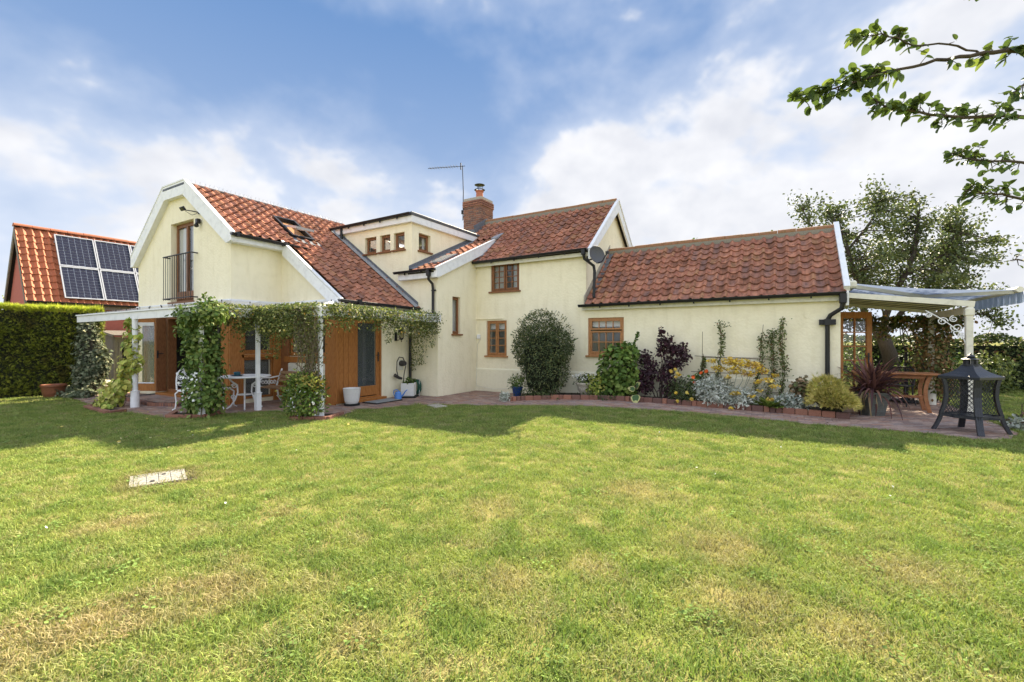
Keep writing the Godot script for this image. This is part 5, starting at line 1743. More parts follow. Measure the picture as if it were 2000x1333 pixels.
func iron_chair(label: String, at: Vector3, turn: float) -> Node3D:
	var o := thing("iron_chair", label, "chair", at, turn, "white cast iron chairs under the pergola")
	part("seat", MB.new().lathe(Vector3(0, 0.42, 0), [Vector2(0.02, 0.0), Vector2(0.2, 0.0), Vector2(0.215, 0.012), Vector2(0.2, 0.03), Vector2(0.02, 0.022)], 20), M.white_iron, o)
	for s in [[-1, 1], [1, 1], [-1, -1], [1, -1]]:
		var d := Vector3(s[0] * 0.7, 0, s[1] * 0.7)
		part("leg", MB.new().tube([d * 0.2 + Vector3(0, 0.42, 0), d * 0.27 + Vector3(0, 0.36, 0), d * 0.25 + Vector3(0, 0.2, 0), d * 0.27 + Vector3(0, 0.05, 0), d * 0.33 + Vector3(0, 0.012, 0)], 0.019, 0.013, 6), M.white_iron, o)
	# pierced back: a hoop filled with scrolls
	var bk := MB.new()
	var hoop := []
	for i in 19:
		var t := i / 18.0
		var a := PI * t
		hoop.append(Vector3(-cos(a) * (0.2 - 0.03 * absf(cos(a))), 0.44 + 0.44 * pow(sin(a), 0.7), -0.17 - 0.10 * pow(sin(a), 0.8)))
	bk.tube(hoop, 0.016, 0.016, 6)
	var X := Vector3.RIGHT
	var Y := Vector3(0, 0.97, -0.2)
	for q in [[-0.08, 0.56, 0.06, 0.0], [0.08, 0.56, 0.06, PI], [-0.07, 0.69, 0.06, 1.0], [0.07, 0.69, 0.06, 2.1], [0.0, 0.79, 0.05, 1.5], [0.0, 0.5, 0.04, 4.0], [-0.12, 0.78, 0.03, 2.0], [0.12, 0.78, 0.03, 0.0]]:
		bk.tube(scroll_pts(Vector3(q[0], q[1], -0.19 - (q[1] - 0.44) * 0.2), q[2], q[3], 1.5, X, Y), 0.011, 0.008, 5)
	bk.tube([Vector3(0, 0.44, -0.17), Vector3(0.02, 0.62, -0.22), Vector3(0, 0.86, -0.27)], 0.012, 0.01, 5)
	part("backrest", bk, M.white_iron, o)
	return o


func build_furniture() -> void:
	iron_chair("white cast iron chair with pierced scroll back left of the green climber", p(-10.86, 0.014, 4.72), 1.5)
	iron_chair("white cast iron chair half hidden between the green climber and the metal table", p(-10.62, 0.014, 5.22), -2.6)
	var t := thing("garden_table", "round white cast iron table with scrolled legs under the pergola", "table", p(-10.16, 0.014, 5.50))
	part("tabletop", MB.new().lathe(Vector3(0, 0.69, 0), [Vector2(0, 0.0), Vector2(0.49, 0.0), Vector2(0.515, 0.008), Vector2(0.52, 0.022), Vector2(0.505, 0.034), Vector2(0.0, 0.03)], 40), M.white_iron, t)
	for k in 4:
		var a := TAU * k / 4.0 + 0.5
		var d := Vector3(cos(a), 0, sin(a))
		var l := MB.new().tube([d * 0.30 + Vector3(0, 0.68, 0), d * 0.24 + Vector3(0, 0.6, 0), d * 0.14 + Vector3(0, 0.52, 0), d * 0.13 + Vector3(0, 0.36, 0), d * 0.18 + Vector3(0, 0.2, 0), d * 0.27 + Vector3(0, 0.06, 0), d * 0.34 + Vector3(0, 0.012, 0)], 0.02, 0.016, 6)
		l.tube(scroll_pts(d * 0.2 + Vector3(0, 0.5, 0), 0.055, 0.3, 1.4, d, Vector3.UP), 0.012, 0.008, 5)
		l.tube(scroll_pts(d * 0.21 + Vector3(0, 0.27, 0), 0.055, 3.5, 1.4, d, Vector3.UP), 0.012, 0.008, 5)
		part("leg", l, M.white_iron, t)
	part("stretcher", MB.new().lathe(Vector3(0, 0.3, 0), [Vector2(0.0, 0), Vector2(0.14, 0.0), Vector2(0.14, 0.02), Vector2(0, 0.02)], 16), M.white_iron, t)
	var ab := thing("blue_dish", "teal glazed dish and lid on the white garden table", "dish", p(-10.20, 0.738, 5.36))
	part("dish", MB.new().lathe(Vector3.ZERO, [Vector2(0.0, 0.0), Vector2(0.08, 0.0), Vector2(0.135, 0.022), Vector2(0.12, 0.02), Vector2(0.0, 0.012)], 18), M.teal_glaze, ab)
	part("lid", MB.new().lathe(Vector3(0, 0.016, 0), [Vector2(0.06, 0.0), Vector2(0.062, 0.05), Vector2(0.075, 0.055), Vector2(0.05, 0.075), Vector2(0.0, 0.08)], 16), M.teal_glaze, ab)
	# bench
	var b := thing("garden_bench", "slatted bench with white cast iron ends against the pale wall panel", "bench", p(-10.03, 0.014, 6.36))
	for i in 5:
		part("seat_slat", MB.new().cbox(Vector3(0, 0.40 - 0.008 * absf(i - 2.0), 0.20 - i * 0.09), Vector3(1.34, 0.028, 0.075), 0.005), M.bench_wood, b)
	for i in 3:
		part("back_slat", MB.new().cbox(Vector3(0, 0.52 + i * 0.095, -0.24 - i * 0.028), Vector3(1.30, 0.078, 0.026), 0.005, Basis(Vector3.RIGHT, -0.28)), M.bench_wood, b)
	for s in [-1, 1]:
		var x: float = s * 0.66
		var e := MB.new()
		e.tube([Vector3(x, 0.012, 0.30), Vector3(x, 0.1, 0.24), Vector3(x, 0.28, 0.22), Vector3(x, 0.38, 0.26), Vector3(x, 0.40, 0.2)], 0.022, 0.022, 6)
		e.tube([Vector3(x, 0.012, -0.32), Vector3(x, 0.12, -0.24), Vector3(x, 0.4, -0.2), Vector3(x, 0.8, -0.34)], 0.022, 0.02, 6)
		e.tube([Vector3(x, 0.38, 0.24), Vector3(x, 0.54, 0.22), Vector3(x, 0.6, 0.16), Vector3(x, 0.59, -0.05), Vector3(x, 0.62, -0.26)], 0.02, 0.018, 6)
		e.tube([Vector3(x, 0.39, 0.22), Vector3(x, 0.37, 0), Vector3(x, 0.37, -0.2)], 0.02, 0.02, 6)
		for k in 5:
			e.tube(scroll_pts(Vector3(x, 0.49, 0.15 - k * 0.075), 0.05, k * 1.1, 1.4, Vector3(0, 0, 1), Vector3.UP), 0.010, 0.007, 5)
		part("end_frame", e, M.white_iron, b)
	part("stretcher", MB.new().beam(Vector3(-0.66, 0.14, -0.2), Vector3(0.66, 0.14, -0.2), 0.02, 0.02), M.white_iron, b)
	# wooden terrace table
	var tt := thing("wooden_table", "reddish hardwood table with curved legs on the right terrace", "table", p(1.98, gh(2, 11.8), 11.85))
	for i in 4:
		part("top_board", MB.new().cbox(Vector3(0, 0.76, 0.24 - i * 0.16), Vector3(1.36 - 0.02 * (i % 2), 0.035, 0.152), 0.012), M.teak, tt)
	for s in [[-1, 1], [1, 1], [-1, -1], [1, -1]]:
		var pts := []
		for i in 9:
			var f := i / 8.0
			pts.append(Vector3(s[0] * (0.52 - 0.075 * sin(PI * pow(f, 0.85)) - 0.01 * f), 0.745 * (1.0 - f), s[1] * 0.2))
		var l := MB.new()
		for i in 8:
			l.beam(pts[i], pts[i + 1], 0.06, 0.045, Vector3(0, 0, 1))
		part("leg", l, M.teak, tt)
	part("rail", MB.new().cbox(Vector3(0, 0.70, 0.21), Vector3(0.86, 0.06, 0.025), 0.004).cbox(Vector3(0, 0.70, -0.21), Vector3(0.86, 0.06, 0.025), 0.004).cbox(Vector3(0, 0.3, 0), Vector3(0.9, 0.05, 0.04), 0.004), M.teak, tt)
	# parasol foot
	var pf := thing("parasol_base", "black pierced iron parasol foot with an empty tube behind the wooden table", "parasol base", p(2.46, gh(2.5, 13.5) + 0.014, 13.45))
	part("tube", MB.new().tube([Vector3(0, 0.05, 0), Vector3(0, 1.22, 0)], 0.034, 0.03, 10).tube([Vector3(0, 0.05, 0), Vector3(0, 0.4, 0)], 0.045, 0.042, 10), M.black_iron, pf)
	var ring := MB.new()
	for r in [0.29, 0.16]:
		var pts := []
		for i in 33:
			pts.append(Vector3(cos(TAU * i / 32.0) * r, 0.03 + (0.3 - r) * 0.16, sin(TAU * i / 32.0) * r))
		ring.tube(pts, 0.022, 0.022, 6)
	for i in 12:
		var a := TAU * i / 12.0
		var d := Vector3(cos(a), 0, sin(a))
		ring.tube([d * 0.05 + Vector3(0, 0.09, 0), d * 0.16 + Vector3(0, 0.055, 0), d * 0.29 + Vector3(0, 0.03, 0)], 0.014, 0.016, 5)
		ring.tube(scroll_pts(d * 0.225 + Vector3(0, 0.045, 0), 0.05, a, 1.2, Vector3.RIGHT, Vector3(0, 0, 1)), 0.010, 0.010, 5)
	part("foot", ring, M.black_iron, pf)
	# black chair behind the table
	var bc := thing("black_chair", "black cast iron chair with a lattice back behind the wooden table", "chair", p(2.18, gh(2.2, 12.8) + 0.014, 12.75), -0.5)
	part("seat", MB.new().cbox(Vector3(0, 0.43, 0), Vector3(0.46, 0.025, 0.44), 0.01), M.black_iron, bc)
	for s in [[-1, 1], [1, 1], [-1, -1], [1, -1]]:
		part("leg", MB.new().tube([Vector3(s[0] * 0.2, 0.43, s[1] * 0.19), Vector3(s[0] * 0.21, 0.2, s[1] * 0.2), Vector3(s[0] * 0.25, 0.0, s[1] * 0.24)], 0.018, 0.014, 6), M.black_iron, bc)
	var lb := MB.new()
	lb.tube([Vector3(-0.22, 0.43, -0.2), Vector3(-0.24, 0.7, -0.24), Vector3(-0.15, 0.82, -0.27), Vector3(0.15, 0.82, -0.27), Vector3(0.24, 0.7, -0.24), Vector3(0.22, 0.43, -0.2)], 0.016, 0.016, 6)
	for i in 6:
		var x := -0.2 + i * 0.08
		lb.beam(Vector3(x, 0.44, -0.2), Vector3(x + 0.16 if i < 4 else x, 0.8, -0.26), 0.014, 0.014)
		lb.beam(Vector3(-x, 0.44, -0.2), Vector3(-x - 0.16 if i < 4 else -x, 0.8, -0.26), 0.014, 0.014)
	part("backrest", lb, M.black_iron, bc)
	# the grey garden hut
	var h := thing("garden_hut", "weathered plank hut with a dark opening between hedge and left wing", "shed", p(-20.1, 0, 6.75))
	for i in 10:
		var x := -0.53 + i * 0.107
		part("plank", MB.new().cbox(Vector3(x, 0.85 + R(-0.01, 0.02), 0.52 + R(-0.006, 0.006)), Vector3(0.098, 1.7, 0.022), 0.004), M.old_wood, h)
	for z in [-0.48, -0.36, 0.36, 0.47]:
		part("plank", MB.new().cbox(Vector3(0.53, 0.82, z), Vector3(0.022, 1.64, 0.1), 0.004), M.old_wood, h)
	part("lintel", MB.new().cbox(Vector3(0.535, 1.55, 0), Vector3(0.03, 0.16, 1.04), 0.005), M.old_wood, h)
	part("dark_block", MB.new().box(Vector3(-0.2, 0.8, -0.2), Vector3(0.5, 1.5, 0.6)), mat("hut_inside", lin(0.02, 0.025, 0.032), 0.8), h)  # near-black block filling the hut behind its opening
	for i in 8:
		part("roof_slat", MB.new().cbox(Vector3(-0.56 + i * 0.17, 1.86 - 0.022 * i, 0), Vector3(0.16, 0.025, 1.2), 0.004, Basis(Vector3(0, 0, 1), -0.08)), M.old_wood, h)
	part("roof_edge", MB.new().beam(Vector3(-0.62, 1.86, 0.6), Vector3(0.68, 1.68, 0.6), 0.03, 0.08), M.old_wood, h)


func build_pots() -> void:
	var o := thing("terracotta_bowl", "wide glazed brown terracotta bowl before the left hedge", "plant pot", p(-16.72, 0, 4.05))
	part("bowl", MB.new().lathe(Vector3.ZERO, [Vector2(0.0, 0.0), Vector2(0.19, 0.0), Vector2(0.225, 0.1), Vector2(0.25, 0.26), Vector2(0.27, 0.29), Vector2(0.27, 0.33), Vector2(0.25, 0.34), Vector2(0.235, 0.28), Vector2(0.0, 0.26)], 28), M.terracotta, o)
	part("soil", MB.new().lathe(Vector3(0, 0.27, 0), [Vector2(0.24, 0.0), Vector2(0.0, 0.01)], 20), M.soil, o)
	o = thing("white_pot", "plain round white pot on a black saucer beside the oak boards", "plant pot", p(-8.50, 0.014, 7.02))
	part("pot", MB.new().lathe(Vector3(0, 0.05, 0), [Vector2(0.0, 0.0), Vector2(0.135, 0.0), Vector2(0.16, 0.06), Vector2(0.195, 0.33), Vector2(0.2, 0.345), Vector2(0.19, 0.352), Vector2(0.175, 0.33), Vector2(0.15, 0.2), Vector2(0, 0.2)], 28), M.white_glaze, o)
	part("saucer", MB.new().lathe(Vector3.ZERO, [Vector2(0.0, 0.0), Vector2(0.17, 0.0), Vector2(0.18, 0.045), Vector2(0.16, 0.05), Vector2(0.0, 0.04)], 24), M.rubber, o)
	o = thing("door_mat", "grey door mat with a dark rim before the oak door", "door mat", p(-8.38, 0.014, 7.85))
	part("rim", MB.new().cbox(Vector3(0, 0.010, 0), Vector3(0.5, 0.02, 0.85), 0.006), M.rubber, o)
	part("pile", MB.new().cbox(Vector3(0, 0.02, 0), Vector3(0.42, 0.018, 0.76), 0.006), M.slate_mat, o)
	# watering can
	o = thing("watering_can", "light blue plastic watering can standing by the oak door", "watering can", p(-8.42, 0.014, 8.40), 0.35)
	part("body", MB.new().lathe(Vector3.ZERO, [Vector2(0, 0), Vector2(0.088, 0.0), Vector2(0.092, 0.02), Vector2(0.08, 0.16), Vector2(0.075, 0.175), Vector2(0.05, 0.19), Vector2(0.0, 0.19)], 20), M.blue_plastic, o)
	part("spout", MB.new().tube([Vector3(0.075, 0.05, 0), Vector3(0.14, 0.11, 0), Vector3(0.2, 0.2, 0), Vector3(0.25, 0.24, 0)], 0.022, 0.012, 8), M.blue_plastic, o)
	part("handle", MB.new().tube([Vector3(-0.075, 0.06, 0), Vector3(-0.13, 0.13, 0), Vector3(-0.11, 0.22, 0), Vector3(-0.03, 0.24, 0), Vector3(0.04, 0.19, 0)], 0.011, 0.011, 7), M.blue_plastic, o)
	# square planter
	o = thing("square_planter", "square white planter on a dark tray in the corner by the oak door", "planter", p(-8.46, 0.014, 8.82), 0.55)
	part("box", MB.new().cbox(Vector3(0, 0.21, 0), Vector3(0.34, 0.34, 0.34), 0.012), M.white_glaze, o)
	part("soil", MB.new().box(Vector3(0, 0.385, 0), Vector3(0.28, 0.02, 0.28)), M.soil, o)
	part("tray", MB.new().cbox(Vector3(0, 0.02, 0), Vector3(0.46, 0.04, 0.46), 0.01), M.rubber, o)
	# hose on the wall
	o = thing("hose_holder", "brown garden hose looped over a wall holder above the square planter", "hose", p(-8.82, 0.0, 8.86))
	part("mount", MB.new().cbox(Vector3(0.02, 0.86, 0), Vector3(0.04, 0.28, 0.2), 0.01), M.cream_paint, o)
	part("reel", MB.new().lathe(Vector3(0.04, 0.90, 0), [Vector2(0, 0), Vector2(0.075, 0), Vector2(0.08, 0.05), Vector2(0.06, 0.16), Vector2(0.0, 0.16)], 14, true, Basis(Vector3(0, 0, 1), -PI / 2)), M.hose_brown, o)
	part("hose", MB.new().tube([Vector3(0.1, 0.92, -0.1), Vector3(0.1, 1.05, -0.02), Vector3(0.1, 1.07, 0.12), Vector3(0.1, 0.95, 0.2), Vector3(0.1, 0.72, 0.21), Vector3(0.1, 0.55, 0.16)], 0.013, 0.013, 7).tube([Vector3(0.12, 0.82, -0.1), Vector3(0.14, 0.6, -0.02), Vector3(0.16, 0.42, 0.02)], 0.013, 0.013, 7), M.hose_brown, o)
	part("nozzle", MB.new().tube([Vector3(0.1, 0.6, 0.28), Vector3(0.12, 0.52, 0.14), Vector3(0.14, 0.5, 0.06)], 0.05, 0.03, 8), M.hose_brown, o)
	o = thing("hose_coil", "green garden hose coiled on a stand against the corner wall", "hose", p(-8.52, 0.014, 9.2))
	var hs := MB.new()
	for k in 7:
		var pts := []
		for i in 21:
			var a := TAU * i / 20.0
			pts.append(Vector3(cos(a) * (0.115 + 0.006 * (k % 3)) + R(-0.006, 0.006), 0.24 + sin(a) * (0.19 + 0.008 * (k % 2)), -0.05 + k * 0.022 + R(-0.006, 0.006)))
		hs.tube(pts, 0.0125, 0.0125, 6, false)
	part("coil", hs, M.green_hose, o)
	part("stand", MB.new().tube([Vector3(-0.11, 0.0, 0.02), Vector3(-0.11, 0.42, 0.02), Vector3(0.11, 0.44, 0.02), Vector3(0.11, 0.0, 0.02)], 0.01, 0.01, 6), M.alu, o)
	# urn in the bed
	o = thing("stone_urn", "stone urn with a carved swag and white flowers below the cottage window", "plant pot", p(-4.18, gh(-4.2, 10.6) + 0.07, 10.62))
	part("urn", MB.new().lathe(Vector3.ZERO, [Vector2(0.0, 0.0), Vector2(0.135, 0.0), Vector2(0.145, 0.03), Vector2(0.165, 0.05), Vector2(0.21, 0.15), Vector2(0.225, 0.24), Vector2(0.25, 0.255), Vector2(0.262, 0.29), Vector2(0.25, 0.32), Vector2(0.22, 0.315), Vector2(0.0, 0.28)], 28), M.stone, o)
	var sw := MB.new()
	for k in 6:
		var pts := []
		for i in 9:
			var a := TAU * (k + i / 8.0) / 6.0
			var y := 0.21 - 0.075 * sin(PI * i / 8.0)
			pts.append(Vector3(cos(a) * (0.175 + (y - 0.06) * 0.28), y, sin(a) * (0.175 + (y - 0.06) * 0.28)))
		sw.tube(pts, 0.015, 0.015, 6)
	part("swag", sw, M.stone, o)
	o = thing("blue_pot", "dark blue glazed pot holding a leafy plant at the left end of the bed", "plant pot", p(-5.86, gh(-5.9, 10.05) + 0.07, 10.08))
	part("pot", MB.new().lathe(Vector3.ZERO, [Vector2(0, 0), Vector2(0.1, 0.0), Vector2(0.14, 0.2), Vector2(0.155, 0.215), Vector2(0.155, 0.24), Vector2(0.13, 0.24), Vector2(0.12, 0.2), Vector2(0, 0.2)], 20), M.blue_glaze, o)
	# grey planter of the cordyline
	o = thing("zinc_planter", "square grey metal planter holding the purple cordyline", "planter", p(1.47, gh(1.5, 10.75) + 0.014, 10.78), 0.5)
	var zb := MB.new()
	for f in [0.0, PI / 2, PI, -PI / 2]:
		var bb := Basis(Vector3.UP, f)
		zb.fquad(bb * Vector3(-0.14, 0, 0.14), bb * Vector3(0.14, 0, 0.14), bb * Vector3(0.2, 0.42, 0.2), bb * Vector3(-0.2, 0.42, 0.2), bb * Vector3(0, 0, 1))
		zb.beam(bb * Vector3(-0.205, 0.42, 0.2), bb * Vector3(0.205, 0.42, 0.2), 0.02, 0.03)
		zb.beam(bb * Vector3(-0.152, 0.09, 0.154), bb * Vector3(0.152, 0.09, 0.154), 0.008, 0.012)
	zb.box(Vector3(0, 0.37, 0), Vector3(0.36, 0.01, 0.36))
	part("box", zb, M.zinc, o)
	# oddments left of the pergola
	for q in [[-17.45, 4.98, 0.17, "round pale boulder at the foot of the ivy"], [-17.1, 5.2, 0.22, "larger pale boulder stacked behind the ivy foot"]]:
		var b := MB.new()
		var pr := []
		for i in 7:
			var a := PI * i / 6.0
			pr.append(Vector2(sin(a) * q[2] * 1.2 * R(0.93, 1.07), q[2] * (0.85 - cos(a) * 0.85)))
		b.lathe(p(q[0], 0.0, q[1]), pr, 9, true)
		single("boulder", b, M.stone, q[3], "stone", "boulders by the ivy")
	single("stone_block", MB.new().cbox(p(-17.2, 0.14, 5.55), Vector3(0.34, 0.28, 0.26), 0.02, Basis(Vector3.UP, 0.3)), M.concrete, "pale square stone block between the ivy and the hut", "stone block")


func build_fire_pit() -> void:
	var g := gh(2.52, 9.6)
	var o := thing("fire_pit", "black cast iron pagoda fire pit with mesh sides on the terrace edge", "fire pit", p(2.52, g + 0.012, 9.60), deg_to_rad(45.0))
	# curved corner legs, from the splayed feet up to the roof
	for k in 4:
		var b := Basis(Vector3.UP, k * PI / 2 + PI / 4)
		var l := MB.new()
		var prof := [[0.43, 0.0], [0.395, 0.07], [0.36, 0.16], [0.335, 0.25], [0.335, 0.27], [0.30, 0.40], [0.278, 0.55], [0.285, 0.70], [0.312, 0.82]]
		for i in prof.size() - 1:
			l.beam(b * Vector3(prof[i][0], prof[i][1], 0), b * Vector3(prof[i + 1][0], prof[i + 1][1], 0), 0.085 if prof[i][1] >= 0.27 else 0.075, 0.04, b * Vector3(1, 0.1, 0))
		# fluting
		for s in [-0.026, 0.0, 0.026]:
			for i in prof.size() - 1:
				l.beam(b * Vector3(prof[i][0] + 0.019, prof[i][1], s), b * Vector3(prof[i + 1][0] + 0.019, prof[i + 1][1], s), 0.011, 0.011, b * Vector3(1, 0.1, 0))
		part("leg", l, M.cast_iron, o)
		# mesh between this leg and the next
		var b2 := Basis(Vector3.UP, (k + 1) * PI / 2 + PI / 4)
		var m := MB.new()
		var nx := 13
		var ny := 15
		var at := func(i: int, j: int) -> Vector3:
			var y := 0.28 + 0.54 * j / ny
			var r := 0.30 - 0.035 * sin(PI * clampf((y - 0.25) / 0.6, 0, 1))
			return (b * Vector3(r, y, 0)).lerp(b2 * Vector3(r, y, 0), float(i) / nx)
		for i in nx:
			for j in ny:
				if (i + j) % 2 == 0:
					m.beam(at.call(i, j), at.call(i + 1, j + 1), 0.005, 0.005)
				else:
					m.beam(at.call(i + 1, j), at.call(i, j + 1), 0.005, 0.005)
		part("mesh_side", m, M.cast_iron, o)
		# tray edge with ribs
		var e := MB.new()
		e.beam(b * Vector3(0.355, 0.245, 0), b2 * Vector3(0.355, 0.245, 0), 0.03, 0.05)
		for i in 15:
			var q := (b * Vector3(0.364, 0.245, 0)).lerp(b2 * Vector3(0.364, 0.245, 0), (i + 0.5) / 15.0)
			e.box(q, Vector3(0.016, 0.05, 0.02), Basis(Vector3.UP, k * PI / 2 + PI / 4 + PI * 0.75))
		part("tray_edge", e, M.cast_iron, o)
	var tr := MB.new()
	tr.lathe(Vector3(0, 0.225, 0), [Vector2(0.0, 0.0), Vector2(0.345, 0.0), Vector2(0.35, 0.03), Vector2(0.0, 0.03)], 4, false)
	part("tray", tr, M.cast_iron, o)
	# roof: a square, concave pyramid
	var rf := MB.new()
	var prof2 := [[0.375, 0.815], [0.38, 0.85], [0.372, 0.862], [0.295, 0.885], [0.21, 0.925], [0.145, 0.975], [0.105, 1.03]]
	for k in 4:
		var b := Basis(Vector3.UP, k * PI / 2 + PI / 4)
		var b2 := Basis(Vector3.UP, (k + 1) * PI / 2 + PI / 4)
		for i in prof2.size() - 1:
			var lo: Array = prof2[i]
			var hi: Array = prof2[i + 1]
			rf.fquad(b * Vector3(lo[0], lo[1], 0), b2 * Vector3(lo[0], lo[1], 0), b2 * Vector3(hi[0], hi[1], 0), b * Vector3(hi[0], hi[1], 0), (b.x + b2.x) + Vector3(0, 0.8, 0))
		rf.fquad(b * Vector3(0.375, 0.816, 0), b2 * Vector3(0.375, 0.816, 0), b2 * Vector3(0.1, 0.9, 0), b * Vector3(0.1, 0.9, 0), Vector3.DOWN)
	part("roof", rf, M.cast_iron, o)
	var ln := MB.new()
	ln.lathe(Vector3(0, 1.02, 0), [Vector2(0.1, 0.0), Vector2(0.1, 0.018), Vector2(0.08, 0.02)], 12)
	for k in 8:
		var a := TAU * k / 8.0
		ln.box(Vector3(cos(a) * 0.072, 1.07, sin(a) * 0.072), Vector3(0.02, 0.08, 0.03), Basis(Vector3.UP, -a))
	ln.lathe(Vector3(0, 1.105, 0), [Vector2(0.0, 0.0), Vector2(0.108, 0.002), Vector2(0.11, 0.014), Vector2(0.06, 0.03), Vector2(0.03, 0.034)], 20)
	ln.lathe(Vector3(0, 1.13, 0), [Vector2(0.02, 0.0), Vector2(0.045, 0.012), Vector2(0.055, 0.03), Vector2(0.035, 0.052), Vector2(0.012, 0.06), Vector2(0.014, 0.075), Vector2(0.0, 0.082)], 14)
	part("finial", ln, M.cast_iron, o)


func leaf_at(at: Vector3, dir: Vector3, face: Vector3, size: float, wide := 1.0) -> Transform3D:
	var y := dir.normalized()
	var x := y.cross(face)
	if x.length() < 1e-3:
		x = y.cross(Vector3(0.3, 0.2, 0.9))
	x = x.normalized()
	return Transform3D(Basis(x * size * wide, y * size, x.cross(y) * size), at)


func rv() -> Vector3:
	return Vector3(rng.randfn(), rng.randfn(), rng.randfn()).normalized()


func pick(pal: Array, at: Vector3, spread := 0.22) -> Color:
	var k := rng.randi() % pal.size()
	var c: Color = pal[k]
	var f := (1.0 + 0.35 * noise_b.get_noise_3dv(at)) * R(1.0 - spread, 1.0 + spread)
	return Color(c.r * f, c.g * f, c.b * f)


# leaves through the outer part of an uneven ellipsoid
func blob(xfs: Array, cols: PackedColorArray, c: Vector3, r: Vector3, n: int, s0: float, s1: float, pal: Array, shell := 0.62, rough := 0.22, hang := 0.25, floor_y := -9.0) -> PackedColorArray:
	for i in n:
		var d := rv()
		var k := pow(rng.randf(), 0.55)
		var q := lerpf(shell, 1.0, k) * (1.0 + rough * noise_a.get_noise_3dv((d * 3.0 + c) * 3.0) * 1.6)
		var at := c + d * r * q
		if at.y < floor_y:
			continue
		var out := (d / r).normalized()
		var dir := out * 0.55 + rv() * 0.75 + Vector3.DOWN * hang
		var face := out + Vector3.UP * 0.5 + rv() * 0.55
		xfs.append(leaf_at(at, dir, face, R(s0, s1)))
		cols.append(pick(pal, at))
	return cols


func stem_tube(b: MB, a: Vector3, c: Vector3, r0: float, r1: float, wob := 0.05) -> void:
	var pts := []
	for i in 6:
		var f := i / 5.0
		pts.append(a.lerp(c, f) + (rv() * wob * sin(PI * f)))
	b.tube(pts, r0, r1, 5, false)


const GREEN := [Color(0.075, 0.125, 0.028), Color(0.105, 0.165, 0.035), Color(0.055, 0.095, 0.025), Color(0.15, 0.20, 0.05)]
const DARK_GREEN := [Color(0.062, 0.09, 0.034), Color(0.085, 0.115, 0.04), Color(0.046, 0.07, 0.028), Color(0.13, 0.15, 0.055)]
const LIME := [Color(0.42, 0.44, 0.09), Color(0.34, 0.40, 0.075), Color(0.50, 0.48, 0.13), Color(0.25, 0.33, 0.06)]
const SILVER := [Color(0.54, 0.555, 0.48), Color(0.43, 0.45, 0.385), Color(0.62, 0.63, 0.56), Color(0.31, 0.34, 0.27)]
const PURPLE := [Color(0.058, 0.026, 0.036), Color(0.042, 0.022, 0.03), Color(0.08, 0.03, 0.042), Color(0.07, 0.04, 0.045)]
const GOLD := [Color(0.60, 0.50, 0.15), Color(0.52, 0.46, 0.13), Color(0.66, 0.55, 0.20), Color(0.38, 0.38, 0.09)]
const YELLOW := [Color(0.72, 0.52, 0.06), Color(0.66, 0.47, 0.07), Color(0.60, 0.42, 0.10), Color(0.70, 0.56, 0.14)]
const MIXED := [Color(0.12, 0.15, 0.045), Color(0.085, 0.12, 0.035), Color(0.17, 0.18, 0.06), Color(0.06, 0.09, 0.03), Color(0.26, 0.23, 0.08)]
const RUSSET := [Color(0.22, 0.13, 0.065), Color(0.28, 0.16, 0.075), Color(0.15, 0.13, 0.055), Color(0.11, 0.135, 0.045), Color(0.32, 0.21, 0.10), Color(0.16, 0.18, 0.06)]


func plant(called: String, label: String, category: String, at: Vector3, group := "") -> Node3D:
	return thing(called, label, category, at, 0.0, group)


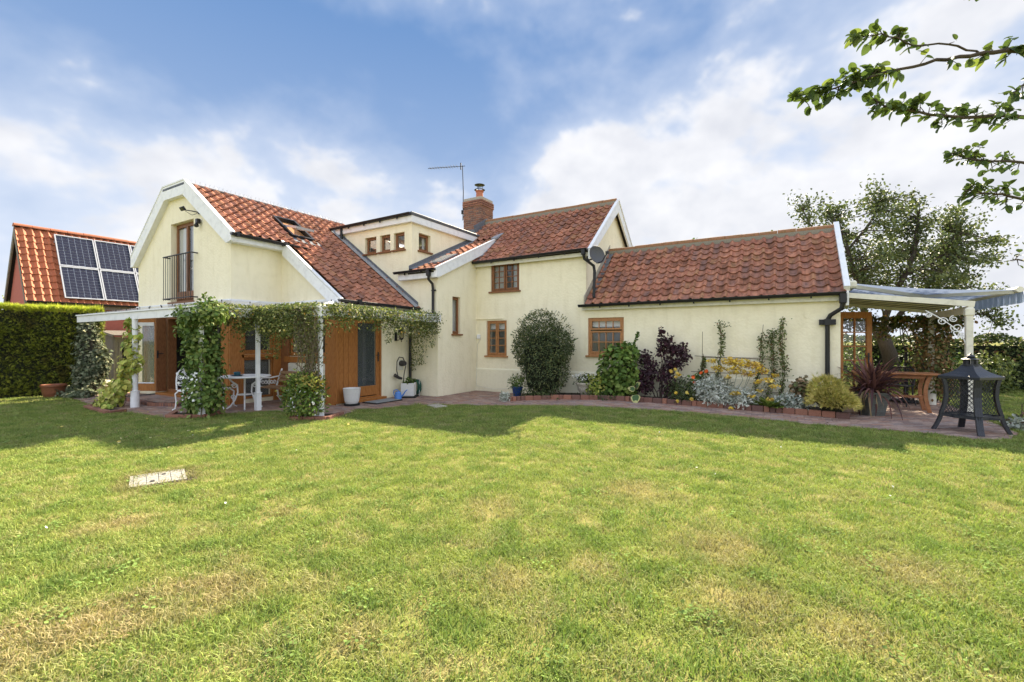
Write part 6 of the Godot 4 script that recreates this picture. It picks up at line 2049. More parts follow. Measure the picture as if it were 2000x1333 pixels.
func build_hedges() -> void:
	var u0 := -18.4
	var u1 := -17.25
	var v0 := -1.5
	var v1 := 5.25
	var top := 2.42
	var o := thing("conifer_hedge", "tall clipped conifer hedge with bright yellow-green top on the left", "hedge", p((u0 + u1) * 0.5, 0, (v0 + v1) * 0.5))
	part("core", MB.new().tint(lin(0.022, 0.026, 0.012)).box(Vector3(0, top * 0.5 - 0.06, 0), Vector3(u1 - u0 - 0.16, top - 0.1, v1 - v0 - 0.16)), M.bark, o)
	var xfs := []
	var cols := PackedColorArray()
	for i in 34000:
		var f := rng.randi() % 10
		var at: Vector3
		var out: Vector3
		if f < 7:
			at = Vector3((u1 - u0) * 0.5 - absf(rng.randfn()) * 0.05, R(0.05, top), R(-0.5, 0.5) * (v1 - v0))
			at.x += 0.07 * noise_a.get_noise_2d(at.z * 3.0, at.y * 3.0) - 0.05
			out = Vector3.RIGHT
		elif f < 9:
			at = Vector3(R(-0.5, 0.5) * (u1 - u0), top - absf(rng.randfn()) * 0.04 + 0.05 * noise_a.get_noise_2d(i * 0.37, 3.0), R(-0.5, 0.5) * (v1 - v0))
			out = Vector3.UP
		else:
			at = Vector3(R(-0.5, 0.5) * (u1 - u0), R(0.05, top), -(v1 - v0) * 0.5 + absf(rng.randfn()) * 0.05)
			out = Vector3(0, 0, -1)
		var fresh := smoothstep(top - 0.22, top - 0.03, at.y + R(-0.08, 0.08))
		var dir := out * 0.8 + rv() * 0.6 + Vector3.UP * (0.15 + fresh * 0.9)
		var c := pick([Color(0.21, 0.25, 0.04), Color(0.30, 0.325, 0.055), Color(0.12, 0.15, 0.028), Color(0.38, 0.39, 0.07)], at * 1.5, 0.4)
		if noise_b.get_noise_3dv(at * 0.9) > 0.34:
			c = c.lerp(Color(0.13, 0.09, 0.04), 0.6)
		c = c.lerp(pick([Color(0.46, 0.50, 0.055), Color(0.38, 0.45, 0.05), Color(0.52, 0.53, 0.08)], at), fresh)
		xfs.append(leaf_at(at, dir, rv(), R(0.07, 0.13) * (1.0 + 0.25 * fresh)))
		cols.append(c)
	for i in 260:
		var at := Vector3(R(-0.5, 0.5) * (u1 - u0), top - 0.02, -(v1 - v0) * 0.5 + R(0, 1.6) * R(0, 1))
		xfs.append(leaf_at(at, Vector3.UP + rv() * 0.35, rv(), R(0.14, 0.26), 0.6))
		cols.append(pick([Color(0.46, 0.50, 0.055), Color(0.42, 0.45, 0.05)], at))
	scatter("foliage", leafs.spray, M.leaf, xfs, cols, o)
	# hedge behind the terrace
	o = thing("garden_hedge", "dark mixed hedge closing the garden behind the terrace", "hedge", p(5.0, 0, 18.9))
	xfs = []
	cols = PackedColorArray()
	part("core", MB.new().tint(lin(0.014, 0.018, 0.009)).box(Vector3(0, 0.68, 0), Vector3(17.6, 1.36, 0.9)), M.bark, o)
	for i in 26000:
		var x := R(-8.8, 8.8)
		var hh := 1.62 + 0.28 * noise_a.get_noise_2d(x * 1.3, 9.0) + 0.12 * noise_b.get_noise_2d(x * 2.0, 4.0)
		var y := R(0.02, hh)
		var z := 0.55 - absf(rng.randfn()) * 0.12 + 0.22 * noise_a.get_noise_2d(x * 2.0, y * 3.0)
		if rng.randf() < 0.3:
			y = hh - absf(rng.randfn()) * 0.08
			z = R(-0.6, 0.6)
		var at := Vector3(x, y, z)
		xfs.append(leaf_at(at, rv() + Vector3(0, 0.2, 0.4), Vector3(0, 0.6, 0.8) + rv() * 0.6, R(0.05, 0.10)))
		cols.append(pick(DARK_GREEN if noise_a.get_noise_2d(x * 1.5, y * 2.0) < 0.18 else [Color(0.2, 0.22, 0.06), Color(0.14, 0.17, 0.05), Color(0.17, 0.10, 0.05)], at, 0.3))
	scatter("foliage", leafs.oval, M.leaf, xfs, cols, o)


# limbs are lists of points; clumps of leaves sit along their outer ends
func tree(called: String, label: String, at: Vector3, limbs: Array, leaf: Mesh, pal: Array, size: Vector2, bark: Color, m: Material, per: int, radius := 0.42) -> Node3D:
	var o := thing(called, label, "tree", at)
	var xfs := []
	var cols := PackedColorArray()
	for i in limbs.size():
		var l: Array = limbs[i]
		var pts: Array = l[0]
		var b := MB.new().tint(bark)
		var smooth := []
		for k in pts.size() - 1:
			for s in 4:
				var f := s / 4.0
				var p0: Vector3 = pts[maxi(k - 1, 0)]
				var p3: Vector3 = pts[mini(k + 2, pts.size() - 1)]
				smooth.append(pts[k].cubic_interpolate(pts[k + 1], p0, p3, f) + rv() * l[1] * 0.12)
		smooth.append(pts[-1])
		b.tube(smooth, l[1], l[2], 8 if l[1] > 0.1 else 6, false)
		if l[3] > 0:
			for t in int(l[3]):
				var f := lerpf(l[4], 1.0, pow(rng.randf(), 0.8))
				var idx := clampi(int(f * (smooth.size() - 1)), 0, smooth.size() - 2)
				var from: Vector3 = smooth[idx].lerp(smooth[idx + 1], rng.randf())
				var d: Vector3 = (rv() + (smooth[idx + 1] - smooth[idx]).normalized() * 0.7 + Vector3.UP * 0.25).normalized()
				var len := R(0.25, 0.8) * radius * 1.8
				var tip: Vector3 = from + d * len
				b.tube([from, from.lerp(tip, 0.5) + rv() * 0.05, tip], maxf(l[2] * 0.5, 0.008), 0.004, 4, false)
				for q in per:
					var g := from.lerp(tip, R(0.25, 1.15)) + rv() * radius * pow(rng.randf(), 0.6) * 0.62
					xfs.append(leaf_at(g, rv() + Vector3.DOWN * 0.35, Vector3.UP + rv() * 0.8, R(size.x, size.y)))
					cols.append(pick(pal, g + at, 0.3))
		part("trunk" if i == 0 else "limb", b, M.bark, o)
	if xfs.size():
		scatter("crown", leaf, m, xfs, cols, o)
	return o


func build_trees() -> void:
	# old tree behind the terrace; x across the view, y up, z towards it
	var cx := Vector3(cos(deg_to_rad(EYE_YAW)), 0, -sin(deg_to_rad(EYE_YAW)))
	var cz := Vector3(-cx.z, 0, cx.x)
	var V3 := func(x: float, y: float, z: float) -> Vector3: return cx * x * 0.97 + Vector3.UP * y * 0.9 + cz * z
	var L := []
	L.append([[V3.call(0.25, -0.1, 0), V3.call(0.1, 0.7, 0), V3.call(-0.15, 1.35, 0.05), V3.call(-0.3, 2.0, 0)], 0.250, 0.150, 0, 0.0])
	L.append([[V3.call(-0.2, 1.5, 0), V3.call(-0.9, 2.6, 0.1), V3.call(-1.3, 3.9, 0.2), V3.call(-1.55, 5.1, 0.1), V3.call(-2.0, 6.0, 0)], 0.105, 0.03, 24, 0.41])
	L.append([[V3.call(-0.3, 1.9, 0), V3.call(-0.2, 3.0, 0.3), V3.call(0.2, 4.2, 0.5), V3.call(0.45, 5.2, 0.4), V3.call(0.6, 5.9, 0.3)], 0.099, 0.03, 22, 0.34])
	L.append([[V3.call(-0.25, 1.8, 0), V3.call(0.7, 2.7, -0.3), V3.call(1.6, 3.6, -0.4), V3.call(2.3, 4.5, -0.4)], 0.093, 0.03, 26, 0.30])
	L.append([[V3.call(0.7, 2.7, -0.3), V3.call(1.8, 3.0, -0.6), V3.call(2.6, 3.4, -0.7), V3.call(3.25, 3.55, -0.6)], 0.056, 0.02, 22, 0.26])
	L.append([[V3.call(1.2, 3.2, -0.3), V3.call(1.8, 4.3, 0.1), V3.call(1.9, 5.2, 0.3)], 0.043, 0.02, 15, 0.30])
	L.append([[V3.call(-1.3, 3.9, 0.2), V3.call(-2.1, 4.3, -0.2), V3.call(-2.8, 4.4, -0.4), V3.call(-3.3, 4.6, -0.4)], 0.043, 0.02, 16, 0.30])
	L.append([[V3.call(-1.45, 4.6, 0.1), V3.call(-0.9, 5.6, 0.4), V3.call(-0.7, 6.45, 0.5)], 0.043, 0.02, 18, 0.30])
	L.append([[V3.call(-1.5, 5.0, 0.1), V3.call(-2.4, 5.4, 0.0), V3.call(-2.75, 6.1, 0)], 0.031, 0.015, 14, 0.30])
	L.append([[V3.call(0.0, 3.7, 0.4), V3.call(0.9, 4.4, 0.8), V3.call(1.3, 5.4, 0.8)], 0.043, 0.02, 15, 0.30])
	L.append([[V3.call(-0.9, 2.6, 0.1), V3.call(-0.4, 3.4, -0.5), V3.call(-0.5, 4.4, -0.6)], 0.043, 0.02, 14, 0.30])
	L.append([[V3.call(0.2, 2.4, 0.0), V3.call(1.4, 2.3, 0.3), V3.call(2.6, 2.5, 0.3), V3.call(3.0, 2.1, 0.3)], 0.043, 0.015, 18, 0.30])
	L.append([[V3.call(-0.2, 2.2, 0.0), V3.call(-0.8, 2.7, 0.6), V3.call(-1.6, 2.9, 0.8)], 0.037, 0.015, 10, 0.38])
	var old := tree("old_tree", "old spreading fruit tree with a leaning dark trunk behind the terrace", p(2.86, 0.05, 17.6), L, leafs.oval, [Color(0.115, 0.145, 0.06), Color(0.15, 0.175, 0.075), Color(0.085, 0.11, 0.05)], Vector2(0.06, 0.10), lin(0.075, 0.062, 0.05), M.leaf, 34, 0.5)
	var knots := []
	for l in L.slice(1):
		for k in l[0].size() - 1:
			for s in 3:
				knots.append(l[0][k].lerp(l[0][k + 1], s / 3.0))
	var xfs := []
	var cols := PackedColorArray()
	var twigs := MB.new().tint(lin(0.075, 0.062, 0.05))
	var made := 0
	while made < 235:
		var d := rv() * pow(rng.randf(), 0.34)
		if d.y < -0.72:
			continue
		var c: Vector3 = V3.call(0.05 + d.x * 3.15, 4.35 + d.y * 2.25, d.z * 1.7)
		if noise_a.get_noise_3dv(c * 2.4) < -0.14:
			continue
		var best: Vector3 = knots[0]
		for k in knots:
			if k.distance_squared_to(c) < best.distance_squared_to(c):
				best = k
		if best.distance_to(c) > 1.5:
			continue
		made += 1
		twigs.tube([best, best.lerp(c, 0.5) + rv() * 0.08, c], 0.022, 0.007, 5, false)
		var rr := R(0.2, 0.42)
		for i in int(R(36, 78)):
			var o2 := rv() * Vector3(1.25, 0.75, 1.25) * rr * pow(rng.randf(), 0.5)
			xfs.append(leaf_at(c + o2, rv() + Vector3.DOWN * 0.3, Vector3.UP + rv() * 0.8, R(0.06, 0.105)))
			cols.append(pick([Color(0.115, 0.145, 0.06), Color(0.15, 0.175, 0.075), Color(0.085, 0.11, 0.05), Color(0.19, 0.21, 0.095)], c, 0.3))
	part("twigs", twigs, M.bark, old)
	scatter("crown", leafs.oval, M.leaf, xfs, cols, old)
	# trees far off
	for q in [[-30.5, 11.5, 5.4, 40, "small tree top showing over the outbuilding ridge"], [-44.0, 9.5, 5.0, 40, "pale hazy tree at the far left edge beyond the hedge"], [-3.6, 24.0, 6.4, 26, "young tree top peeping over the extension roof"], [16.0, 32.0, 3.6, 30, "low tree on the far right beyond the garden hedge"]]:
		var S := []
		var hh: float = q[2]
		S.append([[Vector3(0, 0, 0), Vector3(0.1, hh * 0.4, 0), Vector3(0, hh * 0.75, 0.1), Vector3(0.1, hh, 0)], 0.14, 0.02, int(q[3] * 0.4), 0.55])
		for k in 5:
			var a := TAU * k / 5.0
			S.append([[Vector3(0, hh * 0.45, 0), Vector3(cos(a) * 0.7, hh * 0.65, sin(a) * 0.7), Vector3(cos(a) * 1.3, hh * 0.85, sin(a) * 1.3)], 0.06, 0.02, int(q[3] * 0.2), 0.35])
		tree("far_tree", q[4], p(q[0], 0, q[1]), S, leafs.oval, GREEN if q[0] > -40 else LIME, Vector2(0.09, 0.15), lin(0.07, 0.06, 0.05), M.leaf, 26)


func build_plants() -> void:
	var xfs := []
	var cols := PackedColorArray()
	# the clipped bush before the wall
	var o := plant("clipped_bush", "tall rounded evergreen bush clipped before the cottage wall", "bush", p(-5.28, gh(-5.3, 10.4), 10.40))
	for q in [[Vector3(0, 1.30, 0), Vector3(0.80, 0.68, 0.60), 5200], [Vector3(-0.08, 1.72, 0), Vector3(0.55, 0.55, 0.5), 2600], [Vector3(0.05, 0.72, 0), Vector3(0.66, 0.62, 0.55), 3600], [Vector3(0.42, 1.35, 0.05), Vector3(0.42, 0.42, 0.42), 1200], [Vector3(-0.45, 1.25, 0.05), Vector3(0.38, 0.45, 0.4), 1200]]:
		cols = blob(xfs, cols, q[0], q[1], q[2], 0.045, 0.075, [Color(0.085, 0.112, 0.045), Color(0.115, 0.145, 0.058), Color(0.058, 0.082, 0.034), Color(0.19, 0.20, 0.08), Color(0.095, 0.12, 0.06)], 0.74, 0.16, 0.0, 0.12)
	for i in 90:
		var d := Vector3(rng.randfn(), absf(rng.randfn()) + 0.3, rng.randfn()).normalized()
		var at := Vector3(0, 1.35, 0) + d * Vector3(0.82, 0.86, 0.6)
		for k in 4:
			xfs.append(leaf_at(at + d * k * 0.03, d + rv() * 0.5, rv(), R(0.04, 0.06)))
			cols.append(pick(MIXED, at))
	var st := MB.new().tint(lin(0.12, 0.09, 0.06))
	for i in 26:
		var a := R(0, TAU)
		stem_tube(st, Vector3(cos(a) * R(0.05, 0.45), 0.0, sin(a) * R(0.05, 0.35)), Vector3(cos(a) * R(0.1, 0.6), R(0.7, 1.6), sin(a) * R(0.1, 0.45)), 0.014, 0.006, 0.05)
	part("stems", st, M.bark, o)
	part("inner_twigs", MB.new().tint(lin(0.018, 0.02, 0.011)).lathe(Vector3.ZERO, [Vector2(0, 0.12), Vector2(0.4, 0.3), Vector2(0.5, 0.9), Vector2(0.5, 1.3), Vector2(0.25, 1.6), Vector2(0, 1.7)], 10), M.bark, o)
	scatter("foliage", leafs.small, M.leaf, xfs, cols, o)

	# round-leaved green shrub with one tall shoot
	o = plant("green_shrub", "bright green large-leaved shrub under the extension window", "shrub", p(-3.36, gh(-3.4, 10.62), 10.66))
	xfs = []
	cols = PackedColorArray()
	for q in [[Vector3(0, 0.80, 0), Vector3(0.50, 0.52, 0.42), 720], [Vector3(0.02, 0.42, -0.02), Vector3(0.48, 0.38, 0.42), 520], [Vector3(0.22, 1.18, 0), Vector3(0.26, 0.22, 0.24), 170], [Vector3(-0.4, 0.38, 0.05), Vector3(0.22, 0.3, 0.25), 140]]:
		cols = blob(xfs, cols, q[0], q[1], q[2], 0.07, 0.125, [Color(0.115, 0.19, 0.04), Color(0.155, 0.235, 0.046), Color(0.08, 0.14, 0.034), Color(0.21, 0.28, 0.065)], 0.5, 0.2, 0.35, 0.05)
	for k in 26:
		var at := Vector3(0.34 + k * 0.006, 1.2 + k * 0.016, 0.0)
		xfs.append(leaf_at(at, rv() + Vector3(0, 0.5, 0), rv() + Vector3(0, 0.4, 0.6), R(0.05, 0.09)))
		cols.append(pick(GREEN, at))
	st = MB.new().tint(lin(0.10, 0.08, 0.05))
	for i in 9:
		stem_tube(st, Vector3(R(-0.15, 0.15), 0, R(-0.1, 0.1)), Vector3(R(-0.4, 0.42), R(0.8, 1.3), R(-0.3, 0.3)), 0.014, 0.006)
	part("stems", st, M.bark, o)
	scatter("foliage", leafs.broad, M.leaf, xfs, cols, o)
	o = plant("lime_shrub", "low yellow-green shrub at the left foot of the bright green shrub", "shrub", p(-3.86, gh(-3.9, 10.5), 10.48))
	xfs = []
	cols = blob(xfs, PackedColorArray(), Vector3(0, 0.32, 0), Vector3(0.24, 0.30, 0.22), 320, 0.05, 0.09, LIME, 0.4, 0.25, 0.2, 0.04)
	scatter("foliage", leafs.oval, M.leaf, xfs, cols, o)

	# purple smoke bush: two stems with separate heads
	o = plant("purple_smoke_bush", "dark purple smoke bush with upright leafy stems before the wall", "shrub", p(-2.42, gh(-2.4, 10.75), 10.78))
	xfs = []
	cols = PackedColorArray()
	st = MB.new().tint(lin(0.09, 0.06, 0.05))
	for q in [[0.14, 1.36, 0.02, 0.20, 0.17, 200], [0.30, 1.22, 0.0, 0.16, 0.14, 130], [0.48, 1.20, 0.05, 0.16, 0.17, 150], [0.56, 1.06, 0.08, 0.13, 0.10, 70], [0.04, 1.60, 0.0, 0.06, 0.16, 46], [0.02, 1.18, 0.0, 0.10, 0.14, 60], [-0.34, 1.0, 0.0, 0.17, 0.2, 170], [-0.22, 0.70, 0.02, 0.26, 0.26, 300], [0.22, 0.86, -0.02, 0.18, 0.22, 190], [0.42, 0.90, 0.08, 0.18, 0.10, 100], [-0.34, 0.40, 0.08, 0.24, 0.26, 300], [0.28, 0.38, 0.12, 0.24, 0.28, 280], [0.12, 0.62, 0.05, 0.16, 0.14, 90]]:
		var c := Vector3(q[0], q[1], q[2])
		cols = blob(xfs, cols, c, Vector3(q[3], q[4], q[3] * 0.8), q[5], 0.05, 0.085, PURPLE, 0.1, 0.35, 0.0, 0.04)
		stem_tube(st, Vector3(q[0] * 0.2, 0, 0), c + Vector3(0, 0.1, 0), 0.014, 0.006, 0.06)
	part("stems", st, M.bark, o)
	scatter("foliage", leafs.oval, M.leaf, xfs, cols, o)

	# hosta leaning over the edging
	o = plant("variegated_hosta", "small hosta with cream-edged leaves hanging over the brick edging", "plant", p(-2.84, gh(-2.8, 10.36) + 0.08, 10.38))
	for q in [[Vector3(0.0, 0.10, 0.10), Vector3(0.1, -0.55, 0.6), 0.24], [Vector3(0.0, 0.26, 0.05), Vector3(0.3, 0.5, 0.5), 0.2], [Vector3(-0.05, 0.2, 0.0), Vector3(-0.8, 0.3, 0.3), 0.17]]:
		var lf := part("leaf", leafs.broad, tint_mat("hosta_edge", lin(0.55, 0.53, 0.22)), o)
		lf.transform = leaf_at(q[0], q[1], Vector3(0, 0.6, 0.8), q[2])
		var inner := part("leaf_centre", leafs.broad, tint_mat("hosta_green", lin(0.08, 0.14, 0.055)), lf)
		inner.transform = Transform3D(Basis().scaled(Vector3(0.72, 0.88, 1)), Vector3(0, 0.03, 0.014))

	# daisy-like yellow heads and dark leaves between the purple bush and the silver plants
	o = plant("yellow_daisy", "loose dark-leaved plant with a few yellow flowers beside the purple bush", "plant", p(-1.92, gh(-1.9, 10.5), 10.5))
	xfs = []
	cols = blob(xfs, PackedColorArray(), Vector3(0.05, 0.30, 0), Vector3(0.36, 0.30, 0.26), 900, 0.04, 0.075, DARK_GREEN, 0.2, 0.3, 0.0, 0.03)
	scatter("foliage", leafs.fern, M.leaf, xfs, cols, o)
	var fx := []
	var fc := PackedColorArray()
	st = MB.new().tint(lin(0.16, 0.19, 0.08))
	for q in [[-0.18, 0.74, 0.05], [-0.1, 0.78, 0.0], [-0.04, 0.7, 0.08], [0.0, 0.66, 0.04], [-0.06, 0.62, 0.1], [-0.02, 0.28, 0.3], [0.02, 0.12, 0.4], [0.3, 0.18, 0.34], [0.2, 0.3, 0.3]]:
		var at := Vector3(q[0], q[1], q[2])
		stem_tube(st, Vector3(q[0] * 0.4, 0.1, q[2] * 0.3), at, 0.005, 0.003, 0.04)
		for k in 3:
			fx.append(leaf_at(at + rv() * 0.012, rv(), Vector3(0, 0.5, 0.9) + rv() * 0.3, R(0.035, 0.05)))
			fc.append(pick(YELLOW, at))
	part("stems", st, M.bark, o)
	scatter("flowers", leafs.flower, M.petal, fx, fc, o)

	# red nasturtiums
	o = plant("red_nasturtium", "green trailing plant with orange-red flowers before the canes", "plant", p(-1.52, gh(-1.5, 10.7), 10.72))
	xfs = []
	cols = blob(xfs, PackedColorArray(), Vector3(0, 0.38, 0), Vector3(0.30, 0.34, 0.22), 300, 0.05, 0.09, GREEN, 0.3, 0.3, 0.0, 0.03)
	scatter("foliage", leafs.broad, M.leaf, xfs, cols, o)
	fx = []
	fc = PackedColorArray()
	for q in [[-0.14, 0.62, 0.16], [0.02, 0.72, 0.16], [0.14, 0.74, 0.14], [-0.12, 0.5, 0.22]]:
		for k in 3:
			var at := Vector3(q[0], q[1], q[2]) + rv() * 0.02
			fx.append(leaf_at(at, rv(), Vector3(0, 0.3, 0.9) + rv() * 0.4, R(0.03, 0.045)))
			fc.append(pick([Color(0.75, 0.10, 0.03), Color(0.8, 0.16, 0.04)], at))
	scatter("flowers", leafs.flower, M.petal, fx, fc, o)

	# silver ragwort mounds
	for q in [[-1.22, 10.42, 0.40, 0.62, 1500, "large silver-leaved mound in the middle of the bed"], [-0.72, 10.36, 0.34, 0.42, 800, "silver-grey mound below the big yellow flower heads"], [0.16, 10.36, 0.30, 0.34, 760, "low silver plant near the right end of the bed"], [-5.78, 9.36, 0.13, 0.2, 320, "tiny silver plant at the left end of the brick edging"]]:
		o = plant("silver_ragwort", q[5], "plant", p(q[0], gh(q[0], q[1]), q[1]), "silver-leaved plants of the flower bed")
		xfs = []
		cols = blob(xfs, PackedColorArray(), Vector3(0, q[3] * 0.55, 0), Vector3(q[2], q[3] * 0.52, q[2] * 0.8), q[4], 0.045, 0.10, SILVER if q[0] < 0 else SILVER.slice(0, 2) + [Color(0.2, 0.25, 0.2)], 0.3, 0.28, -0.1, 0.02)
		scatter("foliage", leafs.fern, M.leaf_dull, xfs, cols, o)
	# yellow flower heads on long stems
	o = plant("yellow_ragwort", "sprawling plant with broad golden-yellow flower heads above the silver mounds", "plant", p(-0.80, gh(-0.8, 10.5), 10.52))
	st = MB.new().tint(lin(0.22, 0.24, 0.17))
	fx = []
	fc = PackedColorArray()
	for q in [[-0.12, 0.98, 0.0, 0.17, 130], [0.10, 0.95, 0.05, 0.18, 140], [0.32, 0.90, 0.0, 0.15, 110], [-0.34, 0.82, 0.08, 0.12, 70], [0.0, 0.80, 0.14, 0.16, 110], [0.48, 0.80, 0.04, 0.11, 60], [-0.46, 0.98, 0.0, 0.09, 40], [0.24, 0.74, 0.16, 0.12, 60], [0.58, 0.62, 0.1, 0.1, 45], [-0.14, 0.66, 0.2, 0.07, 24], [0.40, 0.58, 0.18, 0.09, 34], [0.02, 0.34, 0.34, 0.085, 50], [0.30, 0.3, 0.32, 0.06, 22], [0.44, 0.42, 0.28, 0.06, 20], [0.62, 0.26, 0.32, 0.065, 24], [-0.06, 0.06, 0.5, 0.04, 10], [0.7, 0.5, 0.1, 0.08, 24], [0.72, 0.72, 0.0, 0.07, 24]]:
		var c := Vector3(q[0], q[1], q[2])
		stem_tube(st, Vector3(q[0] * 0.3, 0.05, q[2] * 0.3), c, 0.007, 0.004, 0.06)
		for k in int(q[4] * 1.6):
			var d := rv() * pow(rng.randf(), 0.35)
			var at := c + Vector3(d.x * q[3] * 1.25, d.y * q[3] * 0.55, d.z * q[3])
			fx.append(leaf_at(at, rv(), Vector3.UP + rv() * 0.6, R(0.014, 0.03)))
			fc.append(pick(YELLOW if q[1] < 0.7 or q[0] < 0.2 else YELLOW + [Color(0.42, 0.24, 0.08), Color(0.36, 0.22, 0.09)], at))
	part("stems", st, M.bark, o)
	scatter("flowers", leafs.flower, M.petal, fx, fc, o)
	# green rosette, brown seed heads
	o = plant("green_rosette", "bright green rosette of strap leaves at the foot of the yellow flowers", "plant", p(-0.18, gh(-0.2, 10.25) + 0.03, 10.26))
	xfs = []
	cols = PackedColorArray()
	for i in 70:
		var a := R(0, TAU)
		var d := Vector3(cos(a), R(0.3, 1.3), sin(a))
		xfs.append(leaf_at(Vector3(cos(a), 0, sin(a)) * 0.03 + Vector3(0, 0.05, 0), d, Vector3.UP, R(0.18, 0.34), 0.42))
		cols.append(pick([Color(0.13, 0.19, 0.035), Color(0.20, 0.25, 0.05), Color(0.09, 0.14, 0.03)], d))
	scatter("foliage", leafs.oval, M.leaf, xfs, cols, o)
	o = plant("seed_heads", "brown faded flower heads between the silver plant and the golden shrub", "plant", p(0.36, gh(0.4, 10.5), 10.52))
	xfs = []
	cols = blob(xfs, PackedColorArray(), Vector3(0, 0.42, 0), Vector3(0.24, 0.26, 0.18), 520, 0.025, 0.05, [Color(0.24, 0.16, 0.09), Color(0.30, 0.21, 0.12), Color(0.16, 0.13, 0.07), Color(0.13, 0.16, 0.06)], 0.1, 0.35, 0.0, 0.03)
	scatter("heads", leafs.flower, M.leaf_dull, xfs, cols, o)
	st = MB.new().tint(lin(0.15, 0.13, 0.07))
	for i in 14:
		stem_tube(st, Vector3(R(-0.1, 0.1), 0, R(-0.06, 0.06)), Vector3(R(-0.22, 0.22), R(0.3, 0.6), R(-0.15, 0.15)), 0.005, 0.003, 0.03)
	part("stems", st, M.bark, o)
	# golden shrub at the path's end
	o = plant("golden_shrub", "dense golden-yellow shrub at the right end of the bed", "shrub", p(0.80, gh(0.8, 10.15), 10.22))
	xfs = []
	cols = PackedColorArray()
	for q in [[Vector3(0, 0.30, 0.05), Vector3(0.38, 0.30, 0.36), 2600], [Vector3(-0.05, 0.52, -0.08), Vector3(0.29, 0.25, 0.28), 1400], [Vector3(0.14, 0.26, 0.16), Vector3(0.28, 0.24, 0.25), 900]]:
		for i in int(q[2]):
			var d := rv()
			d.y = absf(d.y) * 1.1 - 0.25
			var at: Vector3 = q[0] + d * q[1] * R(0.72, 1.05) * (1.0 + 0.2 * noise_b.get_noise_3dv(d * 3.0))
			if at.y < 0.02:
				continue
			xfs.append(leaf_at(at, d + rv() * 0.5 + Vector3(0, 0.1, 0), rv() + d, R(0.06, 0.11), 0.62))
			var low := smoothstep(0.22, 0.04, at.y + R(-0.06, 0.06))
			cols.append(pick(GOLD, at, 0.25).lerp(pick(GREEN, at), low))
	for i in 40:
		var at := Vector3(R(-0.4, 0.4), R(0.55, 0.78), R(-0.3, 0.2))
		xfs.append(leaf_at(at, Vector3.UP + rv() * 0.5, rv(), R(0.08, 0.14), 0.5))
		cols.append(pick(GOLD, at))
	scatter("foliage", leafs.spray, M.leaf, xfs, cols, o)
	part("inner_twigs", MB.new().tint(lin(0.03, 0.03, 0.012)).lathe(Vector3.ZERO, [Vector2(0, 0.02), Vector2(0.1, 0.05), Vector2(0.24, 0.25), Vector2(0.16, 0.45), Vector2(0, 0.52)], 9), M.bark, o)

	# cordyline: long arching straps, each one a leaf of its own
	o = plant("purple_cordyline", "spiky red-purple cordyline spilling from the grey metal planter", "plant", p(1.47, gh(1.5, 10.78) + 0.38, 10.78))
	var straps := []
	for k in 5:
		var b := MB.new().tint(Color.WHITE)
		var bend := [0.1, 0.4, 0.8, 1.3, 1.8][k] as float
		for i in 7:
			var q := []
			for s in 2:
				var f := (i + s) / 7.0
				var w := 0.030 * sin(PI * clampf(0.12 + f * 0.88, 0, 1))
				var a := bend * f * f
				q.append([Vector3(-w, f * (1.0 - 0.25 * a), -a * 0.5 * f + w * 0.5), Vector3(0, f * (1.0 - 0.25 * a), -a * 0.5 * f), Vector3(w, f * (1.0 - 0.25 * a), -a * 0.5 * f + w * 0.5)])
			b.fquad(q[0][0], q[0][1], q[1][1], q[1][0], Vector3(0, 0, 1))
			b.fquad(q[0][1], q[0][2], q[1][2], q[1][1], Vector3(0, 0, 1))
		straps.append(b.done())
	var sm := []
	for c in [lin(0.11, 0.048, 0.045), lin(0.16, 0.075, 0.065), lin(0.075, 0.035, 0.038), lin(0.24, 0.125, 0.085), lin(0.32, 0.24, 0.13)]:
		sm.append(tint_mat("cordyline_%d" % sm.size(), c))
	for i in 190:
		var low := i > 150
		var a := R(0, TAU)
		var el := R(0.05, 1.35) if not low else R(-0.5, 0.1)
		var d := Vector3(cos(a) * cos(el), sin(el), sin(a) * cos(el))
		var lf := part("leaf", straps[clampi(int(R(0, 3.2) + (1.6 if el < 0.5 else 0.0)), 0, 4)], sm[4 if low and rng.randf() < 0.7 else rng.randi() % 4], o)
		lf.transform = leaf_at(Vector3(R(-0.06, 0.06), R(0, 0.12), R(-0.06, 0.06)), d, Vector3.UP + rv() * 0.1, R(0.55, 0.92) if not low else R(0.35, 0.6))
	# flowers in the urn, plant of the blue pot
	o = plant("urn_flowers", "white-flowered bedding plants growing in the stone urn", "plant", p(-4.18, gh(-4.2, 10.6) + 0.36, 10.62))
	xfs = []
	cols = blob(xfs, PackedColorArray(), Vector3(0, 0.08, 0), Vector3(0.30, 0.16, 0.24), 420, 0.035, 0.06, DARK_GREEN + [Color(0.13, 0.18, 0.04)], 0.1, 0.4, 0.0, -0.02)
	scatter("foliage", leafs.oval, M.leaf, xfs, cols, o)
	fx = []
	fc = PackedColorArray()
	for i in 46:
		var at := Vector3(R(-0.3, 0.3), R(0.05, 0.24), R(-0.05, 0.26))
		fx.append(leaf_at(at, rv(), Vector3(0, 0.5, 0.8) + rv() * 0.4, R(0.015, 0.024)))
		fc.append(Color(0.75, 0.75, 0.72))
	scatter("flowers", leafs.flower, M.petal, fx, fc, o)
	o = plant("pot_plant", "upright leafy green plant growing in the dark blue pot", "plant", p(-5.86, gh(-5.9, 10.05) + 0.28, 10.08))
	xfs = []
	cols = blob(xfs, PackedColorArray(), Vector3(0, 0.14, 0), Vector3(0.26, 0.22, 0.22), 360, 0.05, 0.085, GREEN, 0.1, 0.3, -0.2, -0.04)
	scatter("foliage", leafs.small, M.leaf, xfs, cols, o)
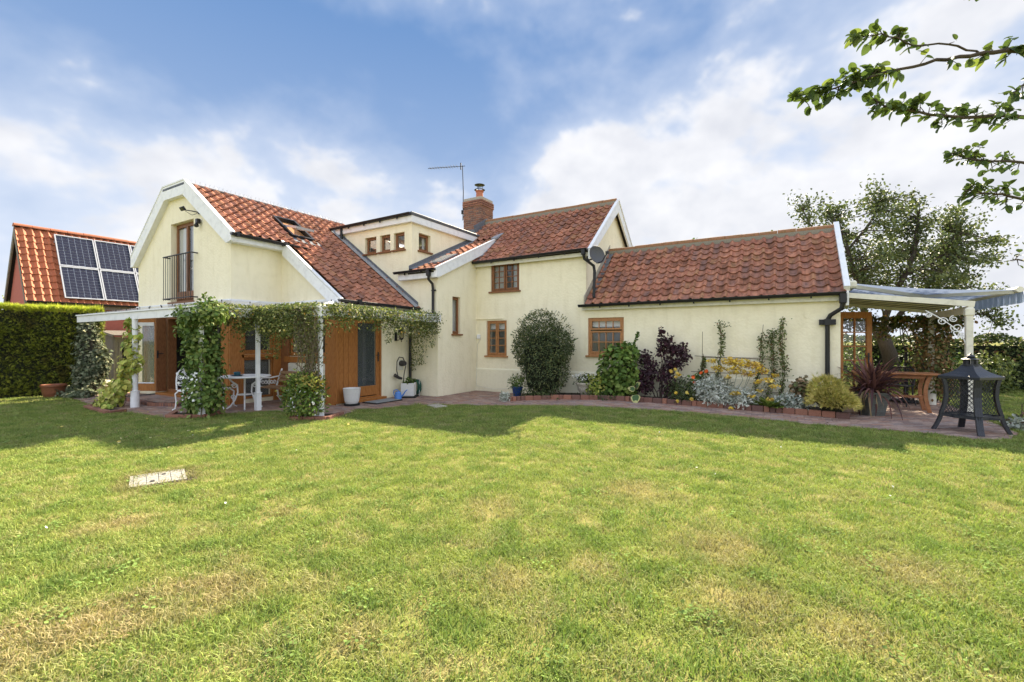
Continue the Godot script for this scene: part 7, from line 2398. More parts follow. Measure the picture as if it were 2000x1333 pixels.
	o = plant("ground_ivy", "low dark ground cover along the left end of the bed", "ground cover", p(-5.3, gh(-5.3, 10.0) + 0.06, 9.98))
	xfs = []
	cols = blob(xfs, PackedColorArray(), Vector3(0, 0.06, 0), Vector3(0.62, 0.16, 0.18), 620, 0.03, 0.055, DARK_GREEN, 0.1, 0.4, 0.0, -0.04)
	cols = blob(xfs, cols, Vector3(1.5, 0.05, -0.3), Vector3(0.5, 0.15, 0.15), 420, 0.03, 0.055, DARK_GREEN, 0.1, 0.4, 0.0, -0.04)
	scatter("foliage", leafs.oval, M.leaf, xfs, cols, o)
	o = plant("planter_greens", "small mixed seedlings in the square white planter", "plant", p(-8.46, 0.40, 8.82))
	xfs = []
	cols = blob(xfs, PackedColorArray(), Vector3(0.04, 0.04, 0), Vector3(0.17, 0.08, 0.17), 150, 0.03, 0.055, GREEN, 0.1, 0.3, 0.0, -0.02)
	scatter("foliage", leafs.oval, M.leaf, xfs, cols, o)
	# bed at the far right of the terrace
	o = plant("border_plants", "low dark red and silver plants edging the terrace right of the fire pit", "plant", p(3.42, 0.06, 10.6))
	xfs = []
	cols = blob(xfs, PackedColorArray(), Vector3(0.1, 0.06, 0.1), Vector3(0.34, 0.14, 0.8), 420, 0.04, 0.08, [Color(0.12, 0.035, 0.035), Color(0.08, 0.06, 0.035), Color(0.06, 0.09, 0.03)], 0.1, 0.4, 0.0, 0.0)
	cols = blob(xfs, cols, Vector3(-0.2, 0.1, 0.35), Vector3(0.14, 0.12, 0.16), 120, 0.05, 0.09, SILVER, 0.1, 0.4, 0.0, 0.0)
	scatter("foliage", leafs.oval, M.leaf, xfs, cols, o)
	st = MB.new().tint(lin(0.08, 0.06, 0.04))
	for i in 7:
		stem_tube(st, Vector3(R(-0.1, 0.1), 0, R(-0.1, 0.1)), Vector3(R(-0.2, 0.55), R(0.25, 0.62), R(-0.3, 0.2)), 0.006, 0.003, 0.05)
	part("stems", st, M.bark, o)
	# shrubs standing before the far hedge
	for q in [[3.55, 16.6, 0.75, 1.35, LIME.slice(1, 2) + GREEN, "light green shrub left of the veranda post before the far hedge"], [4.9, 17.4, 0.6, 1.15, [Color(0.24, 0.26, 0.08), Color(0.15, 0.18, 0.05), Color(0.09, 0.12, 0.035)], "variegated yellowish shrub before the far hedge right of the veranda post"], [1.6, 17.0, 0.9, 1.3, GREEN, "green shrub behind the open glazed door"], [0.4, 17.6, 1.0, 1.6, DARK_GREEN, "dark shrub left of the old tree trunk"]]:
		o = plant("garden_shrub", q[5], "shrub", p(q[0], 0, q[1]), "shrubs behind the terrace")
		xfs = []
		cols = blob(xfs, PackedColorArray(), Vector3(0, q[3] * 0.5, 0), Vector3(q[2], q[3] * 0.52, q[2]), 1500, 0.05, 0.10, q[4], 0.5, 0.35, 0.1, 0.02)
		scatter("foliage", leafs.oval, M.leaf, xfs, cols, o)


func tint_mat(called: String, c: Color) -> StandardMaterial3D:
	if M.has(called):
		return M[called]
	var m := tinted(called, 0.6, lin(0.3, 0.3, 0.25))
	m.albedo_color = c.linear_to_srgb()
	return m


# leaves hanging about a line: width and drop vary along it
func swag(xfs: Array, cols: PackedColorArray, pts: Array, n: int, up: float, drop: float, wide: float, s0: float, s1: float, pal: Array) -> PackedColorArray:
	for i in n:
		var f := rng.randf() * (pts.size() - 1)
		var k := mini(int(f), pts.size() - 2)
		var c: Vector3 = pts[k].lerp(pts[k + 1], f - k)
		var h := 0.5 + 0.5 * noise_b.get_noise_2d(c.x * 2.2 + c.z * 1.7, 3.3) * 1.6
		var at := c + Vector3(rng.randfn() * wide * 0.5, R(-drop * clampf(h, 0.2, 1.3), up), rng.randfn() * wide * 0.5)
		xfs.append(leaf_at(at, rv() + Vector3.DOWN * 0.6, rv() + Vector3(0.5, 0.5, 0.5), R(s0, s1)))
		cols.append(pick(pal, at, 0.3))
	return cols


func build_climbers() -> void:
	# ivy-clad stump by the hedge
	var o := plant("ivy_mound", "tall grey-green ivy mound between the hedge and the pergola end", "climber", p(-16.55, 0, 4.72))
	var xfs := []
	var cols := PackedColorArray()
	var IVY := [Color(0.14, 0.165, 0.095), Color(0.10, 0.125, 0.07), Color(0.20, 0.22, 0.135), Color(0.07, 0.09, 0.05), Color(0.26, 0.26, 0.16)]
	for q in [[Vector3(-0.04, 1.35, 0), Vector3(0.25, 0.6, 0.28), 1700], [Vector3(0.04, 0.6, 0), Vector3(0.36, 0.55, 0.36), 1900], [Vector3(0.22, 0.95, -0.15), Vector3(0.26, 0.45, 0.26), 800], [Vector3(-0.1, 1.8, 0), Vector3(0.2, 0.28, 0.2), 420], [Vector3(-0.1, 0.10, 0.3), Vector3(0.85, 0.16, 0.4), 700], [Vector3(0.55, 0.08, 0.35), Vector3(0.5, 0.12, 0.3), 400]]:
		cols = blob(xfs, cols, q[0], q[1], q[2], 0.05, 0.085, IVY, 0.5, 0.3, 0.4, 0.01)
	scatter("foliage", leafs.heart, M.leaf_dull, xfs, cols, o)
	part("stem", MB.new().tint(lin(0.05, 0.045, 0.035)).lathe(Vector3.ZERO, [Vector2(0.28, 0), Vector2(0.24, 0.6), Vector2(0.2, 1.4), Vector2(0.08, 1.9)], 8), M.bark, o)

	# golden hop on the left post
	o = plant("golden_hop", "yellow-green hop climbing the left pergola post", "climber", p(-12.52, 0, 4.12))
	var hop := []
	for q in [[-0.42, 0.28, 0.06, 0.34, 0.30, 0.22, 72], [-0.55, 0.12, 0.16, 0.30, 0.14, 0.18, 40], [-0.1, 0.60, -0.02, 0.28, 0.28, 0.2, 62], [0.0, 1.0, -0.1, 0.22, 0.26, 0.18, 44], [0.02, 1.34, -0.15, 0.20, 0.24, 0.16, 40], [0.0, 1.70, -0.18, 0.17, 0.25, 0.15, 34], [-0.12, 1.92, -0.18, 0.16, 0.10, 0.12, 16], [0.32, 1.05, -0.15, 0.16, 0.24, 0.12, 26], [0.28, 1.62, -0.2, 0.12, 0.04, 0.06, 6], [-0.1, 0.1, 0.3, 0.36, 0.08, 0.12, 20]]:
		for i in int(q[6] * 2.2):
			var d := rv()
			var at := Vector3(q[0], q[1], q[2]) + d * Vector3(q[3], q[4], q[5]) * pow(rng.randf(), 0.4)
			if at.y > 0.05:
				hop.append(leaf_at(at, d * 0.5 + rv() * 0.5 + Vector3.DOWN * 0.6, d + Vector3(0.3, 0.7, 0.5), R(0.06, 0.105)))
	var hm := []
	for c in [lin(0.45, 0.46, 0.11), lin(0.37, 0.41, 0.085), lin(0.55, 0.52, 0.15), lin(0.28, 0.34, 0.07), lin(0.48, 0.45, 0.09)]:
		hm.append(tint_mat("hop_%d" % hm.size(), c))
	var more := []
	for i in hop.size():
		if i % 5 < 3 and o.get_child_count() < 290:
			var lf := part("leaf", leafs.heart, hm[rng.randi() % 5], o)
			lf.transform = hop[i]
		else:
			more.append(hop[i])
	var mc := PackedColorArray()
	for t in more:
		mc.append(pick(LIME, t.origin))
	scatter("leaves", leafs.heart, M.leaf, more, mc, o, true)
	var st := MB.new().tint(lin(0.14, 0.12, 0.06))
	for k in 3:
		var pts := []
		for i in 18:
			var f := i / 17.0
			pts.append(Vector3(-0.35 * (1 - f) + 0.07 * cos(f * 14.0 + k * 2), f * 1.95, -0.1 - 0.1 * f + 0.07 * sin(f * 14.0 + k * 2)))
		st.tube(pts, 0.007, 0.005, 5, false)
	part("stem", st, M.bark, o)

	# leafy climber round the corner post
	o = plant("jasmine_climber", "dense fresh-green climber covering the middle pergola post to the roof", "climber", p(-9.84, 0, 4.52))
	xfs = []
	cols = PackedColorArray()
	var JAS := [Color(0.12, 0.19, 0.045), Color(0.16, 0.235, 0.055), Color(0.085, 0.14, 0.035), Color(0.23, 0.28, 0.075)]
	for q in [[Vector3(0.0, 0.95, 0), Vector3(0.38, 0.62, 0.34), 1500], [Vector3(0.0, 1.5, 0), Vector3(0.36, 0.45, 0.32), 1000], [Vector3(0.1, 0.45, 0), Vector3(0.42, 0.42, 0.34), 1000], [Vector3(-0.1, 2.0, 0.05), Vector3(0.58, 0.22, 0.34), 1000], [Vector3(0.3, 2.05, 0.0), Vector3(0.4, 0.2, 0.3), 420], [Vector3(0.1, 2.26, -0.05), Vector3(0.14, 0.16, 0.14), 110], [Vector3(-0.2, 0.2, 0.0), Vector3(0.34, 0.2, 0.24), 260], [Vector3(-0.42, 1.75, 0.1), Vector3(0.2, 0.26, 0.2), 180]]:
		cols = blob(xfs, cols, q[0], q[1], q[2], 0.055, 0.1, JAS, 0.35, 0.5, 0.45, 0.03)
	scatter("foliage", leafs.oval, M.leaf, xfs, cols, o)
	st = MB.new().tint(lin(0.16, 0.13, 0.08))
	for i in 16:
		stem_tube(st, Vector3(R(-0.12, 0.25), 0.03, R(-0.15, 0.15)), Vector3(R(-0.25, 0.3), R(0.9, 2.2), R(-0.2, 0.2)), 0.012, 0.006, 0.08)
	part("stems", st, M.bark, o)
	var fx := []
	var fc := PackedColorArray()
	for i in 34:
		fx.append(leaf_at(Vector3(R(-0.1, 0.42), R(0.35, 0.9), R(0.22, 0.4)), rv(), Vector3(0.3, 0.3, 0.9), R(0.02, 0.032)))
		fc.append(Color(0.75, 0.76, 0.72))
	scatter("flowers", leafs.flower, M.petal, fx, fc, o)

	# honeysuckle along the beams
	o = plant("honeysuckle", "yellow-green honeysuckle trailing along the pergola beams", "climber", p(-8.6, 0, 5.6))
	var b0 := p(-8.6, 0, 5.6)
	xfs = []
	cols = PackedColorArray()
	var HON := [Color(0.17, 0.205, 0.06), Color(0.25, 0.265, 0.085), Color(0.11, 0.15, 0.045), Color(0.34, 0.33, 0.11), Color(0.13, 0.165, 0.05), Color(0.08, 0.11, 0.037)]
	var along := [p(-9.7, 2.10, 4.45) - b0, p(-9.66, 2.10, 5.0) - b0, p(-9.62, 2.08, 5.5) - b0, p(-9.0, 2.08, 5.50) - b0, p(-8.3, 2.08, 5.48) - b0, p(-7.66, 2.08, 5.5) - b0, p(-7.62, 2.08, 6.3) - b0, p(-7.64, 2.08, 7.2) - b0, p(-7.68, 2.06, 8.2) - b0, p(-7.74, 2.06, 9.1) - b0]
	cols = swag(xfs, cols, along, 12000, 0.17, 0.50, 0.19, 0.04, 0.075, HON)
	cols = swag(xfs, cols, [p(-9.4, 1.9, 5.5) - b0, p(-8.6, 1.75, 5.5) - b0, p(-7.9, 1.7, 5.5) - b0], 3200, 0.2, 0.5, 0.16, 0.035, 0.065, HON)
	cols = swag(xfs, cols, [p(-8.15, 1.7, 5.46) - b0, p(-7.6, 1.45, 5.42) - b0], 2300, 0.4, 0.75, 0.17, 0.03, 0.06, [Color(0.15, 0.12, 0.07), Color(0.11, 0.10, 0.05), Color(0.16, 0.18, 0.06), Color(0.10, 0.12, 0.04)])
	# tassels and the column in the corner
	for q in [[-9.68, 1.62, 5.2, 0.35, 0.06, 150], [-9.3, 1.55, 5.5, 0.4, 0.07, 180], [-8.95, 1.5, 5.5, 0.35, 0.07, 160], [-8.30, 1.62, 9.05, 0.75, 0.16, 900], [-8.15, 1.95, 9.0, 0.35, 0.24, 700], [-7.86, 1.80, 9.05, 0.45, 0.12, 320], [-8.55, 1.2, 9.1, 0.5, 0.07, 180], [-7.70, 1.75, 7.4, 0.3, 0.1, 200]]:
		for i in int(q[5]):
			var y := R(-1, 1)
			var at: Vector3 = p(q[0], q[1] + y * q[3], q[2]) - b0 + Vector3(rng.randfn(), 0, rng.randfn()) * q[4] * (0.75 + 0.35 * y)
			xfs.append(leaf_at(at, rv() + Vector3.DOWN * 0.7, rv() + Vector3(0.5, 0.3, 0.6), R(0.03, 0.06)))
			cols.append(pick(HON, at, 0.3))
	scatter("foliage", leafs.small, M.leaf, xfs, cols, o)
	fx = []
	fc = PackedColorArray()
	for i in 420:
		var k := rng.randi() % (along.size() - 1)
		var at: Vector3 = along[k].lerp(along[k + 1], rng.randf()) + Vector3(R(-0.16, 0.16), R(-0.4, 0.14), R(-0.1, 0.2))
		fx.append(leaf_at(at, rv(), rv() + Vector3(0.4, 0.5, 0.6), R(0.014, 0.03)))
		fc.append(pick([Color(0.60, 0.55, 0.20), Color(0.68, 0.62, 0.30), Color(0.62, 0.36, 0.08), Color(0.5, 0.5, 0.16)], at))
	scatter("flowers", leafs.flower, M.petal, fx, fc, o)
	st = MB.new().tint(lin(0.17, 0.135, 0.09))
	for i in 46:
		var x := R(-8.15, -7.5)
		stem_tube(st, p(R(-7.95, -7.55), R(0.1, 1.0), 5.46 + R(-0.1, 0.08)) - b0, p(x, R(1.5, 2.1), 5.44 + R(-0.12, 0.1)) - b0, 0.008, 0.004, 0.12)
	for k in along.size() - 1:
		for i in 4:
			stem_tube(st, along[k] + rv() * 0.08, along[k + 1] + rv() * 0.08, 0.008, 0.006, 0.12)
	part("stems", st, M.bark, o)

	# bush with white flowers under the right post
	o = plant("white_flower_bush", "fresh green bush with white flowers and yellow shoots at the right pergola post", "bush", p(-7.80, 0, 5.40))
	xfs = []
	cols = PackedColorArray()
	for q in [[Vector3(-0.04, 0.42, 0.04), Vector3(0.47, 0.42, 0.40), 1700], [Vector3(0.02, 0.68, 0.03), Vector3(0.38, 0.26, 0.34), 900]]:
		cols = blob(xfs, cols, q[0], q[1], q[2], 0.05, 0.09, [Color(0.10, 0.17, 0.03), Color(0.15, 0.21, 0.045), Color(0.07, 0.12, 0.026), Color(0.24, 0.28, 0.06)], 0.4, 0.3, 0.0, 0.03)
	cols = blob(xfs, cols, Vector3(0.14, 0.72, 0.05), Vector3(0.28, 0.16, 0.24), 240, 0.06, 0.1, [Color(0.36, 0.36, 0.08), Color(0.42, 0.30, 0.08)], 0.5, 0.3, -0.3, 0.03)
	scatter("foliage", leafs.small, M.leaf, xfs, cols, o)
	fx = []
	fc = PackedColorArray()
	for i in 26:
		var d := rv()
		fx.append(leaf_at(Vector3(0, 0.4, 0) + Vector3(d.x * 0.42, d.y * 0.36, absf(d.z) * 0.36), rv(), Vector3(0.2, 0.5, 0.8), R(0.02, 0.035)))
		fc.append(Color(0.76, 0.76, 0.72))
	scatter("flowers", leafs.flower, M.petal, fx, fc, o)

	# canes and climbers on the wall
	var cw := thing("cane_trellis", "horizontal bamboo canes fixed along the extension wall behind the flowers", "trellis", p(-0.85, 0, 10.99))
	for q in [[-0.84, 1.16, 0.80, 1.10], [-0.70, 1.13, 0.82, 1.13], [-0.92, 0.80, 0.86, 0.79], [0.1, 0.83, 0.84, 0.82], [0.3, 0.42, 0.86, 0.42]]:
		part("cane", MB.new().tube([Vector3(q[0], q[1], 0), Vector3(lerpf(q[0], q[2], 0.5), (q[1] + q[3]) * 0.5 + R(-0.01, 0.01), 0.01), Vector3(q[2], q[3], 0)], 0.008, 0.007, 6), M.cane, cw)
	var which := ["leftmost", "second", "third", "fourth", "rightmost and tallest"]
	var spec := [[-1.53, 1.12, 0.11, 360, 1.62], [-1.15, 1.82, 0.075, 300, 1.80], [-0.47, 1.50, 0.075, 260, 1.76], [-0.21, 1.62, 0.10, 340, 1.60], [0.03, 1.86, 0.11, 420, 1.70]]
	for i in 5:
		var s: Array = spec[i]
		var c := thing("wall_climber", "%s of the five slim climbers on canes against the extension wall" % which[i], "climber", p(s[0], gh(0, 11), 10.94), 0.0, "slim climbers on the extension wall")
		var lean := [0.02, 0.0, 0.22, 0.14, 0.0][i] as float
		var cane := MB.new().tube([Vector3(0.0, 0, 0), Vector3(lean * 0.7, s[4], 0.0)], 0.008, 0.006, 6)
		part("cane", cane, M.cane, c)
		xfs = []
		cols = PackedColorArray()
		st = MB.new().tint(lin(0.10, 0.07, 0.045))
		var pts := []
		for k in 9:
			var f := k / 8.0
			pts.append(Vector3(lean * f * 0.7 + 0.04 * sin(f * 9.0 + i), s[1] * f, 0.02))
		st.tube(pts, 0.012, 0.005, 5, false)
		part("stem", st, M.bark, c)
		for k in int(s[3] * 1.7):
			var f := pow(rng.randf(), 0.8)
			if i == 0 and f > 0.92:
				continue
			var wv: float = s[2] * (1.0 if i != 0 else 1.15 * (1.0 - f) + 0.25) * (0.7 + 0.6 * noise_b.get_noise_2d(f * 6.0, i * 3.7))
			var at: Vector3 = Vector3(lean * f * 0.7 + 0.04 * sin(f * 9.0 + i) + rng.randfn() * wv * 0.6, s[1] * f + R(-0.03, 0.05), 0.02 + rng.randfn() * wv * 0.35)
			xfs.append(leaf_at(at, rv() + Vector3.UP * 0.1, rv() + Vector3(0, 0.3, 0.8), R(0.035, 0.07)))
			cols.append(pick([Color(0.13, 0.17, 0.05), Color(0.09, 0.13, 0.04), Color(0.18, 0.21, 0.07)] if rng.randf() < 0.88 else [Color(0.22, 0.13, 0.07)], at, 0.3))
		if i == 1:
			for k in 26:
				var at := Vector3(R(-0.02, 0.22), 1.78 + R(-0.06, 0.06), 0.02)
				xfs.append(leaf_at(at, rv(), rv() + Vector3(0, 0.3, 0.8), R(0.03, 0.06)))
				cols.append(pick(MIXED, at))
		if i == 2:
			for k in 60:
				var at := Vector3(R(0.08, 0.30), 1.52 + R(-0.12, 0.08) - R(0, 0.1), 0.02)
				xfs.append(leaf_at(at, rv() + Vector3(0.5, -0.5, 0), rv() + Vector3(0, 0.3, 0.8), R(0.04, 0.07)))
				cols.append(pick(MIXED + [Color(0.24, 0.12, 0.06)], at))
		scatter("foliage", leafs.small, M.leaf, xfs, cols, c)

	# russet climber of the veranda's far post and beam
	o = plant("russet_climber", "russet and green creeper on the far veranda post and beam", "climber", p(2.75, 0, 13.3))
	xfs = []
	cols = PackedColorArray()
	for q in [[Vector3(0.1, 0.95, 0), Vector3(0.42, 0.75, 0.36), 1700], [Vector3(0.15, 1.65, 0.0), Vector3(0.36, 0.42, 0.34), 900], [Vector3(0.28, 0.7, 0.05), Vector3(0.34, 0.45, 0.3), 600]]:
		cols = blob(xfs, cols, q[0], q[1], q[2], 0.045, 0.08, RUSSET, 0.2, 0.35, 0.3, 0.05)
	cols = swag(xfs, cols, [Vector3(-1.75, 2.0, 0), Vector3(-1.0, 1.95, 0.05), Vector3(-0.4, 1.92, 0.05), Vector3(0.15, 1.95, 0), Vector3(0.5, 1.9, 0.4)], 2400, 0.14, 0.42, 0.16, 0.045, 0.085, RUSSET.slice(0, 4) + MIXED)
	scatter("foliage", leafs.oval, M.leaf, xfs, cols, o)
	st = MB.new().tint(lin(0.06, 0.05, 0.04))
	for i in 10:
		stem_tube(st, Vector3(R(-0.1, 0.2), 0, R(-0.1, 0.1)), Vector3(R(-0.5, 0.5), R(1.6, 2.0), R(-0.1, 0.2)), 0.014, 0.008, 0.12)
	part("stems", st, M.bark, o)


# boughs of the tree beside the camera: only its outer twigs reach into the view
func build_near_branches() -> void:
	var cx := Vector3(cos(deg_to_rad(EYE_YAW)), 0, -sin(deg_to_rad(EYE_YAW)))
	var cz := Vector3(cx.z, 0, -cx.x)
	var root := cx * 4.6 + cz * 3.0
	var o := thing("apple_tree", "leafy fruit tree boughs reaching in at the upper right", "tree", root)
	var at := func(x: float, y: float, z: float) -> Vector3: return cx * x + cz * z + Vector3(0, y, 0) - root
	var bark := lin(0.075, 0.06, 0.05)
	part("trunk", MB.new().tint(bark).tube([Vector3(0, -0.05, 0), Vector3(0.05, 0.9, 0), Vector3(-0.05, 1.8, 0.05), Vector3(-0.1, 2.6, 0)], 0.15, 0.09, 10), M.bark, o)
	# each bough: points, thickness, leafy stretches [from, to, how many, smallest, largest]
	var boughs := [
		[[[4.5, 2.4, 3.0], [3.7, 3.0, 2.75], [3.05, 3.17, 2.62], [2.72, 3.16, 2.6], [2.45, 3.12, 2.6], [2.2, 3.06, 2.6], [1.9, 2.97, 2.58], [1.66, 2.88, 2.58]], 0.018, 0.003, [[0.70, 1.0, 200, 0.05, 0.088], [0.30, 0.45, 40, 0.06, 0.09], [0.5, 0.7, 8, 0.05, 0.08]]],
		[[[2.72, 3.16, 2.6], [2.5, 3.20, 2.58], [2.28, 3.19, 2.56], [2.1, 3.24, 2.55], [1.95, 3.2, 2.54]], 0.006, 0.003, [[0.55, 1.0, 70, 0.05, 0.09], [0.2, 0.5, 4, 0.04, 0.07]]],
		[[[4.5, 2.3, 3.0], [3.6, 2.65, 2.75], [3.0, 2.80, 2.62], [2.68, 2.79, 2.6], [2.4, 2.80, 2.58], [2.15, 2.83, 2.56], [2.06, 2.87, 2.55]], 0.016, 0.003, [[0.36, 1.0, 220, 0.045, 0.08]]],
		[[[4.5, 2.2, 3.0], [3.6, 2.5, 2.8], [3.05, 2.56, 2.68], [2.8, 2.56, 2.66], [2.58, 2.60, 2.64]], 0.013, 0.003, [[0.46, 1.0, 120, 0.038, 0.062]]],
		[[[4.5, 2.0, 3.0], [3.6, 2.25, 2.8], [3.05, 2.36, 2.7], [2.85, 2.38, 2.68], [2.68, 2.39, 2.66]], 0.013, 0.003, [[0.46, 1.0, 115, 0.042, 0.075]]],
		[[[4.5, 2.6, 3.0], [3.5, 3.5, 2.6], [3.0, 3.4, 2.35], [2.6, 3.38, 2.3], [2.35, 3.33, 2.28]], 0.02, 0.005, [[0.45, 1.0, 56, 0.08, 0.12]]],
		[[[3.6, 2.9, 2.75], [3.2, 3.05, 2.6], [2.95, 2.98, 2.55], [2.82, 2.90, 2.54]], 0.01, 0.003, [[0.3, 1.0, 44, 0.055, 0.09]]],
		[[[4.4, 1.7, 3.0], [3.6, 1.9, 2.8], [3.12, 1.98, 2.7], [2.97, 1.98, 2.68]], 0.01, 0.003, [[0.7, 1.0, 10, 0.035, 0.06]]],
	]
	var lm := []
	for c in [lin(0.095, 0.138, 0.045), lin(0.07, 0.108, 0.038), lin(0.125, 0.175, 0.05), lin(0.18, 0.225, 0.065)]:
		var m := tinted("apple_leaf_%d" % lm.size(), 0.45, lin(0.8, 0.85, 0.5))
		m.albedo_color = c.linear_to_srgb()
		lm.append(m)
	var count := 0
	var more := []
	var mc := PackedColorArray()
	for g in boughs:
		var b := MB.new().tint(bark)
		var pts := []
		for k in g[0].size():
			var q: Array = g[0][k]
			pts.append(at.call(q[0], q[1], q[2]))
		var sm := []
		for k in pts.size() - 1:
			for s in 4:
				sm.append(pts[k].cubic_interpolate(pts[k + 1], pts[maxi(k - 1, 0)], pts[mini(k + 2, pts.size() - 1)], s / 4.0) + rv() * 0.006)
		sm.append(pts[-1])
		b.tube(sm, g[1], g[2], 7)
		for st in g[3]:
			var c := Vector3.ZERO
			var d := Vector3.ZERO
			var spur := Vector3.ZERO
			for i in int(st[2]):
				if i % 3 == 0:
					var f := R(st[0], st[1]) * (sm.size() - 1)
					var k := mini(int(f), sm.size() - 2)
					c = sm[k].lerp(sm[k + 1], f - k)
					d = (sm[k + 1] - sm[k]).normalized()
					spur = (rv() - d * rv().dot(d) + Vector3(0, 0.25, 0)).normalized() * R(0.015, 0.07)
					b.tube([c, c + spur * 0.6, c + spur], 0.0028, 0.0015, 4, false)
				var side := (spur.normalized() * 0.7 + rv()).normalized()
				var off := spur + rv() * 0.012
				if count < 298:
					var lf := part("leaf", leafs.apple[rng.randi() % 5], lm[[0, 0, 1, 1, 2, 3][rng.randi() % 6]], o)
					lf.transform = leaf_at(c + off, side * 0.8 + d * 0.6 + rv() * 0.4 + Vector3.DOWN * 0.25, Vector3.UP + rv() * 0.75, R(st[3] * 0.62, st[4] * 0.8))
					count += 1
				else:
					more.append(leaf_at(c + off, side * 0.8 + d * 0.6 + rv() * 0.4 + Vector3.DOWN * 0.25, Vector3.UP + rv() * 0.75, R(st[3] * 0.62, st[4] * 0.8)))
					mc.append(pick([Color(0.095, 0.138, 0.045), Color(0.07, 0.108, 0.038), Color(0.125, 0.175, 0.05)], c, 0.2))
		part("bough", b, M.bark, o)
	scatter("leaves", leafs.apple[1], M.leaf, more, mc, o)


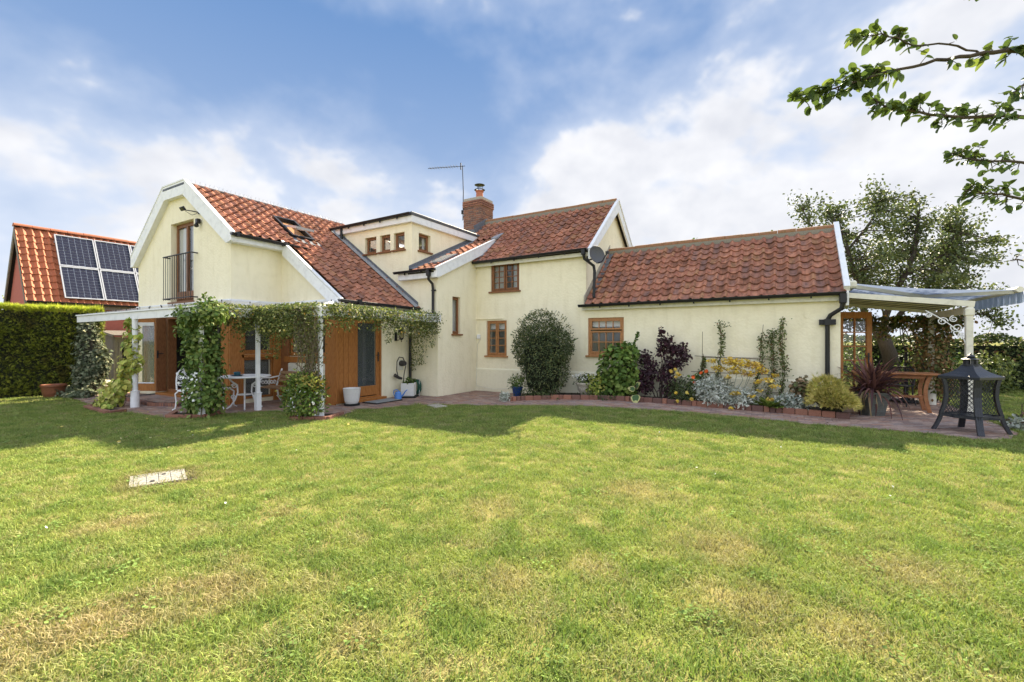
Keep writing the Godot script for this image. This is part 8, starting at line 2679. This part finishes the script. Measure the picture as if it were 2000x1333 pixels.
func build_grass() -> void:
	var sets := []
	var cols := []
	for k in tufts.size():
		sets.append([])
		cols.append(PackedColorArray())
	var fwd := Vector2(-sin(deg_to_rad(EYE_YAW)), cos(deg_to_rad(EYE_YAW)))
	var rgt := Vector2(fwd.y, -fwd.x)
	var dead := FastNoiseLite.new()
	dead.seed = 77
	dead.frequency = 2.2
	dead.fractal_octaves = 4
	var lush := FastNoiseLite.new()
	lush.seed = 78
	lush.frequency = 2.6
	lush.fractal_octaves = 3
	var bare := [[-4.71, 1.41, 0.22], [-3.04, 1.42, 0.2], [-3.16, 1.17, 0.2], [-2.77, 1.46, 0.22], [-3.15, 0.6, 0.35], [-3.06, 0.83, 0.2], [-2.46, 1.79, 0.15], [-2.88, 1.12, 0.18], [-3.32, 0.65, 0.3], [-3.16, 1.69, 0.14], [-3.71, 2.37, 0.16], [-4.62, 1.59, 0.2], [-1.43, 2.39, 0.2], [-1.82, 1.54, 0.16], [-1.09, 2.81, 0.18], [-0.19, 2.88, 0.3], [-1.21, 4.51, 0.4], [0.29, 2.9, 0.25], [0.72, 3.82, 0.3], [-0.4, 3.6, 0.35], [-2.2, 3.4, 0.3]]
	# bands: from, to, tufts per square metre
	for band in [[1.2, 3.6, 520.0, 1.0], [3.6, 6.5, 300.0, 1.05], [6.5, 10.5, 190.0, 1.15], [10.5, 24.0, 60.0, 1.35]]:
		var half := 1.25
		var n := int((band[1] * band[1] - band[0] * band[0]) * half * band[2])
		for i in n:
			var f := sqrt(R(band[0] * band[0], band[1] * band[1]))
			var s := R(-half, half) * f
			var q := fwd * f + rgt * s
			if Geometry2D.is_point_in_polygon(q, no_grass) or (q.x < -17.2 and q.y > -1.6 and q.y < 5.3):
				continue
			var mq := Vector2(q.x + 5.79, q.y - 2.24).rotated(0.35)
			if absf(mq.x) < 0.225 and absf(mq.y) < 0.215:
				continue
			var dn := dead.get_noise_2dv(q)
			var ln := lush.get_noise_2dv(q)
			var near := clampf((5.0 - f) / 3.5, 0.0, 1.0)
			var c := Color(0.365, 0.41, 0.115).lerp(Color(0.215, 0.31, 0.075), clampf(0.45 + ln * 0.8 + near * 0.2 + R(-0.35, 0.35), 0, 1))
			c = c.lerp(Color(0.46, 0.39, 0.215), smoothstep(0.08, 0.75, dn + R(-0.4, 0.4) + near * 0.06) * 0.68)
			c = c.lerp(Color(0.16, 0.235, 0.065), smoothstep(0.25, 0.7, ln - dn * 0.6 + R(-0.3, 0.3)) * 0.5)
			for bq in bare:
				var dd := q.distance_to(Vector2(bq[0], bq[1])) / (bq[2] as float)
				if dd < 1.4:
					c = c.lerp(Color(0.48, 0.375, 0.215) * R(0.8, 1.15), 0.62 * (1.0 - smoothstep(0.35, 1.3, dd + dn * 0.8 + R(-0.25, 0.25))))
			if absf(mq.x) < 0.36 and absf(mq.y) < 0.36:
				c = c.lerp(Color(0.30, 0.24, 0.13), 0.6)
			var k := rng.randi() % tufts.size()
			var sc: float = R(0.8, 1.2) * band[3]
			var up := R(0.75, 1.15) * (1.0 + 0.35 * clampf(ln, -0.5, 1.0))
			sets[k].append(Transform3D(Basis(Vector3.UP, R(0, TAU)).scaled_local(Vector3(sc, up * band[3], sc)), p(q.x, gh(q.x, q.y) - 0.003, q.y)))
			cols[k].append(c * R(0.85, 1.15))
	var all := Node3D.new()
	for k in tufts.size():
		scatter("grass", tufts[k], M.blade, sets[k], cols[k], self, true)
		var g: Node3D = get_child(get_child_count() - 1)
		tag(g, "short mown grass of the sunlit lawn, some of it yellowed", "grass")
	all.free()
	var vx := []
	var vc := PackedColorArray()
	var wx := []
	var wc := PackedColorArray()
	for i in 330:
		var f := sqrt(R(1.5, 60.0))
		var q := fwd * f + rgt * R(-1.2, 1.2) * f
		if Geometry2D.is_point_in_polygon(q, no_grass) or q.x < -16.0:
			continue
		var lush_c := Color(0.17, 0.25, 0.07) * R(0.8, 1.25)
		for k in int(R(8, 26)):
			var at := p(q.x, gh(q.x, q.y) + R(0.022, 0.042), q.y) + Vector3(rng.randfn(), 0, rng.randfn()) * 0.055
			vx.append(leaf_at(at, rv() * Vector3(1, 0.2, 1), Vector3.UP + rv() * 0.35, R(0.012, 0.024), 1.3))
			vc.append(lush_c * R(0.85, 1.15))
		if i % 24 == 0:
			wx.append(leaf_at(p(q.x, gh(q.x, q.y) + 0.05, q.y), rv(), Vector3.UP + rv() * 0.3, R(0.009, 0.014)))
			wc.append(Color(0.78, 0.78, 0.75))
	scatter("clover", leafs.oval, M.clover, vx, vc, self)
	tag(get_child(get_child_count() - 1), "patches of darker clover and weeds among the mown grass", "clover")
	scatter("daisies", leafs.flower, M.petal, wx, wc, self)
	tag(get_child(get_child_count() - 1), "scattered tiny white daisies in the lawn", "daisies")
	# fallen leaves and a few daisies
	var fx := []
	var fc := PackedColorArray()
	for i in 150:
		var q := Vector2(R(-13, -6.5), R(2.6, 7.5))
		if Geometry2D.is_point_in_polygon(q, no_grass) and rng.randf() < 0.6:
			continue
		var at := p(q.x, gh(q.x, q.y) + 0.035, q.y)
		fx.append(leaf_at(at, rv() * Vector3(1, 0.2, 1), Vector3.UP + rv() * 0.35, R(0.03, 0.06)))
		fc.append(pick([Color(0.55, 0.42, 0.10), Color(0.40, 0.30, 0.12), Color(0.58, 0.52, 0.25)], at))
	scatter("fallen_leaves", leafs.oval, M.petal, fx, fc, self, true)
	tag(get_child(get_child_count() - 1), "yellow fallen leaves scattered on the grass before the pergola", "leaves")
